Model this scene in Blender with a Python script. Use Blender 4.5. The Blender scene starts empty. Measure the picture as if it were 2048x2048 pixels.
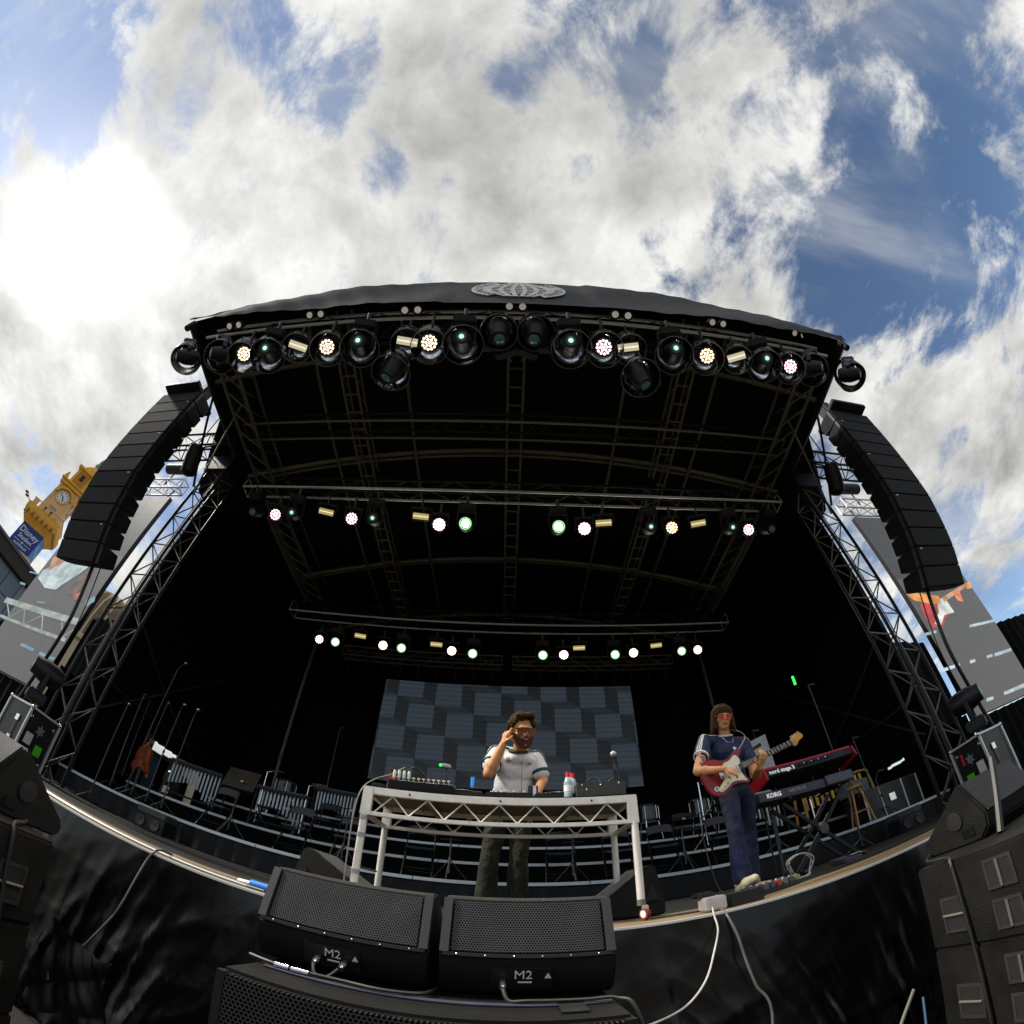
import bpy, bmesh, math, random
import numpy as np
from mathutils import Matrix, Vector
random.seed(7); rng = np.random.default_rng(7)
sc = bpy.context.scene; C = sc.collection
R = math.radians; PI = math.pi
# ---------------------------------------------------------------- camera: fisheye lens of the photographer in the pit
CAMZ = 1.71; FL = 1.5                      # lens height, stage floor height
PITCH, ROLL, FPX, KL = 0.863041, -0.029474, 862.14, 2.96928
cd = bpy.data.cameras.new("camera"); cam = bpy.data.objects.new("camera", cd); C.objects.link(cam); sc.camera = cam
cd.type = 'PANO'; cd.panorama_type = 'FISHEYE_LENS_POLYNOMIAL'
cd.sensor_width = 20.48; cd.sensor_height = 20.48; cd.sensor_fit = 'HORIZONTAL'; cd.fisheye_fov = R(200)
cd.fisheye_polynomial_k0 = 0.0; cd.fisheye_polynomial_k1 = -0.11593222558474461; cd.fisheye_polynomial_k2 = -4.342228912184861e-05
cd.fisheye_polynomial_k3 = 6.997145189685294e-05; cd.fisheye_polynomial_k4 = -1.2082349925941966e-06
cd.clip_start = 0.05; cd.clip_end = 3000
CM = Matrix.Rotation(PITCH, 3, 'X') @ Matrix(((math.cos(ROLL), 0, math.sin(ROLL)), (0, 1, 0), (-math.sin(ROLL), 0, math.cos(ROLL))))
m = Matrix([[CM[i][0], CM[i][2], -CM[i][1]] for i in range(3)]).to_4x4(); m.translation = (0, 0, CAMZ); cam.matrix_world = m
def ray(px, py):                           # viewing direction of a point of the photograph
    x, y = px - 1024.0, py - 1024.0; r = math.hypot(x, y) or 1e-6; t = KL * math.atan(r / (KL * FPX))
    return CM @ Vector((math.sin(t) * x / r, math.cos(t), -math.sin(t) * y / r))
def at(px, py, Y):                         # surveyed point at distance Y into the scene
    d = ray(px, py); k = Y / d.y; return Vector((d.x * k, Y, CAMZ + d.z * k))
def atx(px, py, X):
    d = ray(px, py); k = X / d.x; return Vector((X, d.y * k, CAMZ + d.z * k))
# ---------------------------------------------------------------- sky, sun, exposure
SA = R(-95); SUN = Vector((math.sin(SA) * math.cos(R(40)), math.cos(SA) * math.cos(R(40)), math.sin(R(40)))).normalized()
w = bpy.data.worlds.new("World"); sc.world = w; w.use_nodes = True
nt = w.node_tree; nt.nodes.clear(); N = nt.nodes.new; LK = nt.links.new
def mth(op, a, b=None, c=None, clamp=False):
    n = N('ShaderNodeMath'); n.operation = op; n.use_clamp = clamp
    for i, v in enumerate((a, b, c)):
        if v is None: continue
        if isinstance(v, (int, float)): n.inputs[i].default_value = v
        else: LK(v, n.inputs[i])
    return n.outputs[0]
tc = N('ShaderNodeTexCoord'); D = tc.outputs['Generated']
sep = N('ShaderNodeSeparateXYZ'); LK(D, sep.inputs[0])
den = mth('ADD', mth('MAXIMUM', sep.outputs[2], 0.0), 0.30)
cmb = N('ShaderNodeCombineXYZ'); LK(mth('DIVIDE', sep.outputs[0], den), cmb.inputs[0]); LK(mth('DIVIDE', sep.outputs[1], den), cmb.inputs[1])
P = cmb.outputs[0]
def noise(vec, scale, detail, rough, dist, off=(0, 0, 0), stretch=(1, 1, 1), rot=0):
    mp = N('ShaderNodeMapping'); LK(vec, mp.inputs[0]); mp.inputs['Location'].default_value = off; mp.inputs['Scale'].default_value = stretch; mp.inputs['Rotation'].default_value = (0, 0, rot)
    n = N('ShaderNodeTexNoise'); LK(mp.outputs[0], n.inputs['Vector'])
    n.inputs['Scale'].default_value = scale; n.inputs['Detail'].default_value = detail; n.inputs['Roughness'].default_value = rough; n.inputs['Distortion'].default_value = dist
    return n.outputs[0]
def lobe(px, py, k, amp):                  # a bank of cloud (or a gap) in one part of the sky
    d = ray(px, py); v = N('ShaderNodeVectorMath'); v.operation = 'DOT_PRODUCT'; LK(D, v.inputs[0]); v.inputs[1].default_value = d
    return mth('MULTIPLY', mth('EXPONENT', mth('MULTIPLY', mth('SUBTRACT', v.outputs['Value'], 1.0), k)), amp)
def add(*a):
    s = a[0]
    for x in a[1:]: s = mth('ADD', s, x)
    return s
n1 = noise(P, 4.2, 12, .66, .30, (3.1, 1.7, 0), (1.15, .85, 1), R(35))
n2 = noise(P, 1.1, 4, .55, .2, (9.4, 5.2, 0))
n3 = noise(P, 1.9, 6, .62, .5, (1.4, 7.7, 0), (.6, 1.7, 1), R(-50))
bias = add(lobe(330, 330, 5, .075), lobe(1000, 330, 5, .085), lobe(1300, 480, 22, .06), lobe(1950, 760, 28, .22), lobe(190, 560, 14, .14), lobe(1000, 160, 20, .05),
           lobe(30, 120, 22, -.30), lobe(1880, 250, 9, -.085), lobe(1830, 560, 40, -.16), lobe(760, 350, 420, -.22), lobe(700, 500, 260, -.17), lobe(1290, 250, 300, -.16), lobe(640, 200, 300, -.12), lobe(900, 330, 420, -.13), lobe(1210, 340, 300, -.12), lobe(430, 210, 220, -.06),
           lobe(1030, 150, 320, -.18), lobe(520, 90, 260, -.16), lobe(1320, 130, 300, -.12), lobe(1480, 300, 60, .06), lobe(1600, 120, 60, .05), lobe(130, 980, 30, .02), lobe(1960, 1160, 40, -.12))
dens = add(mth('MULTIPLY', n1, 1.05), mth('MULTIPLY', n2, .25), bias)
mr = N('ShaderNodeMapRange'); mr.interpolation_type = 'SMOOTHSTEP'; LK(dens, mr.inputs[0]); mr.inputs[1].default_value = .562; mr.inputs[2].default_value = .765
cir = N('ShaderNodeMapRange'); cir.interpolation_type = 'SMOOTHSTEP'; LK(n3, cir.inputs[0]); cir.inputs[1].default_value = .38; cir.inputs[2].default_value = .85; cir.inputs[4].default_value = .55
cover = mth('MINIMUM', mth('ADD', mr.outputs[0], mth('MULTIPLY', cir.outputs[0], mth('SUBTRACT', 1.0, mr.outputs[0]))), .97)
thick = N('ShaderNodeMapRange'); LK(noise(P, 3.0, 6, .58, .2, (7.0, 2.0, 0), (1, 1, 1), R(35)), thick.inputs[0]); thick.inputs[1].default_value = .38; thick.inputs[2].default_value = .68
thick.inputs[3].default_value = 1.0; thick.inputs[4].default_value = .46
vs = N('ShaderNodeVectorMath'); vs.operation = 'DOT_PRODUCT'; LK(D, vs.inputs[0]); vs.inputs[1].default_value = SUN
sd = mth('SUBTRACT', vs.outputs['Value'], 1.0)
glow = add(mth('MULTIPLY', mth('EXPONENT', mth('MULTIPLY', sd, 190)), 1.9), mth('MULTIPLY', mth('EXPONENT', mth('MULTIPLY', sd, 22)), .09), mth('MULTIPLY', mth('EXPONENT', mth('MULTIPLY', sd, 3)), .03))
core = N('ShaderNodeMapRange'); core.interpolation_type = 'SMOOTHSTEP'; LK(dens, core.inputs[0]); core.inputs[1].default_value = .66; core.inputs[2].default_value = .95; core.inputs[3].default_value = 1.08; core.inputs[4].default_value = .80
val = mth('ADD', mth('MULTIPLY', mth('MULTIPLY', thick.outputs[0], core.outputs[0]), .53), glow)
cc = N('ShaderNodeCombineColor'); LK(mth('MULTIPLY', val, 10.0), cc.inputs[0]); LK(mth('MULTIPLY', val, 9.9), cc.inputs[1]); LK(mth('MULTIPLY', val, 9.45), cc.inputs[2])
sky = N('ShaderNodeTexSky'); sky.sky_type = 'NISHITA'; sky.sun_disc = False; sky.sun_elevation = R(39.5); sky.sun_rotation = R(-95); sky.altitude = 30; sky.air_density = 1.0; sky.dust_density = .4; sky.ozone_density = 2.5
hs = N('ShaderNodeHueSaturation'); hs.inputs['Saturation'].default_value = 1.02; hs.inputs['Value'].default_value = .74; LK(sky.outputs[0], hs.inputs['Color'])
mx = N('ShaderNodeMix'); mx.data_type = 'RGBA'; LK(cover, mx.inputs['Factor']); LK(hs.outputs[0], mx.inputs['A']); LK(cc.outputs[0], mx.inputs['B'])
bg = N('ShaderNodeBackground'); LK(mx.outputs['Result'], bg.inputs[0]); bg.inputs[1].default_value = 0.10
wo = N('ShaderNodeOutputWorld'); LK(bg.outputs[0], wo.inputs[0])
sl = bpy.data.lights.new("sun", 'SUN'); sl.energy = 2.6; sl.angle = R(5); sl.color = (1.0, .93, .82)
so = bpy.data.objects.new("sun", sl); C.objects.link(so); so.rotation_euler = SUN.to_track_quat('Z', 'Y').to_euler(); so.location = SUN * 40
sc.view_settings.view_transform = 'Standard'; sc.view_settings.look = 'None'; sc.view_settings.exposure = 0.85; sc.view_settings.gamma = 1.0; sc.view_settings.use_curve_mapping = False
sc.cycles.use_denoising = True; sc.cycles.max_bounces = 5; sc.cycles.diffuse_bounces = 2; sc.cycles.glossy_bounces = 2; sc.cycles.transparent_max_bounces = 12; sc.cycles.sample_clamp_indirect = 3.0; sc.cycles.caustics_reflective = False; sc.cycles.caustics_refractive = False
# ---------------------------------------------------------------- materials
MATS = {}
def mat(name, col, rough=.55, metal=0.0, var=.18, scale=9.0, bump=0.0, bscale=60.0, emit=None, es=0.0, spec=.5, coat=0.0, stretch=(1, 1, 1)):
    if name in MATS: return MATS[name]
    m = bpy.data.materials.new(name); m.use_nodes = True; t = m.node_tree; b = t.nodes['Principled BSDF']
    b.inputs['Roughness'].default_value = rough; b.inputs['Metallic'].default_value = metal; b.inputs['Specular IOR Level'].default_value = spec; b.inputs['Coat Weight'].default_value = coat
    tcn = t.nodes.new('ShaderNodeTexCoord'); mp = t.nodes.new('ShaderNodeMapping'); mp.inputs['Scale'].default_value = stretch; t.links.new(tcn.outputs['Object'], mp.inputs[0])
    nz = t.nodes.new('ShaderNodeTexNoise'); nz.inputs['Scale'].default_value = scale; nz.inputs['Detail'].default_value = 6; nz.inputs['Roughness'].default_value = .6; t.links.new(mp.outputs[0], nz.inputs['Vector'])
    rp = t.nodes.new('ShaderNodeValToRGB'); rp.color_ramp.elements[0].position = .3; rp.color_ramp.elements[1].position = .72
    rp.color_ramp.elements[0].color = (*[max(0, c * (1 - var)) for c in col], 1); rp.color_ramp.elements[1].color = (*[min(1, c * (1 + var)) for c in col], 1)
    t.links.new(nz.outputs[0], rp.inputs[0]); t.links.new(rp.outputs[0], b.inputs['Base Color'])
    rr = t.nodes.new('ShaderNodeMapRange'); rr.inputs[3].default_value = max(.02, rough - .1); rr.inputs[4].default_value = min(1, rough + .12); t.links.new(nz.outputs[0], rr.inputs[0]); t.links.new(rr.outputs[0], b.inputs['Roughness'])
    if bump:
        nb = t.nodes.new('ShaderNodeTexNoise'); nb.inputs['Scale'].default_value = bscale; nb.inputs['Detail'].default_value = 5; t.links.new(mp.outputs[0], nb.inputs['Vector'])
        bp = t.nodes.new('ShaderNodeBump'); bp.inputs['Strength'].default_value = bump; bp.inputs['Distance'].default_value = .02; t.links.new(nb.outputs[0], bp.inputs['Height']); nb.noise_type = 'RIDGED_MULTIFRACTAL' if name == 'black_vinyl' else 'FBM'; t.links.new(bp.outputs[0], b.inputs['Normal'])
    if emit:
        b.inputs['Emission Color'].default_value = (*emit, 1); b.inputs['Emission Strength'].default_value = es
        if es < 1.2: m.cycles.emission_sampling = 'NONE'
    MATS[name] = m; return m
BLK = mat('black_plastic', (.006, .006, .0065), .42, spec=.4)
BLKM = mat('black_paint', (.006, .006, .0065), .5, spec=.35, bump=.15, bscale=300)
CAB = mat('black_cabinet_paint', (.005, .005, .0053), .62, spec=.2, var=.35, scale=5, bump=.35, bscale=220)
GRL = mat('black_grille', (.016, .016, .017), .5, metal=.3, bump=.3, bscale=400)
CLO = mat('black_drape', (.0035, .0035, .0035), .95, spec=.1, var=.3, scale=2)
VIN = mat('black_vinyl', (.003, .003, .0035), .24, var=.3, scale=3, bump=.22, bscale=6, spec=.34, stretch=(1.3, 1, .8))
ROOF = mat('black_roof_sheet', (.007, .007, .007), .8, spec=.15)
FASC = mat('grey_black_canvas', (.055, .055, .057), .75, var=.25, scale=3, bump=.3, bscale=9, spec=.25)
ALU = mat('aluminium', (.70, .69, .67), .40, metal=.45, var=.12, scale=20)
ALUD = mat('dull_aluminium', (.17, .155, .13), .5, metal=.6, var=.3, scale=14)
ALUW = mat('warm_aluminium', (.21, .185, .13), .55, metal=.35, var=.3, scale=10)  # one warm brownish metal tone
STL = mat('dark_steel', (.014, .014, .016), .45, metal=.6, var=.4, scale=14)
STG = mat('grey_steel', (.075, .075, .08), .45, metal=.7, var=.4, scale=16)
EDGE = mat('riser_edge_trim', (.52, .56, .60), .35, metal=.4, var=.12, scale=12)
PLY = mat('stage_ply', (.19, .135, .070), .6, var=.5, scale=3, bump=.2, bscale=40, stretch=(.35, 6, 1))
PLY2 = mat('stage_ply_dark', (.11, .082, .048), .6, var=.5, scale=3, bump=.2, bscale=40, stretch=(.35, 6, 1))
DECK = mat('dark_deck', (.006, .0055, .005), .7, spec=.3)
WHT = mat('white_enamel', (.75, .75, .72), .4)
RUB = mat('black_rubber', (.009, .009, .009), .5)
CHR = mat('chrome', (.75, .75, .76), .16, metal=1.0)
CABLW = mat('white_cable', (.42, .41, .40), .5)
ASPH = mat('pale_paving', (.10, .093, .08), .9, var=.35, scale=3, bump=.4, bscale=60)
# clear plastic: mostly see-through, a sheen that grows toward grazing angles as on any clear sheet
CLR = bpy.data.materials.new('clear_plastic'); CLR.use_nodes = True; t = CLR.node_tree; t.nodes.clear()
_o = t.nodes.new('ShaderNodeOutputMaterial'); _t = t.nodes.new('ShaderNodeBsdfTransparent'); _t.inputs[0].default_value = (.86, .87, .87, 1)
_g = t.nodes.new('ShaderNodeBsdfGlossy'); _g.inputs['Roughness'].default_value = .12; _f = t.nodes.new('ShaderNodeFresnel'); _f.inputs[0].default_value = 1.32
_m = t.nodes.new('ShaderNodeMixShader'); t.links.new(_f.outputs[0], _m.inputs[0]); t.links.new(_t.outputs[0], _m.inputs[1]); t.links.new(_g.outputs[0], _m.inputs[2]); t.links.new(_m.outputs[0], _o.inputs[0])
MATS['clear_plastic'] = CLR
# ---------------------------------------------------------------- mesh helpers
W = {}; I4 = Matrix.Identity(4)
def link(o, parent=None, world=I4):
    C.objects.link(o)
    if parent is not None:
        o.parent = parent; o.matrix_parent_inverse = W[parent.name].inverted()
    o.matrix_basis = world; W[o.name] = world.copy(); return o
def tag(o, label, cat, group=None, kind=None):
    if label: o['label'] = label
    if cat: o['category'] = cat
    if group: o['group'] = group
    if kind: o['kind'] = kind
    return o
def thing(name, label, cat, group=None, loc=(0, 0, 0)):
    return tag(link(bpy.data.objects.new(name, None), None, Matrix.Translation(loc)), label, cat, group)
def rotto(d, axis='Z', up='Y'): return Vector(d).to_track_quat(axis, up).to_matrix().to_4x4()
def TR(loc, rz=0, rx=0, ry=0, s=1): return Matrix.Translation(loc) @ Matrix.Rotation(rz, 4, 'Z') @ Matrix.Rotation(ry, 4, 'Y') @ Matrix.Rotation(rx, 4, 'X') @ Matrix.Scale(s, 4)
class MB:
    def __init__(s, x=None): s.v = []; s.f = []; s.x = x or I4
    def add(s, vs, fs):
        k = len(s.v); s.v += [tuple(s.x @ Vector(p)) for p in vs]; s.f += [tuple(i + k for i in f) for f in fs]; return s
    def box(s, c, d, rot=None):
        q = [Vector((a * d[0] / 2, b * d[1] / 2, e * d[2] / 2)) for e in (-1, 1) for b in (-1, 1) for a in (-1, 1)]
        if rot is not None: q = [rot @ p for p in q]
        return s.add([p + Vector(c) for p in q], [(0, 2, 3, 1), (4, 5, 7, 6), (0, 1, 5, 4), (2, 6, 7, 3), (0, 4, 6, 2), (1, 3, 7, 5)])
    def cyl(s, p0, p1, r0, r1=None, n=12, caps=True):
        r1 = r0 if r1 is None else r1; p0 = Vector(p0); p1 = Vector(p1); q = rotto(p1 - p0).to_3x3()
        vs = [p + q @ Vector((r * math.cos(2 * PI * i / n), r * math.sin(2 * PI * i / n), 0)) for p, r in ((p0, r0), (p1, r1)) for i in range(n)]
        fs = [(i, (i + 1) % n, n + (i + 1) % n, n + i) for i in range(n)]
        if caps: fs += [tuple(range(n - 1, -1, -1)), tuple(range(n, 2 * n))]
        return s.add(vs, fs)
    def tube(s, pts, r, n=6):
        pts = [Vector(p) for p in pts]; L = len(pts); vs = []; fs = []; up = Vector((.13, .31, .94)).normalized()
        rr = r if isinstance(r, (list, tuple)) else [r] * L
        for i, p in enumerate(pts):
            d = (pts[min(i + 1, L - 1)] - pts[max(i - 1, 0)]).normalized(); a = d.cross(up)
            if a.length < .05: a = d.cross(Vector((1, 0, 0)))
            a.normalize(); b = d.cross(a)
            vs += [p + a * rr[i] * math.cos(2 * PI * k / n) + b * rr[i] * math.sin(2 * PI * k / n) for k in range(n)]
        for i in range(L - 1): fs += [(i * n + k, i * n + (k + 1) % n, (i + 1) * n + (k + 1) % n, (i + 1) * n + k) for k in range(n)]
        fs += [tuple(range(n - 1, -1, -1)), tuple(range((L - 1) * n, L * n))]
        return s.add(vs, fs)
    def ell(s, c, r, rot=None, nu=14, nv=9):
        if not isinstance(r, (tuple, list)): r = (r, r, r)
        vs = [(0, 0, 1)] + [(math.sin(PI * j / nv) * math.cos(2 * PI * i / nu), math.sin(PI * j / nv) * math.sin(2 * PI * i / nu), math.cos(PI * j / nv)) for j in range(1, nv) for i in range(nu)] + [(0, 0, -1)]
        fs = [(0, 1 + i, 1 + (i + 1) % nu) for i in range(nu)]
        for j in range(nv - 2): fs += [(1 + j * nu + i, 1 + (j + 1) * nu + i, 1 + (j + 1) * nu + (i + 1) % nu, 1 + j * nu + (i + 1) % nu) for i in range(nu)]
        e = len(vs) - 1; fs += [(e, e - nu + (i + 1) % nu, e - nu + i) for i in range(nu)]
        q = [Vector((p[0] * r[0], p[1] * r[1], p[2] * r[2])) for p in vs]
        if rot is not None: q = [rot @ p for p in q]
        return s.add([p + Vector(c) for p in q], fs)
    def lathe(s, prof, n=20, x=None):
        x = x or I4; vs = [x @ Vector((r * math.cos(2 * PI * i / n), r * math.sin(2 * PI * i / n), z)) for r, z in prof for i in range(n)]
        fs = [(j * n + i, j * n + (i + 1) % n, (j + 1) * n + (i + 1) % n, (j + 1) * n + i) for j in range(len(prof) - 1) for i in range(n)]
        if prof[0][0] > 1e-4: fs.append(tuple(range(n - 1, -1, -1)))
        if prof[-1][0] > 1e-4: fs.append(tuple(range((len(prof) - 1) * n, len(prof) * n)))
        return s.add(vs, fs)
    def prism(s, out, a, b, x=None):       # outline (u,v) in local XY, extruded along Z from a to b
        x = x or I4; n = len(out)
        vs = [x @ Vector((u, v, h)) for h in (a, b) for u, v in out]
        return s.add(vs, [tuple(range(n - 1, -1, -1)), tuple(range(n, 2 * n))] + [(i, (i + 1) % n, n + (i + 1) % n, n + i) for i in range(n)])
    def torus(s, c, Rr, r, rot=None, n=28, k=6):
        q = rot or Matrix.Identity(3); vs = [Vector(c) + q @ Vector(((Rr + r * math.cos(2 * PI * j / k)) * math.cos(2 * PI * i / n), (Rr + r * math.cos(2 * PI * j / k)) * math.sin(2 * PI * i / n), r * math.sin(2 * PI * j / k))) for i in range(n) for j in range(k)]
        return s.add(vs, [(i * k + j, ((i + 1) % n) * k + j, ((i + 1) % n) * k + (j + 1) % k, i * k + (j + 1) % k) for i in range(n) for j in range(k)])
    def mesh(s, name, m, smooth=True, bevel=0, ang=38):
        me = bpy.data.meshes.new(name); me.from_pydata(s.v, [], s.f); me.validate()
        bm = bmesh.new(); bm.from_mesh(me); bmesh.ops.recalc_face_normals(bm, faces=bm.faces)
        if bevel:
            es = [e for e in bm.edges if len(e.link_faces) == 2 and e.calc_face_angle() > .5]
            bmesh.ops.bevel(bm, geom=es, offset=bevel, segments=2, affect='EDGES', clamp_overlap=True)
        bm.to_mesh(me); bm.free()
        for x in (m if isinstance(m, (list, tuple)) else [m]): me.materials.append(x)
        if smooth:
            me.shade_smooth(); me.set_sharp_from_angle(angle=R(ang))
        return me
    def obj(s, name, m, parent=None, smooth=True, bevel=0, ang=38):
        return link(bpy.data.objects.new(name, s.mesh(name, m, smooth, bevel, ang)), parent)
_SH = {}
def strut(name, p0, p1, r, m, parent, n=7):            # a tube that shares its mesh with all alike tubes
    k = ('c', m.name, n)
    if k not in _SH: _SH[k] = MB().cyl((0, 0, 0), (0, 0, 1), 1, n=n).mesh('strut', m)
    p0 = Vector(p0); p1 = Vector(p1); d = p1 - p0
    return link(bpy.data.objects.new(name, _SH[k]), parent, Matrix.Translation(p0) @ rotto(d) @ Matrix.Diagonal((r, r, d.length, 1)))
def blk(name, c, d, m, parent, rot=None):               # a block that shares its mesh
    k = ('b', m.name)
    if k not in _SH: _SH[k] = MB().box((0, 0, 0), (1, 1, 1)).mesh('block', m, smooth=False)
    return link(bpy.data.objects.new(name, _SH[k]), parent, Matrix.Translation(c) @ (rot.to_4x4() if rot is not None else I4) @ Matrix.Diagonal((*d, 1)))
def dup(root, world, label=None, group=None):
    def cp(o, par):
        c = o.copy(); C.objects.link(c)
        if par is not None: c.parent = par
        for ch in o.children: cp(ch, c)
        return c
    r = cp(root, None); r.matrix_basis = world
    if label: r['label'] = label
    if group: r['group'] = group
    return r
def text(name, body, size, m, parent, world, extrude=.002, align='CENTER', sx=1.0, bold=0.0):
    cu = bpy.data.curves.new(name, 'FONT'); cu.body = body; cu.size = size; cu.extrude = extrude; cu.align_x = align; cu.align_y = 'CENTER'; cu.resolution_u = 2; cu.offset = bold
    o = bpy.data.objects.new(name, cu); C.objects.link(o); dg = bpy.context.evaluated_depsgraph_get()
    me = bpy.data.meshes.new_from_object(o.evaluated_get(dg)); bpy.data.objects.remove(o); me.materials.append(m)
    return link(bpy.data.objects.new(name, me), parent, world @ Matrix.Diagonal((sx, 1, 1, 1)))
def boxtruss(root, p0, p1, side, up, wd, ht, seg, rc, rb, mc, mb, mtop=None, ladder=False):
    p0 = Vector(p0); p1 = Vector(p1); a = (p1 - p0); L = a.length; a.normalize(); side = Vector(side); up = Vector(up)
    cor = [side * (sx * wd / 2) + up * (sz * ht / 2) for sx, sz in ((-1, -1), (1, -1), (1, 1), (-1, 1))]
    for i, c in enumerate(cor): strut('chord', p0 + c, p1 + c, rc, (mtop or mc) if i > 1 else mc, root, 8)
    n = max(1, round(L / seg)); st = L / n
    for f in range(4):
        c0, c1 = cor[f], cor[(f + 1) % 4]
        for i in range(n):
            A = p0 + a * st * i; B = p0 + a * st * (i + 1)
            if ladder: strut('rung', A + a * st * .5 + c0, A + a * st * .5 + c1, rb, mb, root, 5)
            elif (i + f) % 2: strut('brace', A + c0, B + c1, rb, mb, root, 5)
            else: strut('brace', A + c1, B + c0, rb, mb, root, 5)
    for P0 in (p0, p1):
        for f in range(4): strut('end_bar', P0 + cor[f], P0 + cor[(f + 1) % 4], rb * 1.2, mc, root, 6)
def curve(pts, n=10):                                   # smooth path through points
    pts = [Vector(p) for p in pts]; out = []
    for i in range(len(pts) - 1):
        p0, p1, p2, p3 = pts[max(i - 1, 0)], pts[i], pts[i + 1], pts[min(i + 2, len(pts) - 1)]
        for k in range(n):
            t = k / n; out.append(.5 * ((2 * p1) + (p2 - p0) * t + (2 * p0 - 5 * p1 + 4 * p2 - p3) * t * t + (3 * p1 - 3 * p2 + p3 - p0) * t ** 3))
    return out + [pts[-1]]
ORD = 'first second third fourth fifth sixth seventh eighth ninth tenth eleventh twelfth thirteenth fourteenth fifteenth'.split()
# ================================================================ the setting
g = MB(); g.add([(-900, -900, 0), (900, -900, 0), (900, 900, 0), (-900, 900, 0)], [(0, 1, 2, 3)])
tag(g.obj('ground', ASPH, smooth=False), 'pale paved ground of the pit in front of the stage', None, kind='structure')
tag(MB().add([(-4.5, .2, .004), (4.5, .2, .004), (4.5, 2.55, .004), (-4.5, 2.55, .004)], [(0, 1, 2, 3)]).obj('pit_path', DECK, smooth=False), 'dark rubber matting laid on the ground of the pit', None, kind='structure')
YE, Y1, Y2, Y3, Y4 = 2.65, 6.5, 7.7, 8.9, 10.1
# stage floor: a dark sub-deck with boards laid along the front edge
sf = MB().box((0, 8.0, FL - .06), (18.6, 10.7, .08)).obj('stage_floor', DECK)
tag(sf, 'long timber stage floor with boards along the front edge', None, kind='structure')
rows = [2.69 + .238 * i for i in range(16)]
for i, y in enumerate(rows):
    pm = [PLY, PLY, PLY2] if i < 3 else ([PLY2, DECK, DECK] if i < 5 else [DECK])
    xs = [-9.3] + sorted(-7.4 + 2.44 * k + (i % 2) * 1.2 + random.uniform(-.03, .03) for k in range(7)) + [9.3]
    for a, b in zip(xs, xs[1:]):
        if b - a > .1: blk('plank', ((a + b) / 2, y + .117, FL - .01 + random.uniform(-.0015, .0015)), (b - a - .006, .231, .02), random.choice(pm), sf)
ed = thing('stage_edge_rail', 'bright silver rail along the front edge of the stage', 'edge rail', loc=(0, YE, FL))
for k in range(8): blk('rail_length', (-8.1 + 2.33 * k, YE - .003, FL - .006), (2.32, .04, .014), ALU, ed)
# vinyl skirt hanging from the front edge, drawn into diagonal folds
nx, nz = 640, 64; V = []; F = []
def rdg(t): return 1 - abs(math.sin(t)) ** .55           # sharp crease, soft hollow
for j in range(nz + 1):
    v = j / nz
    for i in range(nx + 1):
        x = -9.2 + 18.4 * i / nx; z = FL - .012 - v * (FL - .02)
        q = 2.1 * round(x / 2.1 + .13 * math.sin(x)) ; lean = (x - q) * .9                     # pulled toward the tie points
        dx = x + lean * v * .8 + (.9 if x < 0 else -.55) * v
        f_ = .085 * rdg(1.9 * dx + .9 * math.sin(.8 * dx)) + .045 * rdg(4.7 * dx + 2.2 * v + math.sin(1.9 * x)) + .024 * rdg(11.3 * dx - 3.5 * v + 1.4 * math.sin(3.1 * x)) + .012 * rdg(24 * dx + 9 * v * math.sin(x)) + .010 * rdg(17 * v + 6 * dx + 2 * math.sin(2.7 * x))
        swag = .040 * rdg(3.3 * v + .9 * x + math.sin(.7 * x)) * (1 - v) + .014 * rdg(12 * v + 2.3 * x + 2 * math.sin(1.3 * x))
        V.append((x, min(YE - .03 - .03 * v - (f_ + swag) * min(1, .10 + 1.3 * v), YE - .03), z))
for j in range(nz):
    for i in range(nx): a = j * (nx + 1) + i; F.append((a, a + 1, a + nx + 2, a + nx + 1))
sk = MB().add(V, F).obj('stage_skirt', VIN, ang=80); tag(sk, 'crumpled black vinyl skirt hanging below the stage edge', 'stage skirt')
# choir risers stepping up toward the back
tiers = [(Y1, Y2, FL + .38, -8.15, 8.15, 'lowest choir riser, widest, with pleated black valance and pale edge'), (Y2, Y3, 2.23, -7.45, 7.6, 'second choir riser up, pale edge strip, carrying folding chairs'),
         (Y3, Y4, 2.63, -6.2, 6.4, 'third choir riser up, pale edge strip, behind the folding chairs'), (Y4, 11.2, 3.0, -5.0, 5.2, 'topmost choir riser just below the video wall')]
zb = FL
for k, (ya, yb, zt, xa, xb, lab) in enumerate(tiers):
    t = thing('choir_riser', lab, 'riser', 'choir risers', (0, ya, FL))
    n = 7
    for i in range(n):
        a = xa + (xb - xa) * i / n; b = xa + (xb - xa) * (i + 1) / n
        blk('deck_panel', ((a + b) / 2, (ya + yb) / 2, zt - .03), (b - a - .008, yb - ya - .01, .05), DECK, t)
        blk('edge_strip', ((a + b) / 2, ya - .012, zt - .022), (b - a - .012, .02, .046), EDGE, t)
        strut('leg', (a + .1, ya + .12, FL), (a + .1, ya + .12, zt - .06), .022, STG, t)
    V = []; F = []; q = 260; bot = zb + .01
    for i in range(q + 1):
        x = xa + (xb - xa) * i / q; y = ya + .02 + .018 * math.sin(i * 1.15 + math.sin(i * .37)); V += [(x, y, zt - .06), (x + .01, y - .012 * math.sin(i * 1.1), bot)]
    for i in range(q): F.append((2 * i, 2 * i + 1, 2 * i + 3, 2 * i + 2))
    MB().add(V, F).obj('valance', CLO if k else mat('valance_cloth', (.006, .006, .0065), .6, spec=.3), t, ang=80); zb = zt
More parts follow.
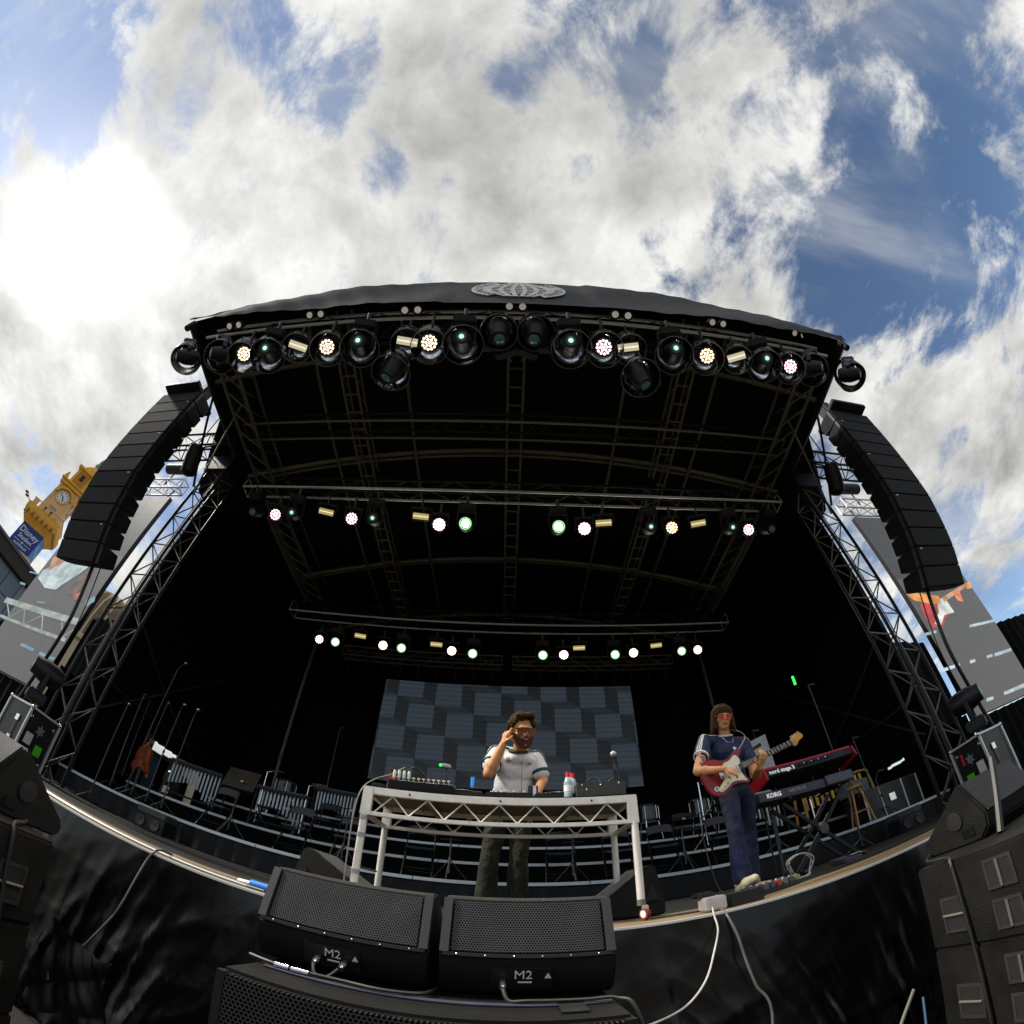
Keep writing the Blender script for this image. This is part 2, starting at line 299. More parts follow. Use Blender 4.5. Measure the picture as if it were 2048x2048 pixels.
# black drapes closing the stage box
def drape(name, label, p0, p1, z0, z1, amp=.06, wl=.35):
    p0 = Vector(p0); p1 = Vector(p1); L = (p1 - p0).length; d = (p1 - p0) / L; nn = Vector((-d.y, d.x)); n = int(L / .06); V = []; F = []
    for j in range(7):
        z = z1 + (z0 - z1) * j / 6
        for i in range(n + 1):
            s = L * i / n; p = p0 + d * s + nn * (amp * math.sin(2 * PI * s / wl + .8 * math.sin(s * 2.1) + .15 * j)); V.append((p.x, p.y, z))
    for j in range(6):
        for i in range(n): a = j * (n + 1) + i; F.append((a, a + 1, a + n + 2, a + n + 1))
    o = MB().add(V, F).obj(name, CLO, ang=80); return tag(o, label, 'drape', 'stage drapes')
drape('back_drape', 'black drape closing the back of the stage behind the video wall', (-8.6, 12.3), (8.6, 12.3), FL, 10.1)
drape('side_drape', 'black drape closing the side of the stage toward the clock tower', (-8.4, 6.45), (-8.4, 12.3), 3.5, 9.75)
drape('side_drape', 'black drape closing the side of the stage behind the keyboards', (8.4, 12.3), (8.4, 6.45), 2.95, 9.75)
drape('low_drape', 'low black drape hanging at the stage side behind the mic stands', (-8.45, 5.7), (-8.45, 9.1), FL, 3.55)
drape('low_drape', 'low black drape in the far back corner beyond the cream board', (-8.45, 11.4), (-8.45, 12.3), FL, 3.55)
drape('low_drape', 'low black drape hanging at the stage side beyond the flight case', (8.45, 7.6), (8.45, 5.7), FL, 3.0)
drape('low_drape', 'low black drape in the back corner beyond the equipment case', (8.45, 12.3), (8.45, 8.15), FL, 3.0)
drape('low_drape', 'knee-high black drape below the small bright gap behind the keyboards', (8.45, 8.2), (8.45, 7.55), FL, 2.9)
for s, nm in ((-1, 'clock tower side'), (1, 'keyboard side')):
    t = thing('brace_pipe', 'long thin brace pipe crossing the dark side drape, ' + nm, 'pipe', 'brace pipes', (s * 8.25, 7, 5))
    strut('pipe', (s * 8.2, 6.6, 5.6), (s * 8.2, 11.9, 2.9), .03, STG, t); strut('cross_pipe', (s * 8.2, 6.6, 3.1), (s * 8.2, 11.9, 7.2), .025, STG, t); strut('level_pipe', (s * 8.2, 6.6, 3.9), (s * 8.2, 12, 3.9), .022, STG, t)
    v = thing('scaffold_pole', 'upright warm-toned pole at the back drape, ' + nm, 'pole', 'back poles', (s * 6.35, 11.9, FL)); strut('pole', (s * 6.35, 11.9, FL), (s * 6.35, 11.9, 9.3), .05, ALUW, v)
    strut('coupler', (s * 6.35, 11.9, 4.55), (s * 6.35, 11.9, 4.75), .08, STG, v)
# ---------------------------------------------------------------- arched stage roof
def zr(x): return 10.42 - 1.22 * (x / 6.5) ** 2
roof = thing('stage_roof', 'arched black stage roof on metal bows over the whole stage', 'stage roof', loc=(0, 1.6, 8.6))
V = []; F = []; n = 26; ys = [1.62, 3.5, 5.5, 7.4, 9.3, 12.6]
for y in ys:
    for i in range(n + 1): x = -6.55 + 13.1 * i / n; V.append((x, y, zr(x) + .05))
for j in range(len(ys) - 1):
    for i in range(n): a = j * (n + 1) + i; F.append((a, a + 1, a + n + 2, a + n + 1))
MB().add(V, F).obj('roof_sheet', ROOF, roof)
for s in (-1, 1):                                     # side valance sheets from the roof edge down to the side drapes
    MB().add([(s * 6.3, 3.4, zr(6.3) + .09), (s * 8.6, 6.2, 9.45), (s * 8.6, 12.6, 9.45), (s * 6.3, 12.6, zr(6.3) + .09)], [(0, 1, 2, 3)]).obj('side_sheet', ROOF, roof)
ar_ = [(x, 12.55, zr(x) + .12) for x in np.linspace(-6.4, 6.4, 17)]; MB().add([(-8.7, 12.55, 9.0), (-8.7, 12.55, 9.6)] + ar_ + [(8.7, 12.55, 9.6), (8.7, 12.55, 9.0)], [tuple(range(21))]).obj('rear_sheet', ROOF, roof)
for y in (3.0, 5.5, 9.2, 12.0):                       # bows
    MB().tube([(x, y, zr(x) - .06) for x in np.linspace(-6.4, 6.4, 25)], .055, 8).obj('bow', ALUW, roof)
    if y in (5.5, 9.2): MB().tube([(x, y + .16, zr(x) - .02) for x in np.linspace(-6.4, 6.4, 25)], .04, 6).obj('bow_flange', ALUW, roof)
for x in (-4.15, -2.3, 2.3, 4.15): MB().tube([(x, y, zr(x) - .16) for y in (2.2, 5, 8, 12)], .035, 7).obj('purlin', ALUW, roof)
for x in (-3.4, 0, 3.4):
    zz = CAMZ + 7.9 + (.35 if x == 0 else 0)
    for s in (-1, 1): strut('roof_chord', (x + s * .16, 1.95, zz), (x + s * .16, 11.9, zz), .03, ALUW, roof, 8)
    for s in (-1, 1): strut('roof_chord', (x + s * .16, 1.95, zz + .3), (x + s * .16, 11.9, zz + .3), .025, ALUW, roof, 8)
    for i in range(24):
        y = 2.0 + .42 * i; strut('rung', (x - .16, y, zz), (x + .16, y, zz), .022, ALUW, roof, 6); strut('web', (x - .16, y, zz), (x - .16, y + .42, zz + .3), .016, ALUW, roof, 5); strut('web', (x + .16, y, zz), (x + .16, y + .42, zz + .3), .016, ALUW, roof, 5)
for s in (-1, 1):                                     # side girders
    strut('side_beam', (s * 6.45, 1.62, CAMZ + 7.35), (s * 6.45, 5.2, CAMZ + 7.42), .085, BLKM, roof, 8)
    strut('corner_post', (s * 6.5, 1.66, CAMZ + 7.2), (s * 6.5, 1.66, zr(6.5)), .07, BLKM, roof, 8)
    for dx in (0, .45):
        for dz in (0, .5): strut('girder_chord', (s * (6.0 - dx), 2.2, CAMZ + 7.25 + dz), (s * (6.0 - dx), 11.9, CAMZ + 7.25 + dz), .035, ALUD, roof, 7)
    for i in range(20):
        y = 2.2 + .48 * i; strut('girder_web', (s * 6.0, y, CAMZ + 7.25), (s * 5.55, y + .48, CAMZ + 7.25), .018, ALUD, roof, 5); strut('girder_web', (s * 6.0, y, CAMZ + 7.25), (s * 6.0, y + .48, CAMZ + 7.75), .018, ALUD, roof, 5); strut('girder_web', (s * 5.55, y, CAMZ + 7.25), (s * 5.55, y + .48, CAMZ + 7.75), .018, ALUD, roof, 5)
    blk('girder_plate', (s * 6.08, 8.2, CAMZ + 7.3), (.05, 3.3, .32), ALUW, roof)
# fascia of the canopy with the globe emblem
fa = thing('canopy_fascia', 'dark grey fabric canopy front with a white globe emblem', 'canopy', loc=(0, 1.58, 8.6))
V = []; F = []; nu, nv = 90, 10
def fz(x, v):
    lo = 8.62 + .45 * (abs(x) / 6.55) ** 2; hi = zr(x) + .02 if abs(x) < 6.4 else zr(6.4) + .01; return lo + (hi - lo) * v
def fy(x, v): return 1.585 + .012 * math.sin(3.1 * x + 2 * v) + .018 * math.sin(1.3 * x - 4 * v) + .01 * math.sin(11 * x + 7 * v) * (abs(x) > 2) - .05 * (x / 6.5) ** 2
for j in range(nv + 1):
    for i in range(nu + 1): x = -6.55 + 13.1 * i / nu; V.append((x, fy(x, j / nv) if abs(x) > 1.2 else 1.6, fz(x, j / nv)))
for j in range(nv):
    for i in range(nu): a = j * (nu + 1) + i; F.append((a, a + 1, a + nu + 2, a + nu + 1))
MB().add(V, F).obj('fabric', FASC, fa, ang=80)
PRT = mat('white_print', (.62, .61, .60), .7)
ez = (fz(0, .02) + fz(0, 1)) / 2 + .02
def arcband(r0x, r0z, r1x, r1z, a0, a1, k=14):
    o = [(r1x * math.cos(a0 + (a1 - a0) * i / k), r1z * math.sin(a0 + (a1 - a0) * i / k)) for i in range(k + 1)]; return o + [(r0x * math.cos(a1 + (a0 - a1) * i / k), r0z * math.sin(a1 + (a0 - a1) * i / k)) for i in range(k + 1)]
EX = TR((0, 1.565, ez), rx=R(90))
for s in (0, PI): MB().prism(arcband(.56, .44, .83, .70, s - 1.02, s + .92), -.004, .004, EX).obj('emblem_side_band', PRT, fa, smooth=False)
e = MB()
for zz, hw in ((.50, .26), (.36, .42), (.22, .48), (.08, .51), (-.06, .51), (-.20, .49), (-.34, .44)): MB().prism([(-hw, zz - .032), (hw, zz - .032), (hw * .96, zz + .032), (-hw * .96, zz + .032)], -.004, .004, EX).obj('emblem_latitude_bar', PRT, fa, smooth=False)
pass
for k, a in enumerate((-.5, -.3, -.1, .1, .3, .5)):
    o = [(a * 1.06 * math.cos(t * 1.18) + (-.028), .56 * t - .02) for t in np.linspace(-1, 1, 9)]
    MB().prism(o + [(u + .075, v) for u, v in o[::-1]], -.006, .006, EX).obj('emblem_meridian', PRT, fa, smooth=False)
MB().prism([(-.16, .52), (.16, .52), (.20, .66), (.09, .59), (0, .69), (-.09, .59), (-.20, .66)], -.005, .005, EX).obj('emblem_crown', PRT, fa, smooth=False)
INK = mat('dark_print', (.05, .05, .05), .7)
for s, word in ((PI, 'MINISTRY'), (0, 'OF SOUND')):
    for i, ch in enumerate(word):
        if ch == ' ': continue
        a = (s + .78 - 1.62 * i / 7) if s == 0 else (s + .82 - 1.70 * i / 7)
        a = s - .82 + 1.62 * (7 - i) / 7 if s == 0 else s + .80 - 1.62 * i / 7
        text('emblem_letter', ch, .20, INK, fa, EX @ Matrix.Translation((.70 * math.cos(a), .57 * math.sin(a), .006)) @ Matrix.Rotation(a - PI / 2, 4, 'Z'), .001)
for k, (px, py) in enumerate(((469, 651), (631, 629), (823, 620), (1032, 613), (1243, 630), (1435, 646), (1597, 668))):   # twin floodlights under the canopy
    p = at(px, py, 1.75); t = thing('twin_floodlight', f'small twin floodlight under the canopy edge, {ORD[k]} from the clock tower side', 'floodlight', 'twin floodlights', p)
    for s in (-1, 1):
        x = Matrix.Translation(p + Vector((s * .11, 0, 0))) @ rotto(Vector((0, -.25, -1)))
        MB().lathe([(.03, -.10), (.075, -.07), (.09, 0), (.09, .02), (.075, .02)], 14, x).obj('can', BLKM, t); MB().lathe([(.074, .016), (.05, .022), (0, .024)], 14, x).obj('lens', mat('pale_glass', (.55, .55, .48), .25, emit=(1, .95, .8), es=.12), t)
    blk('bracket', p + Vector((0, .05, .10)), (.36, .03, .03), STG, t)
# ---------------------------------------------------------------- flown trusses
def flown(lab, y, zc, wd, ht, hw, seg=.5, mc=ALU, mtop=STL):
    t = thing('lighting_truss', lab, 'truss', 'flown lighting trusses', (0, y, CAMZ + zc)); boxtruss(t, (-hw, y, CAMZ + zc), (hw, y, CAMZ + zc), (0, 1, 0), (0, 0, 1), wd, ht, seg, .028, .012, mc, STL, mtop); return t
t1 = thing('lighting_truss', 'front lighting truss with two bright tubes under the canopy', 'truss', 'flown lighting trusses', (0, 1.92, CAMZ + 7.2))
for y, z, m_ in ((1.92, 7.2, ALU), (1.92, 7.6, ALU), (2.36, 7.2, STL), (2.36, 7.6, STL)): strut('chord', (-6.05, y, CAMZ + z), (6.05, y, CAMZ + z), .032, m_, t1, 9)
for i in range(24):
    x = -6 + .5 * i; u = i % 2
    for (ya, za, yb, zb_) in ((1.92, 7.2, 1.92, 7.6), (1.92, 7.2, 2.36, 7.2), (2.36, 7.2, 2.36, 7.6), (1.92, 7.6, 2.36, 7.6)):
        if u: ya, za, yb, zb_ = yb, zb_, ya, za
        strut('brace', (x, ya, CAMZ + za), (x + .5, yb, CAMZ + zb_), .011, STL, t1, 5)
flown('middle lighting truss with two bright tubes across the dark roof', 5.57, 7.12, .30, .30, 6.25)
flown('rear lighting truss carrying the back row of stage lights', 10.05, 6.95, .42, .36, 6.5)
flown('thin dark cross truss between the front and middle trusses', 4.35, 7.75, .42, .30, 6.1, mc=ALUW, mtop=STL)
for s, nm in ((-1, 'clock tower half'), (1, 'keyboard half')):
    t = thing('header_truss', 'low ladder truss above the video wall, ' + nm, 'truss', 'video wall header trusses', (s * 2.6, 11.3, CAMZ + 6.35)); x0, x1 = (s * .15, s * 5.0)
    boxtruss(t, (x0, 11.3, CAMZ + 6.38), (x1, 11.3, CAMZ + 6.38), (0, 1, 0), (0, 0, 1), .3, .3, .42, .024, .012, ALUD, ALUD)
    for i in range(9):
        x = x0 + (x1 - x0) * (i + .5) / 9; strut('hanger', (x, 11.25, CAMZ + 5.75), (x, 11.25, CAMZ + 6.25), .016, STG, t, 5)
for k, (px, z1, yy) in enumerate(((985, 9.9, 5.6), (1310, 9.7, 5.6), (745, 9.7, 5.6), (1027, 9.9, 10.0), (745, 9.6, 10.0), (1290, 9.6, 10.0))):
    x = at(px, 1000, yy).x * (1 if yy < 8 else 1.0); z0 = CAMZ + (7.3 if yy < 8 else 7.15)
    t = thing('chain_hoist', f'black chain hoist above the {"middle" if yy<8 else "rear"} truss, ' + ('near the centre', 'keyboard side', 'clock tower side', 'at the centre', 'clock tower side', 'keyboard side')[k], 'chain hoist', 'chain hoists', (x, yy, z0))
    MB().box((x, yy, z0 + .35), (.22, .2, .34)).obj('motor', BLKM, t, bevel=.03); strut('chain', (x, yy, z0 + .5), (x, yy, z1), .012, STG, t, 5); blk('hook', (x, yy, z0 + .1), (.05, .05, .2), STG, t)
# ---------------------------------------------------------------- truss towers
for s, nm in ((-1, 'clock tower side'), (1, 'keyboard side')):
    t = thing('truss_tower', 'tall dark square lattice tower holding the roof, ' + nm, 'truss tower', 'roof towers', (s * 6.85, 5.25, 0))
    boxtruss(t, (s * 6.85, 5.25, .05), (s * 6.85, 5.25, CAMZ + 7.9), (1, 0, 0), (0, 1, 0), .5, .5, .42, .034, .015, STL, ALUD, STL)
    MB().box((s * 6.85, 5.25, .03), (1.1, 1.1, .06)).obj('base_plate', STL, t)
    blk('sleeve', (s * 6.85, 5.25, CAMZ + 7.2), (.72, .72, .5), BLKM, t)
    strut('ladder_bar', (s * 6.66, 4.98, 1.0), (s * 6.66, 4.98, CAMZ + 7), .012, ALUD, t, 6)
    u = thing('speaker_outrigger', 'lattice outrigger holding the hung speakers, ' + nm, 'truss', 'speaker outriggers', (s * 8.2, 4.7, CAMZ + 7.8))
    boxtruss(u, (s * 6.6, 4.8, CAMZ + 7.75), (s * 9.4, 4.8, CAMZ + 7.75), (0, 1, 0), (0, 0, 1), .45, .5, .45, .03, .016, STL, STL)
    strut('tie_bar', (s * 7.2, 5.0, CAMZ + 6.4), (s * 6.5, 3.1, CAMZ + 7.6), .03, STL, u); strut('tie_bar', (s * 7.0, 5.0, CAMZ + 6.1), (s * 5.9, 3.6, CAMZ + 7.5), .022, ALUD, u)
# ================================================================ hung loudspeaker arrays
AY = [(3.28, 7.70), (3.36, 6.8), (3.45, 5.95), (3.57, 5.05), (3.83, 4.05), (4.17, 3.22)]
def apt(s):                                            # point at arc length s down the hang
    pts = AY; acc = 0
    for (y0, z0), (y1, z1) in zip(pts, pts[1:]):
        L = math.hypot(y1 - y0, z1 - z0)
        if s <= acc + L or (y1, z1) == pts[-1]: t = (s - acc) / L; return Vector((0, y0 + (y1 - y0) * t, CAMZ + z0 + (z1 - z0) * t))
        acc += L
LT = sum(math.hypot(b[0] - a[0], b[1] - a[1]) for a, b in zip(AY, AY[1:])); NB = 12; st = LT / NB
CABF = mat('speaker_cloth', (.013, .0125, .0125), .78, var=.2, scale=40, bump=.2, bscale=500, spec=.3)
cabm = grm = None
for s, nm in ((-1, 'clock tower side'), (1, 'keyboard side')):
    pa = thing('speaker_array', 'curved hang of black loudspeaker cabinets beside the stage, ' + nm, 'speaker array', 'hung speaker arrays', (s * 7.7, 3.6, CAMZ + 3.2))
    for k in range(NB):
        a, b = apt(st * k), apt(st * (k + 1)); d = (b - a).normalized(); back = Vector((0, -d.z, d.y)); h = st
        if cabm is None:
            m_ = MB(); hw, dp = .65, .50
            m_.add([(sx * hw, y, z) for sx in (-1, 1) for y, z in ((0, -h * .488), (0, h * .488), (dp * .55, h * .46), (dp, h * .36), (dp, -h * .36), (dp * .55, -h * .46))],
                   [(0, 1, 2, 3, 4, 5), (6, 11, 10, 9, 8, 7)] + [(i, (i + 1) % 6 + 0, (i + 1) % 6 + 6, i + 6) for i in range(6)]); cabm = m_.mesh('cabinet', CAB, bevel=.008)
            g_ = MB().box((0, -.012, 0), (1.24, .022, h * .93)); grm = g_.mesh('grille', CABF, bevel=.006)
        mw = Matrix.Translation((a + b) / 2 + Vector((s * 7.70, 0, 0))) @ Matrix(((1, 0, 0), (0, back.y, -d.y), (0, back.z, -d.z))).to_4x4()
        c = link(bpy.data.objects.new('cabinet', cabm), pa, mw); link(bpy.data.objects.new('grille', grm), c, mw)
        for sx in (-.655, .655): blk('rigging_plate', mw @ Vector((sx, .05, 0)), (.012, .06, h * .9), STG, c, mw.to_3x3())
        if k % 3 == 1: blk('badge', mw @ Vector((-s * .5, -.026, h * .38)), (.06, .003, .02), WHT, c, mw.to_3x3())
    top = Vector((s * 7.7, 3.5, CAMZ + 7.8)); MB().box(top, (1.1, .9, .12)).obj('fly_frame', STL, pa, bevel=.02)
    MB().box(top + Vector((-s * .1, .1, .5)), (.34, .3, .6)).obj('motor', BLKM, pa, bevel=.05); strut('chain', top + Vector((-s * .1, .1, .7)), top + Vector((-s * .3, .9, .9)), .02, STG, pa)
    bl = thing('cable_barrel', 'dark cable bag hanging behind the hung speakers, ' + nm, 'cable bag', 'cable bags', (s * 7.1, 4.2, CAMZ + 6.4))
    MB().lathe([(.05, -.42), (.17, -.36), (.19, 0), (.17, .3), (.05, .36)], 14, TR((s * 7.0, 4.35, CAMZ + 6.55), rx=R(25))).obj('bag', BLKM, bl); strut('strap', (s * 7.0, 4.3, CAMZ + 6.9), (s * 7.0, 4.6, CAMZ + 7.5), .02, RUB, bl)
    cb = thing('speaker_cable', 'thick black cable falling from the hung speakers, ' + nm, 'cable', 'falling speaker cables', (s * 8.0, 4.6, 2)); pts = [(s * 7.4, 4.35, CAMZ + 3.5), (s * 7.25, 4.55, CAMZ + 2.3), (s * 7.6, 4.75, CAMZ + 1.1), (s * 7.9, 4.8, CAMZ + .2), (s * 8.1, 4.8, 1.0)]
    MB().tube(curve(pts, 6), .035, 7).obj('cable', RUB, cb); MB().tube(curve([Vector(p) + Vector((-s * .12, .1, 0)) for p in pts], 6), .012, 5).obj('thin_cable', RUB, cb)
# ================================================================ portrait video screens beyond the towers
YS = 8.0
def emis(name, col, k=1.0):
    new = name not in MATS; m = mat(name, tuple(c * .12 for c in col), .45, var=.1, scale=2.2, emit=col, es=k)
    if new:                                             # the picture is not one flat tone: it varies like a live image
        t = m.node_tree; b = t.nodes['Principled BSDF']; nz = [n for n in t.nodes if n.type == 'TEX_NOISE'][0]; rp = t.nodes.new('ShaderNodeValToRGB'); rp.color_ramp.elements[0].position = .32; rp.color_ramp.elements[1].position = .70
        v = .10 if 'grey' in name else .45; rp.color_ramp.elements[0].color = (*[c * (1 - v) for c in col], 1); rp.color_ramp.elements[1].color = (*[c * (1 + v) for c in col], 1); t.links.new(nz.outputs[0], rp.inputs[0]); t.links.new(rp.outputs[0], b.inputs['Emission Color'])
    return m
SCR = emis('screen_grey', (.060, .057, .053)); SCRD = emis('screen_dark_grey', (.036, .036, .035))
def spoly(name, pts, ox, oy, k, m, parent, d):
    P_ = [at(ox + x * k, oy + y * k, YS - d) for x, y in pts]
    MB().add([tuple(p) for p in P_], [tuple(range(len(P_)))]).obj(name, m, parent, smooth=False)
def screen(s, lab):
    x0, x1 = s * 12.24, s * 16.3; t = thing('video_screen', lab, 'video screen', 'portrait video screens', ((x0 + x1) / 2, YS, 3.3))
    MB().box(((x0 + x1) / 2, YS + .09, CAMZ + 5.63), (4.06, .16, 7.98)).obj('housing', BLKM, t)
    nx, nz = 4, 8
    for i in range(nx):
        for j in range(nz): blk('panel', (min(x0, x1) + 4.06 * (i + .5) / nx, YS, CAMZ + 1.64 + 7.98 * (j + .5) / nz), (4.06 / nx - .006, .02, 7.98 / nz - .006), SCR if j < 5 else SCRD, t)
    return t
sL = screen(-1, 'tall grey video screen showing a white shirt, beside the clock tower'); k3 = .2484
spoly('shirt_picture', [(305, 1110), (345, 1050), (430, 1010), (480, 985), (560, 960), (740, 985), (700, 1030), (620, 1090), (500, 1165), (450, 1205), (360, 1190)], 0, 880, k3, emis('screen_shirt', (.26, .31, .30)), sL, .018)
spoly('sleeve_picture', [(385, 1050), (430, 940), (480, 925), (565, 958), (470, 1010)], 0, 880, k3, emis('screen_skin', (.24, .12, .07)), sL, .021)
spoly('forearm_picture', [(530, 1225), (690, 1065), (760, 1010), (740, 1090), (600, 1250)], 0, 880, k3, emis('screen_skin_dark', (.085, .055, .042)), sL, .021)
for q in ([(55, 1265), (645, 1440), (615, 1490), (28, 1305)], [(0, 1400), (535, 1598), (518, 1625), (0, 1425)]): spoly('table_rail_picture', q, 0, 880, k3, emis('screen_pale', (.17, .19, .17)), sL, .018)
for a in ((60, 1320, 75, 1425), (80, 1425, 200, 1355), (200, 1355, 190, 1480), (195, 1480, 345, 1410), (345, 1410, 335, 1540), (500, 1465, 500, 1590), (500, 1590, 600, 1520)): spoly('brace_picture', [(a[0] - 5, a[1]), (a[0] + 5, a[1]), (a[2] + 5, a[3]), (a[2] - 5, a[3])], 0, 880, k3, emis('screen_pale', ()), sL, .021)
for q in ([(175, 1632), (278, 1680), (262, 1702), (160, 1655)], [(320, 1703), (445, 1752), (430, 1776), (308, 1727)], [(165, 1140), (205, 1155), (200, 1172), (160, 1158)], [(240, 1055), (330, 1080), (325, 1090), (235, 1065)]): spoly('light_bar_picture', q, 0, 880, k3, emis('screen_blue', (.10, .17, .21)), sL, .018)
for q in ([(585, 1240), (660, 1225), (670, 1275), (600, 1290)],): spoly('red_patch_picture', q, 0, 880, k3, emis('screen_red', (.22, .06, .04)), sL, .018)
for q in ([(690, 1290), (770, 1255), (760, 1300), (680, 1350)], [(300, 1295), (365, 1305), (360, 1318), (300, 1310)]): spoly('cyan_patch_picture', q, 0, 880, k3, emis('screen_cyan', (.10, .17, .175)), sL, .018)
sR = screen(1, 'tall grey video screen showing hands on a red guitar'); kR = .3415
for nm_, q, m_, d in (('guitar_body_picture', [(820, 1258), (850, 1232), (930, 1200), (1015, 1290), (962, 1338), (962, 1388), (900, 1392), (850, 1330)], emis('screen_guitar_red', (.28, .035, .03)), .018),
                   ('pickguard_picture', [(920, 1232), (960, 1210), (1022, 1302), (962, 1318), (940, 1388), (905, 1368), (930, 1300)], emis('screen_cream', (.38, .40, .37)), .021),
                   ('arm_picture', [(738, 1193), (800, 1185), (930, 1208), (942, 1250), (880, 1252), (785, 1232)], emis('screen_arm', (.42, .17, .045)), .024),
                   ('neck_picture', [(948, 1215), (1088, 1130), (1098, 1146), (963, 1242)], emis('screen_neck', (.30, .17, .10)), .024),
                   ('headstock_picture', [(1085, 1128), (1116, 1126), (1122, 1160), (1095, 1166)], emis('screen_arm', ()), .027), ('hand_picture', [(1008, 1180), (1048, 1170), (1075, 1240), (1040, 1232)], emis('screen_hand', (.40, .13, .06)), .027)):
    spoly(nm_, q, 1560, 780, kR, m_, sR, d)
for q in ([(825, 1430), (887, 1413), (887, 1430), (830, 1447)], [(893, 1413), (915, 1407), (917, 1422), (895, 1430)], [(1110, 1375), (1252, 1343), (1252, 1358), (1110, 1391)], [(940, 1635), (1022, 1608), (1027, 1626), (945, 1654)], [(1030, 1606), (1052, 1600), (1055, 1616), (1033, 1624)], [(1112, 1583), (1142, 1575), (1146, 1592), (1115, 1602)], [(1210, 1556), (1245, 1544), (1248, 1560), (1213, 1572)], [(1255, 1542), (1352, 1510), (1357, 1527), (1258, 1562)], [(1310, 1768), (1440, 1712), (1440, 1736), (1315, 1787)], [(1065, 1865), (1132, 1838), (1137, 1857), (1070, 1882)], [(1210, 1805), (1250, 1793), (1252, 1811), (1210, 1827)]):
    spoly('light_bar_picture', q, 1560, 780, kR, emis('screen_pale_blue', (.24, .30, .32)), sR, .018)
for s, nm in ((-1, 'clock tower side'), (1, 'keyboard side')):
    t = thing('screen_truss', 'pale truss piece with black hoist above the video screen, ' + nm, 'truss', 'screen trusses', (s * 13.8, YS, CAMZ + 10.5))
    boxtruss(t, (s * 12.3, YS + .2, CAMZ + 10.45), (s * 16.2, YS + .2, CAMZ + 10.45), (0, 1, 0), (0, 0, 1), .4, .5, .5, .035, .02, ALU, ALU)
    MB().cyl((s * 12.9, YS + .1, CAMZ + 11.45), (s * 13.9, YS + .1, CAMZ + 11.5), .22, n=14).obj('hoist', BLKM, t, bevel=.03); strut('hoist_chain', (s * 13.3, YS + .1, CAMZ + 10.5), (s * 13.3, YS + .1, CAMZ + 11.4), .03, RUB, t); strut('hoist_chain', (s * 13.3, YS + .1, CAMZ + 11.5), (s * 11.2, 6.5, CAMZ + 13.2), .025, RUB, t)
    for dx in (12.6, 14.2, 15.8): strut('hanger', (s * dx, YS + .1, CAMZ + 9.6), (s * dx, YS + .2, CAMZ + 10.2), .03, STG, t)
    drape('screen_skirt', 'black cloth below the video screen, ' + nm, (s * 12.1, YS + .05), (s * 21, YS + .05), .0, 3.3, .05, .5)
    drape('masking_cloth', 'black masking cloth between the video screen and the lattice tower, ' + nm, (s * 12.2, 8.35), (s * 8.6, 7.6), .0, 6.1, .04, .6)
    drape('wing_cloth', 'dark cloth wall beyond the outer edge of the video screen, ' + nm, (s * 16.35, 8.3), (s * 23, 7.6), .0, 6.2 if s > 0 else 5.0, .05, .5)
# ================================================================ clock tower and buildings behind
Y0 = 36.0; X0 = -2.37 * Y0; f = Vector((X0, Y0, 0)).normalized(); r_ = Vector((f.y, -f.x, 0)); aa = R(16)
nrm = -f * math.cos(aa) - r_ * math.sin(aa); yl = -nrm; xl = Vector((yl.y, -yl.x, 0))
TM = Matrix(((xl.x, yl.x, 0, X0), (xl.y, yl.y, 0, Y0), (0, 0, 1, 0), (0, 0, 0, 1)))
Z = lambda q: CAMZ + q * Y0
OCH = mat('ochre_render', (.78, .40, .045), .8, var=.15, scale=.8, bump=.2, bscale=5); PEA = mat('peach_render', (.78, .47, .20), .85, var=.12, scale=.6); CRM = mat('cream_stone', (.58, .46, .28), .85); BNB = mat('blue_banner', (.006, .03, .22), .55, var=.2); BNL = mat('light_blue_banner', (.02, .16, .50), .55, var=.2); DRK = mat('dark_opening', (.03, .02, .015), .8); GRN = mat('copper_green', (.12, .30, .20), .7)
tw = thing('clock_tower', 'ochre and peach clock tower with blue banner behind the hung speakers', 'clock tower', loc=(X0, Y0, 0))
def tb(name, c, d, m, bevel=.0): return MB(TM).box(c, d).obj(name, m, tw, smooth=False, bevel=bevel)
tb('lower_shaft', (0, 0, Z(.735) / 2), (5.6, 5.6, Z(.735)), OCH); tb('ledge', (0, 0, Z(.738)), (6.4, 6.4, .5), CRM)
tb('banner_core', (0, 0, (Z(.75) + Z(.885)) / 2), (4.7, 4.7, Z(.885) - Z(.75)), OCH)
b1 = tb('front_banner', (0, -2.45, (Z(.748) + Z(.885)) / 2), (4.9, .12, Z(.885) - Z(.748)), BNB); b2 = tb('side_banner', (2.45, 0, (Z(.748) + Z(.885)) / 2), (.12, 4.75, Z(.885) - Z(.748)), BNL)
bz = (Z(.748) + Z(.885)) / 2
for txt, sz, dz, sx in (('Disney', 1.75, 1.15, .9), ('Studios', 1.15, -.15, .95), ('AUSTRALIA', .55, -1.75, 1.1)): text('banner_lettering', txt, sz, WHT, b1, TM @ TR((0, -2.53, bz + dz), rx=R(90)), .01, sx=sx, bold=.012)
[MB(TM).box((sx * 1.2, -2.52, bz - 1.05), (1.5, .02, .08)).obj('banner_rule', WHT, b1, smooth=False) for sx in (-1, 1)]; MB(TM).prism([(.32 * math.cos(PI / 2 + i * PI / 5) * (1 if i % 2 == 0 else .42), .32 * math.sin(PI / 2 + i * PI / 5) * (1 if i % 2 == 0 else .42)) for i in range(10)], 0, .02, TR((0, -2.52, bz - 1.05), rx=R(90))).obj('banner_star', WHT, b1, smooth=False)
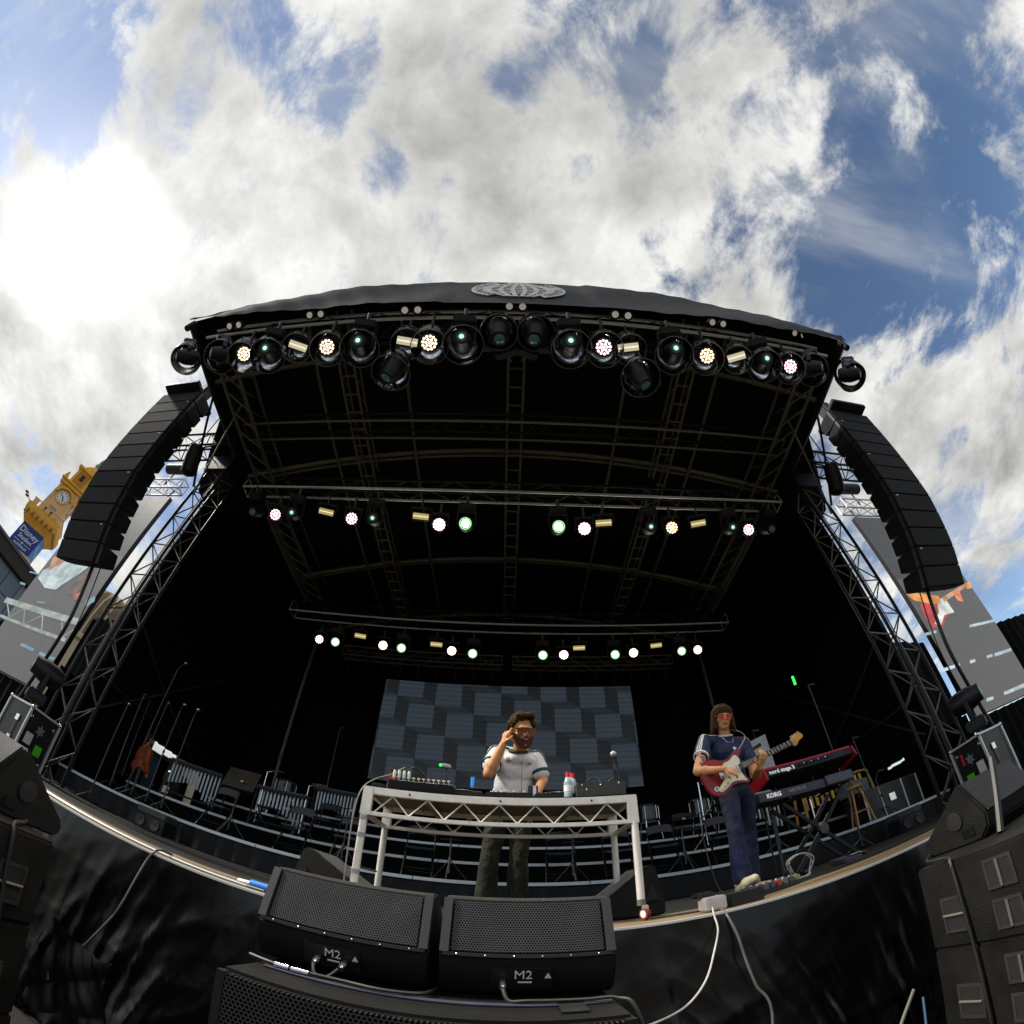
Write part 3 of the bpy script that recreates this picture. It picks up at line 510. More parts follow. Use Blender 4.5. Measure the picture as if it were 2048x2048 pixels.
for i in range(4): MB(TM).box((2.53, -1.4 + i * .95, bz + .5 - i * .35), (.02, .5, 1.1)).obj('side_banner_mark', mat('pale_blue_print', (.35, .55, .75), .6), b2, smooth=False)
zb_ = Z(.885)
MB(TM).add([(sx * h, sy * h, z) for z, h in ((zb_, 2.6), (zb_ + .5, 2.9), (zb_ + 1.5, 3.75), (zb_ + 2.3, 3.95), (zb_ + 3.3, 3.95), (zb_ + 3.4, 3.6)) for sx, sy in ((-1, -1), (1, -1), (1, 1), (-1, 1))], [(j * 4 + i, j * 4 + (i + 1) % 4, j * 4 + 4 + (i + 1) % 4, j * 4 + 4 + i) for j in range(5) for i in range(4)] + [(3, 2, 1, 0), (20, 21, 22, 23)]).obj('balcony', OCH, tw, smooth=False)
for sd in range(4):
    q = Matrix.Rotation(sd * PI / 2, 4, 'Z')
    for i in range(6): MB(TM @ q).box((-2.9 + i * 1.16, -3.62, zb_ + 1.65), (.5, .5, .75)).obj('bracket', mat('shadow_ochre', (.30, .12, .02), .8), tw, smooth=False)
    for i in range(5): MB(TM @ q).box((-2.9 + i * 1.45, -3.6, zb_ + 4.0), (.9, .12, 1.0)).obj('parapet_panel', PEA, tw, smooth=False)
    MB(TM @ q).box((0, -3.6, zb_ + 4.62), (7.4, .2, .16)).obj('parapet_rail', CRM, tw, smooth=False)
tb('shaft', (0, 0, (Z(.97) + Z(1.2)) / 2), (4.7, 4.7, Z(1.2) - Z(.97)), PEA)
tb('window_slot', (0, -2.37, Z(1.015)), (2.6, .1, .55), mat('red_slot', (.12, .02, .01), .8)); tb('window_ledge', (0, -2.45, Z(1.003)), (3.0, .3, .3), CRM); tb('small_plaque', (0, -2.37, Z(1.045)), (1.6, .06, .5), mat('grey_plaque', (.3, .3, .22), .8))
for sx in (-1, 1): tb('pilaster', (sx * 2.2, -2.4, (Z(.97) + Z(1.2)) / 2), (.45, .14, Z(1.2) - Z(.97)), PEA)
for q in (0, 1):                                       # clock faces on the two visible sides
    XM = TM @ Matrix.Rotation(q * PI / 2, 4, 'Z') @ TR((0, -2.36, Z(1.128)), rx=R(90))
    rim = MB(XM).lathe([(1.5, 0), (1.5, .16), (1.36, .18), (1.36, 0)], 32).obj('clock_rim', OCH, tw); face = MB(XM).lathe([(1.38, .02), (1.36, .08), (0, .085)], 32).obj('clock_face', mat('clock_white', (.78, .78, .74), .5), rim)
    for i in range(12):
        a = i * PI / 6; MB(XM).box((1.1 * math.sin(a), 1.1 * math.cos(a), .10), (.13, .34, .02), Matrix.Rotation(-a, 3, 'Z')).obj('numeral', DRK, face, smooth=False)
    for a, L, wd in ((R(299), 1.2, .13), (R(145), .85, .22)): MB(XM).box((math.sin(a) * L * .38, math.cos(a) * L * .38, .14), (wd, L * 1.2, .03), Matrix.Rotation(-a, 3, 'Z')).obj('clock_hand', DRK, face, smooth=False)
    MB(XM).prism(arcband(1.75, 1.75, 2.25, 2.15, R(5), R(175)), 0, .5).obj('clock_hood', OCH, tw)
tb('cornice', (0, 0, Z(1.205)), (5.7, 5.7, .7), OCH); tb('cornice_top', (0, 0, Z(1.222)), (6.2, 6.2, .35), OCH)
for sx in (-1, 1):
    for sy in (-1, 1): MB(TM).lathe([(.45, 0), (.5, .5), (.25, .9), (.3, 1.2), (0, 1.7)], 8, TR((sx * 2.6, sy * 2.6, Z(1.228)))).obj('finial', OCH, tw)
tb('upper_stage', (0, 0, (Z(1.225) + Z(1.35)) / 2), (3.7, 3.7, Z(1.35) - Z(1.225)), OCH); tb('upper_panel', (0, -1.87, (Z(1.24) + Z(1.34)) / 2), (2.5, .1, 3.2), mat('deep_ochre', (.48, .20, .02), .8)); tb('louvre', (0, -1.94, Z(1.30)), (.75, .1, 1.5), DRK)
tb('upper_cornice', (0, 0, Z(1.353)), (4.6, 4.6, .6), OCH); MB(TM).lathe([(2.0, 0), (1.9, .9), (1.3, 1.9), (.6, 2.5), (.4, 3.2), (.1, 5.0), (0, 5.2)], 16, TR((0, 0, Z(1.36)))).obj('dome', OCH, tw); MB(TM).lathe([(.5, 0), (.6, .7), (.3, 1.2), (.35, 1.8), (0, 3.2)], 10, TR((0, 0, Z(1.44)))).obj('lantern', GRN, tw)
for i in range(2): strut('lamp_arm', TM @ Vector((-3.9, -3.6 + i * 1.3, zb_ + 3.2)), TM @ Vector((-5.3, -3.9 + i * 1.3, zb_ + 4.0)), .05, STL, tw); MB(TM).box((-5.5, -3.9 + i * 1.3, zb_ + 4.0), (.7, .4, .3)).obj('balcony_lamp', BLK, tw)
GLS = mat('blue_grey_glass', (.10, .13, .15), .25, var=.25, scale=.3, spec=.6); GLS2 = mat('pale_glass_pane', (.16, .19, .21), .3, var=.2, scale=.3)
bd = thing('glass_building', 'low grey glass building with dark roof edge beneath the clock tower', 'building', loc=(-66, 26, 0))
MB().box((-66.2, 26, 9.4), (12, 30, 18.8)).obj('wall', mat('dark_cladding', (.05, .05, .05), .7), bd, smooth=False); MB().box((-65.5, 26, 19.6), (13, 31, 1.7)).obj('roof', mat('dark_roof', (.03, .028, .02), .8), bd, smooth=False); MB().box((-65.4, 26, 20.6), (13.3, 31.4, .35)).obj('roof_coping', mat('mauve_metal', (.10, .05, .09), .5), bd, smooth=False)
for i in range(12):
    for j in range(6): blk('pane', (-60.1, 12.3 + 2.5 * i, 2.2 + 3.0 * j), (.1, 2.38, 2.86), random.choice([GLS, GLS, GLS2]), bd)
dm = thing('domed_hall', 'brown domed hall behind the lattice tower and the video screen', 'building', loc=(-62, 45, 0))
MB().lathe([(9, 0), (9, 18), (9.6, 18.3), (9.6, 19), (9, 19.2)], 28, TR((-62, 45, 0))).obj('drum', CRM, dm); MB().lathe([(9, 0), (8.7, 3), (7.5, 6.2), (5.2, 8.6), (2.4, 9.9), (0, 10.2)], 28, TR((-62, 45, 19.2))).obj('dome', mat('brown_dome', (.17, .12, .07), .85, var=.4, scale=1.2, bump=.5, bscale=3), dm)
for i in range(28):
    a = 2 * PI * i / 28; MB().tube([(-62 + r * math.cos(a), 45 + r * math.sin(a), 19.2 + z) for r, z in ((9.02, 0), (8.75, 3), (7.55, 6.25), (5.25, 8.65), (2.4, 9.95))], .14, 4).obj('rib', CRM, dm)
# ================================================================ stage lights
LENSD = mat('dark_lens', (.02, .05, .045), .12, coat=.5, emit=(.35, .9, .75), es=.015)
LENSG = mat('painted_glint', (.2, .35, .3), .15, emit=(.55, 1.0, .85), es=.55)  # highlight on an unlit lens, painted as emission
STAR = mat('white_hot_lens', (1, 1, 1), .3, emit=(.88, 1.0, .80), es=22)
PINK = mat('pink_white_leds', (1, .9, .95), .3, emit=(1.0, .62, .75), es=1.7); WARM = mat('warm_white_leds', (1, .9, .8), .3, emit=(1.0, .72, .45), es=1.6)
PHOT = mat('hot_pink_white_leds', (1, .9, .95), .3, emit=(1.0, .66, .78), es=4); WHOT = mat('hot_warm_leds', (1, .9, .8), .3, emit=(1.0, .74, .50), es=4)
PNL = mat('strobe_face', (.62, .58, .44), .5, emit=(1, .92, .62), es=.25); PNLD = mat('strobe_face_amber', (.52, .42, .16), .5, emit=(1, .78, .25), es=.20)
FACE = mat('led_backplate', (.03, .028, .03), .4)
RIM = mat('dome_rim', (.10, .10, .10), .3)
def yoke(root, r, top):
    for s in (-1, 1): MB().box((s * r, 0, top * .5), (.03, .07, top)).obj('yoke_arm', BLKM, root, bevel=.006)
    MB().box((0, 0, top), (2 * r + .03, .1, .05)).obj('yoke_top', BLKM, root, bevel=.008)
def mover(lensm, big=1.0):                              # moving head: lens along local -Y
    t = bpy.data.objects.new('moving_head', None); link(t); b = big
    x = TR((0, 0, 0), rx=R(90))
    MB().lathe([(.05, -.22 * b), (.12 * b, -.20 * b), (.15 * b, -.10 * b), (.15 * b, .06 * b), (.12 * b, .16 * b), (.115 * b, .22 * b), (.09 * b, .225 * b)], 18, x).obj('head', BLK, t)
    ln = MB().lathe([(.092 * b, .215 * b), (.06 * b, .232 * b), (0, .238 * b)], 16, x).obj('lens', lensm if lensm is STAR else LENSD, t)
    if lensm is LENSG: MB().lathe([(.040 * b, .232 * b), (.03 * b, .243 * b), (0, .247 * b)], 14, x).obj('lens_glint', LENSG, ln)  # small glowing spot paints the glint on the dark glass
    if lensm is STAR: MB().lathe([(.116 * b, .214 * b), (.118 * b, .226 * b), (.094 * b, .226 * b), (.093 * b, .216 * b)], 18, x).obj('glint_ring', mat('painted_green_glint', (.1, .3, .2), .3, emit=(.40, 1.0, .40), es=.6), ln)  # glowing ring added to paint a green glint round the lens
    yoke(t, .175 * b, .26 * b); MB().box((0, 0, .34 * b), (.34 * b, .26 * b, .14 * b)).obj('base', BLKM, t, bevel=.025)
    strut('clamp', (0, 0, .40 * b), (0, 0, .55 * b), .03, STG, t); return t
def par(lm):
    t = bpy.data.objects.new('led_par', None); link(t); x = TR((0, 0, 0), rx=R(90))
    MB().lathe([(.06, -.16), (.125, -.13), (.14, 0), (.145, .10), (.130, .11), (.127, .07)], 18, x).obj("can", BLKM, t); fp = MB().lathe([(.127, .085), (0, .088)], 18, x).obj('faceplate', FACE, t)
    e = MB()
    for rr_, n in ((0, 1), (.05, 6), (.098, 12)):
        for i in range(n): a = 2 * PI * i / n; e.lathe([(.0205, .088), (.015, .100), (0, .104)], 8, x @ Matrix.Translation((rr_ * math.cos(a), rr_ * math.sin(a), 0)))
    e.obj('led_cells', lm, fp); yoke(t, .165, .22); strut('clamp', (0, 0, .22), (0, 0, .42), .025, STG, t); return t
def strobe(fm):
    t = bpy.data.objects.new('strobe_panel', None); link(t)
    MB().box((0, .03, 0), (.36, .10, .17)).obj('housing', BLKM, t, bevel=.012); f_ = MB().box((0, -.028, 0), (.315, .02, .12)).obj('face', fm, t, bevel=.004); blk('tube_bar', (0, -.042, 0), (.31, .008, .012), mat('strobe_bar', (.75, .74, .66), .3, emit=(1, .95, .8), es=.6), f_)
    yoke(t, .20, .16); strut('clamp', (0, 0, .16), (0, 0, .34), .022, STG, t); return t
DOMES = {}
def dome(root, r, tilt):                        # clear rain cover: open-bottomed bubble with a rim
    if r not in DOMES:
        m_ = MB(); n = 26; prof = [(r * .98, -.16), (r, -.05), (r * .97, .08), (r * .82, .22), (r * .55, .31), (r * .28, .345), (.02, .35)]
        vs = [(q * math.cos(2 * PI * i / n), q * math.sin(2 * PI * i / n), z) for q, z in prof for i in range(n)]; m_.add(vs, [(j * n + i, j * n + (i + 1) % n, (j + 1) * n + (i + 1) % n, (j + 1) * n + i) for j in range(len(prof) - 1) for i in range(n)])
        DOMES[r] = (m_.mesh('rain_dome', CLR), MB().torus((0, 0, -.16), r * .98, .007, n=30).mesh('dome_rim', RIM))
    q = tilt
    d = link(bpy.data.objects.new('rain_dome', DOMES[r][0]), root, q); link(bpy.data.objects.new('dome_rim', DOMES[r][1]), d, q)
def lamp(kind, lm, px, py, Y, label, group, aim=None, domed=0, roll=0, big=1.0, glow=0):
    p = at(px, py, Y); t = {'m': lambda: mover(lm, big), 'p': lambda: par(lm), 's': lambda: strobe(lm)}[kind]()
    if glow:                                            # the lamp's own light, thrown from its lens
        l_ = bpy.data.lights.new('beam', 'SPOT'); l_.energy = glow; l_.spot_size = R(110); l_.spot_blend = 1.0; l_.shadow_soft_size = .12; l_.color = (1.0, .86, .68) if kind == 'p' else (.92, 1, .94)
        lo = bpy.data.objects.new('beam', l_); link(lo, t, Matrix.Translation((0, -.26, 0)) @ rotto((0, -1, 0), '-Z', 'Y'))
    d = (Vector(aim) - p).normalized() if aim is not None else Vector((0, -.6, -.8))
    t.matrix_basis = Matrix.Translation(p) @ rotto(d, '-Y', 'Z') @ Matrix.Rotation(roll, 4, 'Y')
    if domed: dome(t, domed, t.matrix_basis.to_3x3().to_4x4().inverted() @ Matrix.Rotation(R(random.uniform(-10, 4)), 4, 'X') @ Matrix.Rotation(R(p.x * 3 + random.uniform(-8, 8)), 4, 'Y'))
    tag(t, label, {'m': 'moving light', 'p': 'par light', 's': 'strobe light'}[kind], group); return t
CAMP = (0, -1.0, CAMZ)
fr = [('m', 0, 376, 714), ('m', 0, 445, 710), ('p', WARM, 492, 708), ('m', 1, 539, 706), ('s', PNL, 597, 692), ('p', WARM, 657, 694), ('m', 1, 722, 692), ('m', 2, 787, 737), ('s', PNL, 815, 683), ('p', WARM, 860, 686), ('m', 1, 925, 685), ('m', 3, 998, 661),
      ('m', 3, 1070, 662), ('m', 1, 1139, 693), ('p', PINK, 1206, 695), ('s', PNL, 1256, 695), ('m', 2, 1277, 751), ('m', 1, 1345, 707), ('p', WARM, 1411, 712), ('s', PNL, 1472, 714), ('m', 1, 1525, 726), ('p', PINK, 1577, 733), ('m', 0, 1621, 737), ('m', 0, 1698, 749)]
cnt = {}
kn = {'m': 'domed moving light', 'p': 'domed round LED light', 's': 'domed strobe panel'}
for i, (k, lm, px, py) in enumerate(fr):
    c = cnt[k] = cnt.get(k, 0) + 1
    where = f'{ORD[c-1]} from the clock tower side, front truss'
    Yl = 2.02 if lm != 2 else 2.35
    p0 = at(px, py, Yl)
    if k == 'm':
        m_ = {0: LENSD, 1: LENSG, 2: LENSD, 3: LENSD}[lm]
        aim = {0: (p0.x * 1.25, p0.y - 1, p0.z - 1.2), 1: (p0.x * .9, p0.y - 1.2, p0.z - 1.4), 2: (p0.x + .5 * (1 if p0.x > 0 else -1), p0.y + .4, p0.z - 1.4), 3: (p0.x * .6, p0.y + .35, p0.z - 1.5)}[lm]
        lamp('m', m_, px, py, Yl, kn['m'] + ', ' + where, 'front truss lights', aim, .30, big=1.0 if lm != 3 else 1.15)
    else: lamp(k, lm, px, py, Yl, kn[k] + ', ' + where, 'front truss lights', (p0.x * .93, p0.y - .55, p0.z - 1.4),  .28 if k == 'p' else .25, glow=240 if k == 'p' else 0)
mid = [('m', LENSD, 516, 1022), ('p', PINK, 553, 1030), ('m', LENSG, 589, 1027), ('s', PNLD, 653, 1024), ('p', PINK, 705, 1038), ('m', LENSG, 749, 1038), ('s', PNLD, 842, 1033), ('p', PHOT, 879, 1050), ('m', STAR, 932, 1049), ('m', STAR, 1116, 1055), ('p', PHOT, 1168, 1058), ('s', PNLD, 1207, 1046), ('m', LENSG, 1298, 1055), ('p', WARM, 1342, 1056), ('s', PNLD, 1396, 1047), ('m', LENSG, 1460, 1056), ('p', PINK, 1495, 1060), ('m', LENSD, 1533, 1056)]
rear = [('p', PINK, 640, 1279), ('m', STAR, 674, 1285), ('s', PNLD, 721, 1272), ('p', WHOT, 767, 1291), ('m', STAR, 805, 1297), ('s', PNLD, 873, 1289), ('p', WHOT, 904, 1302), ('m', STAR, 946, 1308), ('m', STAR, 1085, 1311), ('p', PHOT, 1127, 1310), ('s', PNLD, 1158, 1296), ('m', STAR, 1228, 1310), ('p', WHOT, 1266, 1306), ('s', PNLD, 1312, 1291), ('m', STAR, 1360, 1303), ('p', WHOT, 1394, 1300)]
for rowl, Y, rn in ((mid, 5.6, 'middle truss'), (rear, 10.0, 'rear truss')):
    cnt = {}
    for k, lm, px, py in rowl:
        c = cnt[k] = cnt.get(k, 0) + 1
        nm = {'m': 'glaring moving light' if lm is STAR else 'dark moving light', 'p': 'glowing round LED light', 's': 'small pale strobe panel'}[k]
        lamp(k, lm, px, py, Y, f'{nm}, {ORD[c-1]} from the clock tower side, {rn}', rn + ' lights', (at(px, py, Y).x * .55, -1.0, CAMZ) if lm is not LENSD else (at(px, py, Y).x, 2, 3), 0, glow=(45 if lm is STAR else (60 if lm in (PHOT, WHOT) else 0)))
# beams thrown by the glaring heads: small spot lamps in the rear row wash the risers
#for px, py, Y in ((674, 1285, 9.8), (805, 1297, 9.8), (946, 1308, 9.8), (1085, 1311, 9.8), (1228, 1310, 9.8), (1360, 1303, 9.8)): pass
# ================================================================ video wall
lw = thing('video_wall', 'dim blue-grey video wall with a pattern of cubes behind the risers', 'video wall', loc=(0, 11.5, 4.4))
LX0, LX1, LZ0, LZ1, LY = -3.54, 3.63, 4.38, 7.42, 11.5
MB().box(((LX0 + LX1) / 2, LY + .1, (LZ0 + LZ1) / 2), (LX1 - LX0, .16, LZ1 - LZ0)).obj('housing', BLKM, lw)
def ledm(name, c, k):
    m = mat(name, tuple(x * .15 for x in c), .5, var=.1, scale=2, emit=c, es=k); t = m.node_tree; b = t.nodes['Principled BSDF']
    tcn = t.nodes.new('ShaderNodeTexCoord'); wv = t.nodes.new('ShaderNodeTexWave'); wv.bands_direction = 'Z'; wv.inputs['Scale'].default_value = 2.1; wv.inputs['Distortion'].default_value = .6; t.links.new(tcn.outputs['Object'], wv.inputs['Vector'])
    r = t.nodes.new('ShaderNodeMapRange'); r.inputs[3].default_value = .84 * k; r.inputs[4].default_value = 1.10 * k; t.links.new(wv.outputs[1], r.inputs[0]); t.links.new(r.outputs[0], b.inputs['Emission Strength']); m.cycles.emission_sampling = 'NONE'; return m
L1, L2, L3, L4 = ledm('wall_light_face', (.0145, .0195, .0255), 1), ledm('wall_side_face', (.0055, .0068, .0080), 1), ledm('wall_under_face', (.0082, .0104, .0126), 1), ledm('wall_line', (.004, .005, .006), 1)
def clip(poly):
    for ax, lim, sg in ((0, LX0, 1), (0, LX1, -1), (1, LZ0, 1), (1, LZ1, -1)):
        out = []
        for a, b in zip(poly, poly[1:] + poly[:1]):
            ia, ib = (a[ax] - lim) * sg >= 0, (b[ax] - lim) * sg >= 0
            if ia: out.append(a)
            if ia != ib: t = (lim - a[ax]) / (b[ax] - a[ax]); out.append((a[0] + (b[0] - a[0]) * t, a[1] + (b[1] - a[1]) * t))
        poly = out
        if len(poly) < 3: return None
    return poly
wq, hq, dxq, dyq = .74, .70, .38, .22
P1, P2, P3, P4 = MB(), MB(), MB(), MB()
for i in range(-9, 12):
    for j in range(-8, 9):
        x = -2.75 + i * (wq + dxq) + j * dxq; z = 6.0 - i * dyq - j * (hq + dyq)
        for mb_, q in ((P1, [(x, z), (x + wq, z), (x + wq, z + hq), (x, z + hq)]), (P2, [(x + wq, z), (x + wq + dxq, z - dyq), (x + wq + dxq, z + hq - dyq), (x + wq, z + hq)]), (P3, [(x, z), (x + dxq, z - dyq), (x + wq + dxq, z - dyq), (x + wq, z)])):
            c = clip(q)
            if c: mb_.add([(u, LY, v) for u, v in c], [tuple(range(len(c)))])
        for k in (0, .35, .7):
            q = [(x + k * .6, z - k * .05), (x + dxq, z - dyq + .012), (x + dxq, z - dyq - .012), (x + k * .6 - .01, z - k * .05 - .02)]; c = clip(q)
            if c: P4.add([(u, LY - .006, v) for u, v in c], [tuple(range(len(c)))])
for nm, p_, m_ in (('cube_fronts_picture', P1, L1), ('cube_sides_picture', P2, L2), ('cube_undersides_picture', P3, L3), ('cube_edges_picture', P4, L4)):
    o = p_.obj(nm, m_, lw, smooth=False); o['kind'] = 'stuff'
# ================================================================ perforated steel for grilles
def perf(name, pitch, hole, metal_c=(.05, .05, .052)):
    m = mat(name, metal_c, .45, metal=.4); t = m.node_tree; b = t.nodes['Principled BSDF']; L = t.links.new
    tcn = t.nodes.new('ShaderNodeTexCoord'); sp = t.nodes.new('ShaderNodeSeparateXYZ'); L(tcn.outputs['Object'], sp.inputs[0])
    def M(op, a, b_=None):
        n = t.nodes.new('ShaderNodeMath'); n.operation = op
        for i, v in enumerate((a, b_)):
            if v is None: continue
            if isinstance(v, (int, float)): n.inputs[i].default_value = v
            else: L(v, n.inputs[i])
        return n.outputs[0]
    def cell(ox, oz):
        fx = M('SUBTRACT', M('FRACT', M('ADD', M('DIVIDE', sp.outputs[0], pitch), 50 + ox)), .5); fz_ = M('MULTIPLY', M('SUBTRACT', M('FRACT', M('ADD', M('DIVIDE', sp.outputs[2], pitch * 1.732), 50 + oz)), .5), 1.732)
        return M('SQRT', M('ADD', M('MULTIPLY', fx, fx), M('MULTIPLY', fz_, fz_)))
    dmin = M('MINIMUM', cell(0, 0), cell(.5, .5)); hl = M('LESS_THAN', dmin, hole)
    mixc = t.nodes.new('ShaderNodeMix'); mixc.data_type = 'RGBA'; src = b.inputs['Base Color'].links[0].from_socket; L(hl, mixc.inputs['Factor']); L(src, mixc.inputs['A']); mixc.inputs['B'].default_value = (.003, .003, .003, 1); L(mixc.outputs['Result'], b.inputs['Base Color'])
    L(M('SUBTRACT', .4, M('MULTIPLY', hl, .4)), b.inputs['Metallic']); L(M('SUBTRACT', .5, M('MULTIPLY', hl, .5)), b.inputs['Specular IOR Level']); return m
PERF = perf('perforated_steel', .0098, .33, (.050, .050, .052)); PERFL = perf('coarse_perforated_steel', .015, .36, (.028, .028, .030))
# ================================================================ front-fill wedges and subs in the pit
def sub(x0, x1, y0, y1, z0, z1, lab, grille=True):
    t = thing('subwoofer', lab, 'subwoofer', 'subwoofers', ((x0 + x1) / 2, (y0 + y1) / 2, z0))
    MB().box(((x0 + x1) / 2, (y0 + y1) / 2, (z0 + z1) / 2), (x1 - x0, y1 - y0, z1 - z0 - .004)).obj('cabinet', CAB, t, bevel=.012)
    if grille:
        MB().box(((x0 + x1) / 2, y0 - .012, (z0 + z1) / 2), (x1 - x0 - .07, .022, z1 - z0 - .03)).obj('grille', PERFL, t)
        for sx in (x0 + .017, x1 - .017): blk('side_trim', (sx, y0 - .01, (z0 + z1) / 2), (.03, .026, z1 - z0 - .02), CAB, t)
    return t
s_ = sub(-.80, .37, 1.42, 2.58, .665, 1.33, 'black subwoofer with perforated front directly under the two wedge monitors')
MB().box((-.2, 1.62, 1.333), (1.1, .035, .004)).obj('tape_strip', mat('blue_black_tape', (.03, .035, .06), .6), s_); MB().box((.22, 1.58, 1.334), (.08, .16, .005)).obj('tape_patch', RUB, s_)
sub(-.80, .37, 1.42, 2.58, 0, .663, 'lower black subwoofer standing on the ground in the pit')
def wedge(x0, x1, lab, twin):
    t = thing('wedge_monitor', lab, 'stage monitor', 'wedge monitors facing the crowd', ((x0 + x1) / 2, 1.8, 1.33)); zb = 1.333; w_ = x1 - x0; cx = (x0 + x1) / 2
    prof = [(1.80, 0), (1.765, .012), (1.735, .05), (1.712, .10), (1.705, .148), (1.715, .160), (1.775, .352), (1.80, .362), (1.90, .365), (2.16, .20), (2.18, .06), (2.16, 0)]
    XM = Matrix(((0, 0, 1, 0), (1, 0, 0, 0), (0, 1, 0, zb), (0, 0, 0, 1)))
    MB().prism(prof, x0, x1, XM).obj('cabinet', CAB, t, bevel=.006, ang=28)
    a, b = Vector((1.7155, .166)), Vector((1.7725, .347)); d = b - a; c_ = (a + b) / 2; ang = math.atan2(-d.x, d.y)
    gm = MB().box((0, 0, 0), (w_ - .075, .014, d.length)).mesh('grille', PERF, bevel=.002); link(bpy.data.objects.new('grille', gm), t, Matrix.Translation((cx, c_.x - .006, zb + c_.y)) @ Matrix.Rotation(ang, 4, 'X'))
    for sx in (-1, 1): blk('side_cheek', (cx + sx * (w_ / 2 - .016), c_.x - .008, zb + c_.y), (.03, .03, d.length + .012), mat('cheek_grey', (.022, .022, .024), .5), t, Matrix.Rotation(ang, 3, 'X'))
    blk('grille_lip', (cx, 1.705, zb + .157), (w_ - .02, .014, .012), mat('cheek_grey', ()), t)
    for i in range(6): MB().ell((cx - w_ * .4 + w_ * .16 * i, 1.697, zb + .157), .004).obj('screw', CHR, t)
    rot = Matrix.Rotation(R(22), 3, 'X'); pc = Vector((cx - .02, 1.722, zb + .075))
    pn = blk('connector_panel', pc, (.20, .012, .085), BLK, t, rot)
    text('model_lettering', 'M2', .048, WHT, pn, Matrix.Translation(pc + Vector((.005, -.014, .012))) @ Matrix.Rotation(R(90 + 22), 4, 'X'), .0005)
    MB(Matrix.Translation(pc + Vector((.085, -.012, .008))) @ Matrix.Rotation(R(90 + 22), 4, 'X')).prism([(-.011, -.008), (.011, -.008), (0, .014)], 0, .001).obj('warning_triangle', WHT, pn); MB(Matrix.Translation(pc + Vector((.01, -.006, -.014))) @ Matrix.Rotation(R(90 + 22), 4, 'X')).box((0, 0, 0), (.045, .006, .001)).obj('printed_line', WHT, pn)
    for sx in ((-.045, .05) if twin else (-.06,)):
        MB().lathe([(.013, 0), (.013, .03), (.010, .045)], 10, Matrix.Translation(pc + Vector((sx, -.006, -.012))) @ rotto((0, -.8, -.35))).obj('connector', CHR, pn)
    return t, pc
wl, pcl = wedge(-.845, -.232, 'black wedge monitor with perforated grille, nearer the clock tower', True); wr, pcr = wedge(-.195, .385, 'black wedge monitor with perforated grille, nearer the guitarist', False)
def cable(name, pts, r, m, lab, n=8, grp=None):
    o = MB().tube(curve(pts, n), r, 7).obj(name, m); return tag(o, lab, 'cable', grp)
Lz = 1.345
cable('loop_cable', [pcl + Vector((-.045, -.05, -.03)), pcl + Vector((-.03, -.07, -.06)), pcl + Vector((.01, -.075, -.066)), pcl + Vector((.045, -.055, -.03))], .006, RUB, 'short black cable looped between two sockets of a wedge monitor')
cable('monitor_cable', [(-.83, 1.66, Lz), (-.7, 1.63, Lz), (-.5, 1.64, Lz), (-.35, 1.62, Lz), (-.23, 1.66, Lz), (-.2, 1.8, Lz)], .007, RUB, 'black cable lying on the subwoofer below the wedge monitors')
cable('monitor_tail', [pcr + Vector((-.06, -.05, -.03)), pcr + Vector((-.04, -.08, -.066)), (.1, 1.63, Lz), (.27, 1.62, Lz), (.36, 1.6, Lz), (.41, 1.55, 1.30), (.46, 1.5, 1.0), (.6, 1.6, .4)], .007, RUB, 'black cable running off the wedge monitor over the subwoofer edge')
cc_ = MB()
for a, b, r in ((-.72, -.67, .011), (-.66, -.60, .010)): cc_.cyl((a, 1.63, Lz), (b, 1.632, Lz), r, n=10)
tag(cc_.obj('cable_coupler', CHR), 'shiny metal cable coupler lying on the subwoofer', 'cable coupler', kind='thing')
# side stacks
def handle(t, c, ax, wd, ht, horiz):
    n = Vector((ax, 0, 0)); f_ = MB()
    for dy, dz, sy, sz in ((0, ht / 2 - .008, wd, .016), (0, -ht / 2 + .008, wd, .016), (wd / 2 - .008, 0, .016, ht - .033), (-wd / 2 + .008, 0, .016, ht - .033)): f_.box(c + n * .004 + Vector((0, dy, dz)), (.008, sy, sz))
    h = MB().box(c + n * .002, (.006, wd - .03, ht - .03)).obj('handle_recess', mat('recess_black', (.004, .004, .004), .8), t); fo = f_.obj('handle_frame', mat('handle_grey', (.022, .021, .020), .5), h); fo['kind'] = 'stuff'
    if horiz: strut('grip', c + n * .012 + Vector((0, -wd / 2 + .01, 0)), c + n * .012 + Vector((0, wd / 2 - .01, 0)), .008, mat('grip_metal', (.16, .15, .13), .45, metal=.5), h)
    else: strut('grip', c + n * .012 + Vector((0, 0, -ht / 2 + .01)), c + n * .012 + Vector((0, 0, ht / 2 - .01)), .008, mat('grip_metal', (.16, .15, .13), .45, metal=.5), h)
SUBM = mat('scuffed_black_paint', (.0055, .005, .0043), .6, spec=.2, var=.8, scale=4, bump=.4, bscale=160)
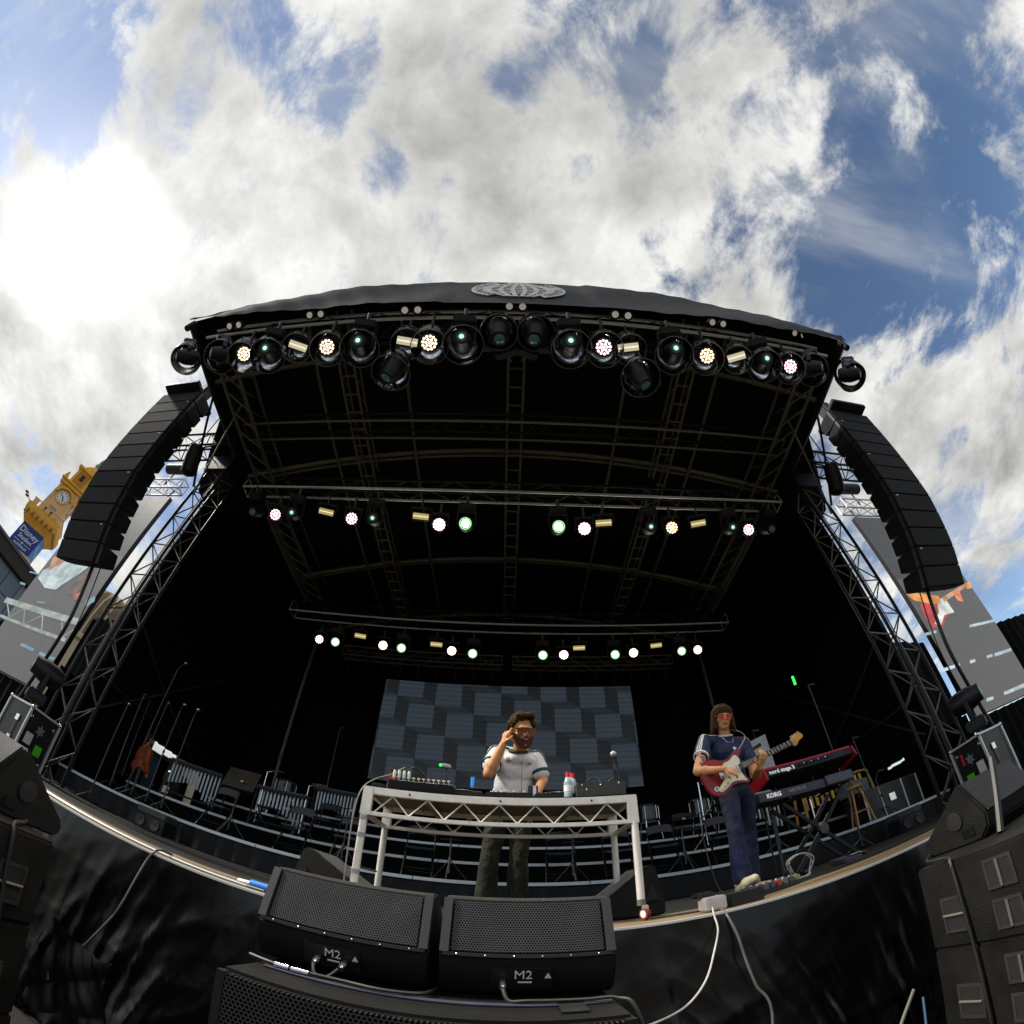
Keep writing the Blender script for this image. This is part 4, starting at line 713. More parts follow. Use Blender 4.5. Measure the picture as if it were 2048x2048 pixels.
for s, xf, yf, nm in ((1, 2.10, 2.06, 'keyboard side'), (-1, -2.0, 1.76, 'clock tower side')):
    for k, wh in enumerate(('bottom', 'middle', 'top')):
        z0 = .475 * k; t = thing('side_subwoofer', f'scuffed black subwoofer with recessed handles, {wh} of the stack, {nm}', 'subwoofer', 'stacked side subwoofers', (xf + s * .6, yf - .6, z0))
        hh = .472 if k < 2 else (.455 if s > 0 else .43)
        MB().box((xf + s * .6, yf - .62, z0 + hh / 2), (1.2, 1.24, hh)).obj('cabinet', SUBM, t, bevel=.014)
        handle(t, Vector((xf - s * .002, yf - .20, z0 + .24 - .06)), -s, .16, .19, True); handle(t, Vector((xf - s * .002, yf - .52, z0 + .33)), -s, .17, .15, False); handle(t, Vector((xf - s * .002, yf - .52, z0 + .13)), -s, .17, .15, False)
    zt = .95 + (.455 if s > 0 else .43)
    x0 = xf + s * .36 if s > 0 else xf - .2; x1 = x0 + s * .60; yo = 0 if s > 0 else -.36
    t = thing('side_wedge', 'worn black wedge monitor lying on the side subwoofers, ' + nm, 'stage monitor', 'side wedge monitors', ((x0 + x1) / 2, 2.0 + yo, zt))
    prof = [(2.27 + yo, 0), (2.30 + yo, .05), (2.27 + yo, .10), (1.93 + yo, .345), (1.90 + yo, .35), (1.775 + yo, .135), (1.79 + yo, .06), (1.86 + yo, 0)]
    MB().prism(prof, min(x0, x1), max(x0, x1), Matrix(((0, 0, 1, 0), (1, 0, 0, 0), (0, 1, 0, zt), (0, 0, 0, 1)))).obj('cabinet', SUBM, t, bevel=.012)
    a, b = Vector((1.775 + yo, .145)), Vector((1.893 + yo, .342)); d = b - a; c_ = (a + b) / 2; ang = math.atan2(-d.x, d.y)
    link(bpy.data.objects.new('grille', MB().box((0, 0, 0), (.55, .014, d.length)).mesh('grille', PERF)), t, Matrix.Translation(((x0 + x1) / 2, c_.x - .007, zt + c_.y)) @ Matrix.Rotation(ang, 4, 'X'))
    xs_ = x0 - s * .004; MB().lathe([(.055, 0), (.055, .006), (.03, .008)], 16, Matrix.Translation((xs_, 2.0 + yo, zt + .16)) @ rotto((-s, 0, 0))).obj('side_socket', mat('recess_black', ()), t); MB().box((xs_, 1.93 + yo, zt + .07), (.008, .09, .05)).obj('side_plate', STL, t)
blk_ = thing('support_bar', 'dark metal bar propped beside the wedge monitor on the stack, keyboard side', 'metal bar', loc=(2.5, 1.72, 1.4)); strut('bar', (2.42, 1.70, 1.41), (2.62, 1.72, 1.80), .022, RUB, blk_)
cable('stack_cable', [(2.45, 2.25, 1.43), (2.2, 2.05, 1.425), (2.13, 1.85, 1.42), (2.085, 1.80, 1.38), (2.075, 1.78, 1.1), (2.07, 1.75, .7), (2.06, 1.72, .3), (2.0, 1.7, .02)], .010, RUB, 'thin black cable hanging down the side subwoofers by the keyboards')
cable('stack_cable', [(-2.25, 1.75, 1.40), (-2.1, 1.6, 1.40), (-2.02, 1.5, 1.39), (-1.985, 1.5, 1.3), (-1.97, 1.55, .9), (-1.96, 1.62, .5)], .010, RUB, 'thin black cable hanging down the side subwoofers by the clock tower')
cable('pale_cable', [(2.05, 2.2, .75), (1.85, 2.15, .55), (1.65, 2.0, .3), (1.5, 1.9, .1), (1.3, 1.8, .03)], .010, mat('grey_sheath', (.09, .085, .08), .5), 'thick pale cable running under the stage skirt beside the side subwoofers')
cable('blue_cable', [(2.06, 2.15, .70), (1.95, 2.05, .4), (1.85, 2.0, .1)], .008, mat('blue_sheath', (.01, .04, .10), .5), 'thin blue cable beside the side subwoofers')
# ================================================================ cables on and over the stage edge
for k, (dy, m_) in enumerate(((.055, CABLW), (.095, mat('grey_cable', (.25, .24, .23), .4)), (.13, CABLW), (.175, RUB))):
    cable('edge_cable', [(x, YE + dy + .02 * math.sin(x * 1.7 + k) + (.05 if k == 3 else 0), FL + .012) for x in np.linspace(-8.9, -1.45 + .1 * k, 16)], .007, m_, f'cable lying along the stage edge, {ORD[k]} from the rail', 4, 'cables along the stage edge')
bp = thing('blue_plug', 'bright blue cable plug at the end of the stage edge cables', 'plug', loc=(-1.5, 2.75, FL)); p = at(523, 1771, 2.78); MB().cyl(p + Vector((-.07, 0, -.01)), p + Vector((.05, 0, -.01)), .030, n=12).obj('plug_body', mat('blue_plastic', (.01, .16, .55), .4), bp); MB().cyl(p + Vector((-.16, .0, -.015)), p + Vector((-.07, 0, -.01)), .018, n=10).obj('plug_tail', WHT, bp)
cable('hanging_cable', [at(345, 1710, 2.72), at(320, 1700, 2.66), at(300, 1712, 2.6), at(270, 1760, 2.5), at(235, 1820, 2.4), at(190, 1870, 2.3), at(145, 1910, 2.2), at(118, 1900, 2.1), at(98, 1915, 2.05), at(95, 1960, 2.0)], .008, RUB, 'dark cable drooping from the stage edge across the skirt')
px_ = thing('power_box', 'small pale metal power box on the stage edge with two cables', 'power box', loc=at(1433, 1812, 2.75)); p = at(1433, 1806, 2.75); MB().box(p + Vector((0, .06, 0)), (.13, .14, .085)).obj('box', mat('pale_metal', (.5, .46, .45), .4, metal=.4), px_, bevel=.008); MB().box(p + Vector((-.03, .12, .06)), (.13, .10, .03)).obj('lid', BLK, px_, bevel=.01); MB().box(p + Vector((.22, .1, -.01)), (.24, .14, .09)).obj('side_unit', BLK, px_, bevel=.01)
cable('white_cable', [at(1425, 1815, 2.7), at(1428, 1830, 2.62), at(1436, 1860, 2.56), at(1428, 1905, 2.5), at(1412, 1960, 2.35), at(1375, 2010, 2.2), at(1310, 2046, 2.0), at(1250, 2060, 1.9)], .0055, CABLW, 'white cable falling from the power box down the skirt')
cable('grey_drop_cable', [at(1440, 1815, 2.7), at(1455, 1832, 2.6), at(1475, 1870, 2.55), at(1492, 1920, 2.52), at(1512, 1970, 2.48), at(1545, 2030, 2.42), Vector((1.22, 2.36, .3)), Vector((1.3, 2.3, .02))], .008, mat('grey_sheath', (.09, .085, .08), .5), 'grey cable falling from the power box over the folds')
# ================================================================ DJ table
TY0, TY1, TX0, TX1, TZ = 3.03, 3.64, -.94, .89, 2.358
tt = thing('equipment_table', 'silver truss-sided rolling table holding the music equipment', 'table', loc=(0, 3.33, FL))
MB().box(((TX0 + TX1) / 2, (TY0 + TY1) / 2, TZ - .012), (TX1 - TX0 - .01, TY1 - TY0 - .01, .022)).obj('table_top', mat('table_ply', (.10, .075, .04), .6), tt); MB().box(((TX0 + TX1) / 2, (TY0 + TY1) / 2 - .003, TZ + .004), (TX1 - TX0 - .03, TY1 - TY0 - .02, .010)).obj('black_cloth', CLO, tt)
RAIL = mat('brushed_aluminium', (.70, .67, .61), .42, metal=.3, var=.1, scale=25)
for yy in (TY0, TY1):
    MB().box(((TX0 + TX1) / 2, yy, TZ - .028), (TX1 - TX0, .034, .052)).obj('top_rail', RAIL, tt, bevel=.003); MB().box(((TX0 + TX1) / 2, yy, TZ - .188), (TX1 - TX0, .032, .028)).obj('bottom_rail', RAIL, tt, bevel=.003)
    n = 14; xs = np.linspace(TX0 + .09, TX1 - .09, n + 1)
    for i in range(n):
        za, zb2 = (TZ - .178, TZ - .052) if i % 2 == 0 else (TZ - .052, TZ - .178)
        strut('brace', (xs[i], yy, za), (xs[i + 1], yy, zb2), .0055, RAIL, tt, 6)
    for x in (TX0 + .035, TX1 - .035): MB().box((x, yy, TZ - .108), (.072, .040, .19)).obj('corner_block', RAIL, tt, bevel=.003)
    for x in (-.62, -.02, .58): MB().cyl((x, yy - .022, TZ - .028), (x, yy - .015, TZ - .028), .007, n=10).obj('bolt_hole', BLK, tt)
for x in (TX0, TX1):
    for dz in (-.028, -.188): MB().box((x + (.02 if x < 0 else -.02), (TY0 + TY1) / 2, TZ + dz), (.03, TY1 - TY0 - .05, .03)).obj('side_rail', RAIL, tt)
for x in (-.5, .45): blk('under_bar', (x, (TY0 + TY1) / 2, TZ - .05), (.04, TY1 - TY0 - .05, .04), ALUW, tt)
for x in (TX0 + .03, TX1 - .03):
    for yy in (TY0, TY1):
        lg = MB().cyl((x, yy, FL + .13), (x, yy, TZ - .19), .0255, n=16).obj('leg', mat('pale_leg_tube', (.68, .65, .60), .45, metal=.2, var=.1, scale=15), tt); MB().cyl((x, yy, FL + .10), (x, yy, FL + .14), .029, n=14).obj('leg_collar', ALUD, lg)
        for dz in ((.62, .50, .25) if (x < 0 and yy == TY0) else ()): MB().cyl((x, yy, FL + dz), (x, yy, FL + dz + .03), .028, n=14).obj('tape_band', mat('grey_tape', (.30, .29, .30), .5), lg)
        cs = MB().box((x + .012, yy - .015, FL + .085), (.045, .05, .035)).obj('caster_fork', CHR, tt, bevel=.006); q = TR((x + .012, yy - .02, FL + .043), rz=R(25 if yy == TY0 else -50), ry=R(90))
        MB().lathe([(.022, -.014), (.040, -.014), (.043, 0), (.040, .014), (.022, .014)], 18, q).obj('caster_tyre', mat('red_brown_tyre', (.16, .012, .015), .45), cs); MB().lathe([(.006, -.018), (.026, -.016), (.026, .016), (.006, .018)], 14, q).obj('caster_hub', WHT, cs)
strut('cable_tie_bar', (TX0 + .02, TY0 + .05, FL + .30), (TX0 + .02, TY1 - .05, FL + .30), .008, RUB, tt)
# things on the table
T = TZ + .010
mx_ = thing('rack_mixer', 'black rack mixer with a row of pale knobs at the end of the table', 'mixer', loc=(-.58, 3.2, T)); MB().box((-.57, 3.2, T + .055), (.45, .26, .09), Matrix.Rotation(R(14), 3, 'X')).obj('case', BLKM, mx_, bevel=.008)
for i in range(12):
    x = -.76 + .035 * i; MB().lathe([(.004, 0), (.004, .018), (.011, .019), (.010, .026), (0, .027)], 8, TR((x, 3.085, T + .075), rx=R(14))).obj('knob', mat('cream_knob', (.70, .62, .42), .5), mx_)
    if i < 4: MB().lathe([(.008, 0), (.011, .02), (.011, .045), (.007, .06)], 8, TR((x - .01, 3.12, T + .095), rx=R(8))).obj('plug', mat('white_green_plug', (.62, .72, .62), .4), mx_)
cable('mixer_lead', [(-.75, 3.12, T + .15), (-.72, 3.2, T + .20), (-.8, 3.25, T + .16), (-.9, 3.12, T + .07), (-.955, 3.03, T - .03), (-.975, 3.0, T - .2), (-.972, 3.0, T - .5), (-.965, 3.02, FL + .02)], .005, mat('grey_lead', (.2, .19, .18), .5), 'thin grey lead arching from the mixer down the table leg')
cable('mixer_lead', [(-.69, 3.12, T + .15), (-.64, 3.2, T + .21), (-.56, 3.28, T + .15)], .005, RUB, 'short black lead arching behind the pale mixer knobs')
ps = thing('power_strip', 'ribbed black power strip at the table corner', 'power strip', loc=(-.86, 3.15, T)); MB().box((-.87, 3.12, T + .02), (.1, .05, .03)).obj('strip', BLK, ps, bevel=.005)
for i in range(6): MB().cyl((-.905 + .013 * i, 3.09, T + .03), (-.905 + .013 * i, 3.15, T + .03), .006, n=6).obj('rib', RUB, ps)
rc = thing('red_clip', 'small red cable clip beside the mixer', 'clip', loc=(-.80, 3.25, T)); MB().box((-.80, 3.22, T + .115), (.085, .03, .022), Matrix.Rotation(R(-12), 3, 'Y')).obj('clip_body', mat('red_plastic', (.45, .01, .01), .4), rc, bevel=.005); strut('clip_post', (-.80, 3.22, T), (-.80, 3.22, T + .11), .006, BLK, rc)
db = thing('dark_bottle', 'tall dark red bottle standing at the table end', 'bottle', loc=(-.87, 3.45, T)); MB().lathe([(.036, 0), (.036, .10), (.030, .14), (.020, .18), (.018, .235), (.024, .25), (.024, .27)], 16, TR((-.885, 3.5, T))).obj('glass', mat('dark_red_glass', (.05, .006, .006), .15, coat=.5), db)
def player(cx, lab):
    t = thing('media_player', lab, 'media player', 'media players', (cx, 3.34, T)); MB().box((cx, 3.34, T + .035), (.32, .36, .06), Matrix.Rotation(R(4), 3, 'X')).obj('body', BLK, t, bevel=.008)
    MB().lathe([(.10, 0), (.105, .012), (.095, .020), (.03, .022), (0, .022)], 28, TR((cx, 3.29, T + .062), rx=R(4))).obj('jog_wheel', mat('satin_black', (.03, .03, .032), .3, metal=.4), t)
    s_ = MB().box((cx, 3.50, T + .105), (.26, .014, .085), Matrix.Rotation(R(-35), 3, 'X')).obj('display', BLK, t, bevel=.004); MB().box((cx + .01, 3.488, T + .105), (.14, .004, .045), Matrix.Rotation(R(-35), 3, 'X')).obj('display_glow', mat('painted_blue_reflection', (.02, .1, .3), .3, emit=(.03, .25, .85), es=.9), s_)  # blue emission painted in for LED reflections
    for i in range(4): MB().cyl((cx - .13 + .03 * i, 3.19, T + .058), (cx - .13 + .03 * i, 3.19, T + .068), .010, n=10).obj('button', STG, t)
    return t
player(-.30, 'black media player with painted blue glow beside the pale mixer knobs'); player(.37, 'black media player with painted blue glow beside the water bottles')
dm_ = thing('dj_mixer', 'low black mixer with rows of knobs in front of the man in white', 'mixer', loc=(.03, 3.3, T)); MB().box((.035, 3.32, T + .035), (.33, .38, .06), Matrix.Rotation(R(4), 3, 'X')).obj('body', BLK, dm_, bevel=.008)
for i in range(6):
    for j in range(4): MB().lathe([(.009, 0), (.008, .02), (0, .021)], 8, TR((-.09 + .05 * i, 3.22 + .07 * j, T + .058 + .005 * j))).obj('knob', mat('rosy_knob', (.30, .16, .16), .4) if (i + j) % 3 else CHR, dm_)
for i in range(4): blk('fader', (-.07 + .07 * i, 3.165, T + .066), (.014, .02, .012), WHT, dm_)
bx = thing('grey_device', 'plain dark grey box device at the guitarist end of the table', 'device', loc=(.7, 3.2, T)); MB().box((.665, 3.17, T + .062), (.345, .22, .105), Matrix.Rotation(R(6), 3, 'X')).obj('case', mat('charcoal_case', (.045, .044, .042), .6), bx, bevel=.008)
for x, z in ((.53, .085), (.66, .085), (.79, .088), (.56, .05)): MB().ell((x, 3.052 + z * .08, T + z), .006).obj('screw', CHR, bx)
cable('device_lead', [(.58, 3.25, T + .11), (.61, 3.22, T + .165), (.67, 3.22, T + .17), (.70, 3.2, T + .12)], .006, RUB, 'short black lead looping over the plain dark grey device'); cable('device_lead', [(.74, 3.25, T + .11), (.77, 3.22, T + .155), (.81, 3.22, T + .15), (.83, 3.2, T + .09)], .006, RUB, 'second black lead looping near the microphone on the table')
CLRW = mat('water_bottle_plastic', (.30, .40, .42), .15, coat=.4)
for x, y, h, nm in ((.445, 3.13, 0, 'nearer the man in white'), (.49, 3.22, .015, 'nearer the plain dark grey device')):
    t = thing('water_bottle', 'clear water bottle with red cap, ' + nm, 'bottle', 'water bottles', (x, y, T)); MB().lathe([(.028, 0), (.031, .01), (.031, .06), (.028, .065), (.031, .07), (.031, .12), (.022, .15), (.012, .165), (.012, .175)], 16, TR((x, y, T + h))).obj('body', CLRW, t); MB().lathe([(.032, .055), (.032, .10)], 16, TR((x, y, T + h))).obj('paper_label', WHT, t); MB().lathe([(.0165, .170), (.0165, .200), (0, .202)], 12, TR((x, y, T + h))).obj('cap', mat('red_cap', (.70, .01, .012), .35), t)
mc = thing('table_microphone', 'black microphone with pale grille on a short stand on the table', 'microphone', loc=(.82, 3.3, T)); p1 = at(1247, 1572, 3.25); p0 = at(1226, 1506, 3.25); strut('stand_tube', (p1.x, p1.y, T), p0 + (p1 - p0) * .3, .008, BLK, mc); MB().cyl(p0 + (p1 - p0) * .36, p0 + (p1 - p0) * .12, .012, .018, n=12).obj('handle', BLK, mc); MB().ell(p0 + (p1 - p0) * .04, .026).obj('grille_ball', mat('mic_mesh', (.42, .42, .42), .4, metal=.6), mc); MB().lathe([(.06, 0), (.055, .012), (.01, .016)], 16, TR((p1.x, p1.y, T))).obj('base', BLK, mc)
cl = thing('clip_lamp', 'small clip-on lamp with green light on the table', 'lamp', loc=(-.42, 3.4, T)); p = at(893, 1532, 3.42); strut('neck', (p.x - .01, p.y, T), p, .007, BLK, cl); MB().box(p, (.075, .04, .03), Matrix.Rotation(R(10), 3, 'Y')).obj('lamp_head', mat('grey_head', (.4, .4, .4), .4), cl, bevel=.008); MB().ell(p + Vector((-.045, -.01, .002)), .012).obj('green_light', mat('green_glow', (.02, .3, .05), .4, emit=(.02, 1, .1), es=1.1), cl)
can = thing('blue_glow_tumbler', 'small tumbler with a blue glow painted in on the table', 'tumbler', loc=(-.27, 3.5, T)); p = at(945, 1562, 3.5); MB().lathe([(.012, -.05), (.016, .03), (.015, .03), (.011, -.045)], 16, Matrix.Translation(p)).obj('cup', mat('painted_blue_glow', (.02, .12, .35), .3, emit=(.03, .30, .9), es=.30), can)  # a blue reflection painted as the cup's own glow
tp = thing('phone', 'dark phone propped upright on the mixer', 'phone', loc=(.22, 3.2, T)); MB().box((.205, 3.19, T + .075), (.07, .008, .09), Matrix.Rotation(R(-8), 3, 'X')).obj('body', BLK, tp, bevel=.003); MB().box((.215, 3.183, T + .075), (.022, .004, .085), Matrix.Rotation(R(-8), 3, 'X')).obj('pale_edge', mat('lilac_edge', (.45, .42, .55), .3), tp)

def crumple(name, lab, c, ux, uz, w_, h_, m, seed):
    r = random.Random(seed); c = Vector(c); ux = Vector(ux); uz = Vector(uz); nn = ux.cross(uz).normalized(); V = []; F = []; n = 26; ph = [r.random() * 6 for _ in range(6)]
    for j in range(n + 1):
        for i in range(n + 1):
            a, b = i / n - .5, j / n - .5; d = .035 * abs(math.sin(5 * a + 2 * b + ph[0])) + .03 * abs(math.sin(6 * b - 3 * a + ph[1])) + .015 * abs(math.sin(17 * a + 9 * b + ph[2])); V.append(c + ux * a * w_ * (1 + .15 * math.sin(5 * b + ph[3])) + uz * b * h_ * (1 + .2 * math.sin(4 * a + ph[4])) + nn * d)
    for j in range(n):
        for i in range(n): a = j * (n + 1) + i; F.append((a, a + 1, a + n + 2, a + n + 1))
    tag(MB().add(V, F).obj(name, m, ang=85), lab, 'plastic sheet', 'crumpled sheets')
crumple('crumpled_sheet', 'crumpled black plastic sheet hanging beside the side subwoofers, clock tower side', at(150, 1960, 2.1), (.95, .3, 0), (.1, 0, 1), .40, .48, mat('dull_black_sheet', (.007, .007, .008), .5, spec=.3), 3)
# ================================================================ stage wedges beside the table and small floor boxes
for s, x_low, x_top, x_back, lab in ((1, .62, 1.02, 1.10, 'black stage wedge turned to the table, next to the red-wheeled legs'), (-1, -.85, -1.36, -1.44, 'black stage wedge turned to the table, behind the perforated monitors')):
    t = thing('stage_wedge', lab, 'stage monitor', 'stage wedges at the table', ((x_low + x_back) / 2, 3.55, FL)); prof = [(x_low, .01), (x_low, .10), (x_top - s * .02, .375), (x_top + s * .03, .37), (x_back, .12), (x_back, .01)]
    MB().prism(prof, 3.28, 3.86, Matrix(((1, 0, 0, 0), (0, 0, 1, 0), (0, 1, 0, FL), (0, 0, 0, 1)))).obj('cabinet', CAB, t, bevel=.012)
    a = Vector((x_low, 0, FL + .10)); b = Vector((x_top - s * .02, 0, FL + .375)); m_ = (a + b) / 2; d = (b - a); nn = Vector((-d.z, 0, d.x)).normalized() * (1 if s > 0 else -1)
    MB().add([(p.x + nn.x * .006, y, p.z + nn.z * .006) for p, y in ((a + d * .05, 3.31), (a + d * .05, 3.83), (b - d * .04, 3.83), (b - d * .04, 3.31))], [(0, 1, 2, 3)]).obj('grille', GRL, t)
    MB().prism([((x_top + x_back) / 2 - .05 * s - .05, .12), ((x_top + x_back) / 2 - .05 * s + .05, .12), ((x_top + x_back) / 2 - .05 * s, .24)], 3.272, 3.279, Matrix(((1, 0, 0, 0), (0, 0, 1, 0), (0, 1, 0, FL), (0, 0, 0, 1)))).obj('handle_recess', mat('recess_black', ()), t)
for px, py, lab in ((303, 1652, 'small black double-fan box on the floor before the lowest riser, clock tower side'), (1816, 1640, 'small black double-fan box on the floor before the lowest riser, keyboard side')):
    p = at(px, py, 6.05); t = thing('floor_fan_box', lab, 'fan box', 'floor fan boxes', (p.x, 6.05, FL)); z = FL
    MB().box((p.x, 6.1, z + .12), (.62, .3, .22)).obj('case', BLK, t, bevel=.015); MB().box((p.x, 6.1, z + .29), (.60, .3, .10)).obj('upper_case', mat('fan_grey', (.035, .035, .037), .5), t, bevel=.015)
    for dx in (-.15, .15): MB().lathe([(.085, 0), (.085, .02), (.06, .02), (.02, .012)], 16, TR((p.x + dx, 5.95, z + .12), rx=R(90))).obj('fan_ring', STG, t)
# ================================================================ folding chairs
SEAT = mat('chair_grey', (.042, .043, .048), .5); SEATD = mat('chair_black', (.010, .010, .011), .5)
def chair(cm):
    t = bpy.data.objects.new('folding_chair', None); link(t)
    for s in (-1, 1):
        MB().tube([(s * .21, -.26, 0), (s * .21, .08, .42), (s * .20, .20, .80)], .011, 7).obj('back_leg_frame', STL, t); MB().tube([(s * .19, .24, 0), (s * .19, -.16, .44)], .011, 7).obj('leg', STL, t)
    MB().box((0, -.02, .44), (.39, .38, .03), Matrix.Rotation(R(3), 3, 'X')).obj('seat', cm, t, bevel=.012)
    o = [(-.21, -.075), (-.12, -.055), (0, -.045), (.12, -.055), (.21, -.075), (.205, .05), (.15, .082), (0, .09), (-.15, .082), (-.205, .05)]; MB().prism(o, -.008, .008, TR((0, .185, .735), rx=R(72))).obj('backrest', cm, t, bevel=.004)
    strut('stretcher', (-.21, -.16, .13), (.21, -.16, .13), .007, STL, t); strut('stretcher', (-.19, .16, .09), (.19, .16, .09), .007, STL, t); return t
ch0 = chair(SEAT); ch1 = chair(SEATD); first = {0: True, 1: True}
spots = [(452, 1572, 1, 0, 'grey folding chair behind the wide dark music stand', .1), (549, 1584, 2, 1, 'black folding chair behind the pale tubes of the vibraphone', -.2), (601, 1613, 1, 0, 'grey folding chair standing alone at the front of the lowest riser', .15), (655, 1610, 2, 1, 'black folding chair just beyond the table corner, clock tower side', 0), (704, 1642, 1, 0, 'grey folding chair half hidden by the taped table leg', .1),
         (845, 1650, 1, 1, 'black folding chair seen under the table, clock tower half', .1), (1120, 1652, 1, 1, 'black folding chair seen under the table, keyboard half', -.1), (1232, 1660, 1, 0, 'grey folding chair seen between the table legs, keyboard side', -.1), (1322, 1652, 1, 0, 'grey folding chair beside the table, nearest the table leg', -.15), (1372, 1632, 2, 1, 'black folding chair behind the tripod music stand', .05), (1438, 1634, 1, 0, 'grey folding chair just behind the guitarist', -.2)]
TIER = {0: (5.9, FL), 1: (7.0, FL + .382), 2: (8.25, 2.232), 3: (9.4, 2.632)}
for px, py, tr, k, lab, rz in spots:
    Y, z = TIER[tr]; p = at(px, py, Y); src = (ch0, ch1)[k]; wm = TR((p.x, Y, z), rz=rz)
    if first[k]: src.matrix_basis = wm; tag(src, lab, 'folding chair', 'folding chairs on the risers'); first[k] = False
    else: o = dup(src, wm, lab, 'folding chairs on the risers'); o['category'] = 'folding chair'
# ================================================================ music stands and microphone stands
def tripod(t, base, h, m, spread=.28):
    base = Vector(base)
    for k in range(3):
        a = k * 2 * PI / 3 + .5; MB().tube([base + Vector((0, 0, h)), base + Vector((spread * math.cos(a), spread * math.sin(a), .012))], .009, 6).obj('leg', m, t)
    MB().lathe([(.02, 0), (.024, .03), (.02, .06)], 10, Matrix.Translation(base + Vector((0, 0, h - .03)))).obj('collar', m, t)
def music_stand(px, Y, z, ht, lab, wide=.5, hgt=.34, ang=-18, desk=True):
    x = at(px, 1650, Y).x if isinstance(px, int) else px; t = thing('music_stand', lab, 'music stand', 'music stands', (x, Y, z)); tripod(t, (x, Y, z), .30, STG)
    strut('pole', (x, Y, z + .1), (x, Y, z + ht), .012, STG, t)
    if desk:
        MB().box((x, Y - .02, z + ht + .12), (wide, .012, hgt), Matrix.Rotation(R(ang), 3, 'X')).obj('desk', mat('stand_brown_black', (.010, .008, .005), .8, spec=.08), t, bevel=.006); blk('ledge', (x, Y - .06, z + ht - .03), (wide, .07, .012), STL, t)
        blk('desk_clip', (x + .04, Y - .045, z + ht + .10), (.05, .01, .03), mat('brass', (.4, .3, .1), .4, metal=.6), t)
music_stand(458, 6.72, FL + .382, .82, 'wide dark music stand on the lowest riser, nearest the vibraphone', .62, .40)
music_stand(694, 6.8, FL + .382, .75, 'slim dark music stand on the lowest riser beside the taped table leg', .34, .02)
music_stand(1143, 6.8, FL + .382, .62, 'slim tripod music stand seen under the table, keyboard half', .3, .02)
music_stand(905, 6.8, FL + .382, .62, 'slim tripod music stand seen under the table, clock tower half', .3, .02)
music_stand(1362, 6.75, FL + .382, .70, 'slim tripod music stand between the table and the guitarist', .3, .02)
def mic_stand(top, bot, Y, zb, lab, mic=True, boom=0.0):
    b = at(*bot, Y); b = Vector((b.x, Y, zb)); tp = at(*top, Y); t = thing('microphone_stand', lab, 'microphone stand', 'microphone stands', b); tp = Vector((b.x + (tp.x - b.x) * .35, Y, tp.z)); tripod(t, b, .18, STG, .26)
    strut('lower_tube', b + Vector((0, 0, .05)), b + (tp - b) * .55, .014, STG, t); strut('upper_tube', b + (tp - b) * .53, tp, .009, STG, t); MB().lathe([(.018, -.03), (.022, 0), (.018, .03)], 10, Matrix.Translation(b + (tp - b) * .55)).obj('clutch', BLK, t)
    if boom: strut('boom', tp, tp + Vector((boom, -.05, .12)), .007, STG, t); tp = tp + Vector((boom, -.05, .12))
    if mic: m_ = MB().cyl(tp, tp + Vector((.10, -.05, -.02)), .017, .022, n=10).obj('microphone', mat('mic_dark', (.06, .06, .06), .4, metal=.4), t)
    return t
for k, (tp, bt, Y, z, lab, bm) in enumerate((((361, 1338), (250, 1582), 6.7, FL + .382, 'tallest thin microphone stand on the lowest riser with pale head', .15), ((258, 1408), (178, 1592), 6.0, FL, 'microphone stand on tripod feet on the floor before the risers', 0), ((276, 1384), (222, 1565), 6.75, FL + .382, 'thin microphone stand nearest the lattice tower, on the lowest riser', 0), ((290, 1398), (236, 1570), 7.85, 2.232, 'thin microphone stand on the second riser behind the floor stand', .05), ((336, 1406), (262, 1588), 6.72, FL + .382, 'thin microphone stand crossing the orange jacket', 0), ((362, 1422), (292, 1598), 6.7, FL + .382, 'thin microphone stand in front of the teal board', .06), ((388, 1432), (322, 1613), 6.7, FL + .382, 'thin microphone stand in front of the bright opening', .05), ((681, 1455), (660, 1545), 9.3, 2.632, 'short microphone stand before the edge of the video wall', 0),
        ((1607, 1372), (1724, 1684), 6.0, FL, 'tall microphone stand with green light behind the red keyboard', 0), ((1690, 1480), (1768, 1640), 6.7, FL + .382, 'thin microphone stand right behind the keyboards', 0), ((1745, 1560), (1778, 1630), 6.75, FL + .382, 'short microphone stand near the dark equipment case', .08), ((1515, 1475), (1540, 1600), 6.9, FL + .382, 'thin microphone stand behind the neck of the guitar', -.05))):
    t = mic_stand(tp, bt, Y, z, lab, True, bm)
    if k == 8: p = at(1600, 1366, 6.0); blk('green_tally', (p.x * .97, 5.95, p.z + .04), (.03, .03, .16), mat('green_glow', ()), t)
# ================================================================ percussion
def vibes(c, lab, n=14, wd=1.25, rz=0.0, pale=True):
    t = thing('vibraphone', lab, 'vibraphone', 'mallet instruments', c); q = TR(c, rz=rz); TU = mat('pale_tubes', (.42, .45, .48), .3, metal=.5) if pale else STG
    for i in range(n):
        x = -wd / 2 + wd * (i + .5) / n; L = .22 + .30 * abs(i - n * .35) / n + .12 * (i > n * .7); MB(q).cyl((x, -.10, .78), (x, -.10, .78 - L - .12), .024, n=9).obj('resonator_tube', TU, t); MB(q).box((x, -.05, .84), (wd / n * .8, .34 - .10 * i / n, .018)).obj('bar', mat('dark_bar', (.08, .08, .085), .35, metal=.5), t)
    for y in (-.2, .12): MB(q).box((0, y, .80), (wd + .1, .03, .05)).obj('rail', BLKM, t)
    for s in (-1, 1):
        for y in (-.2, .2): MB(q).cyl((s * (wd / 2 + .02), y, .0), (s * (wd / 2 + .02), y * .7, .82), .018, n=8).obj('leg', BLKM, t)
    MB(q).box((0, 0, .16), (wd, .05, .04)).obj('stretcher', BLKM, t); return t
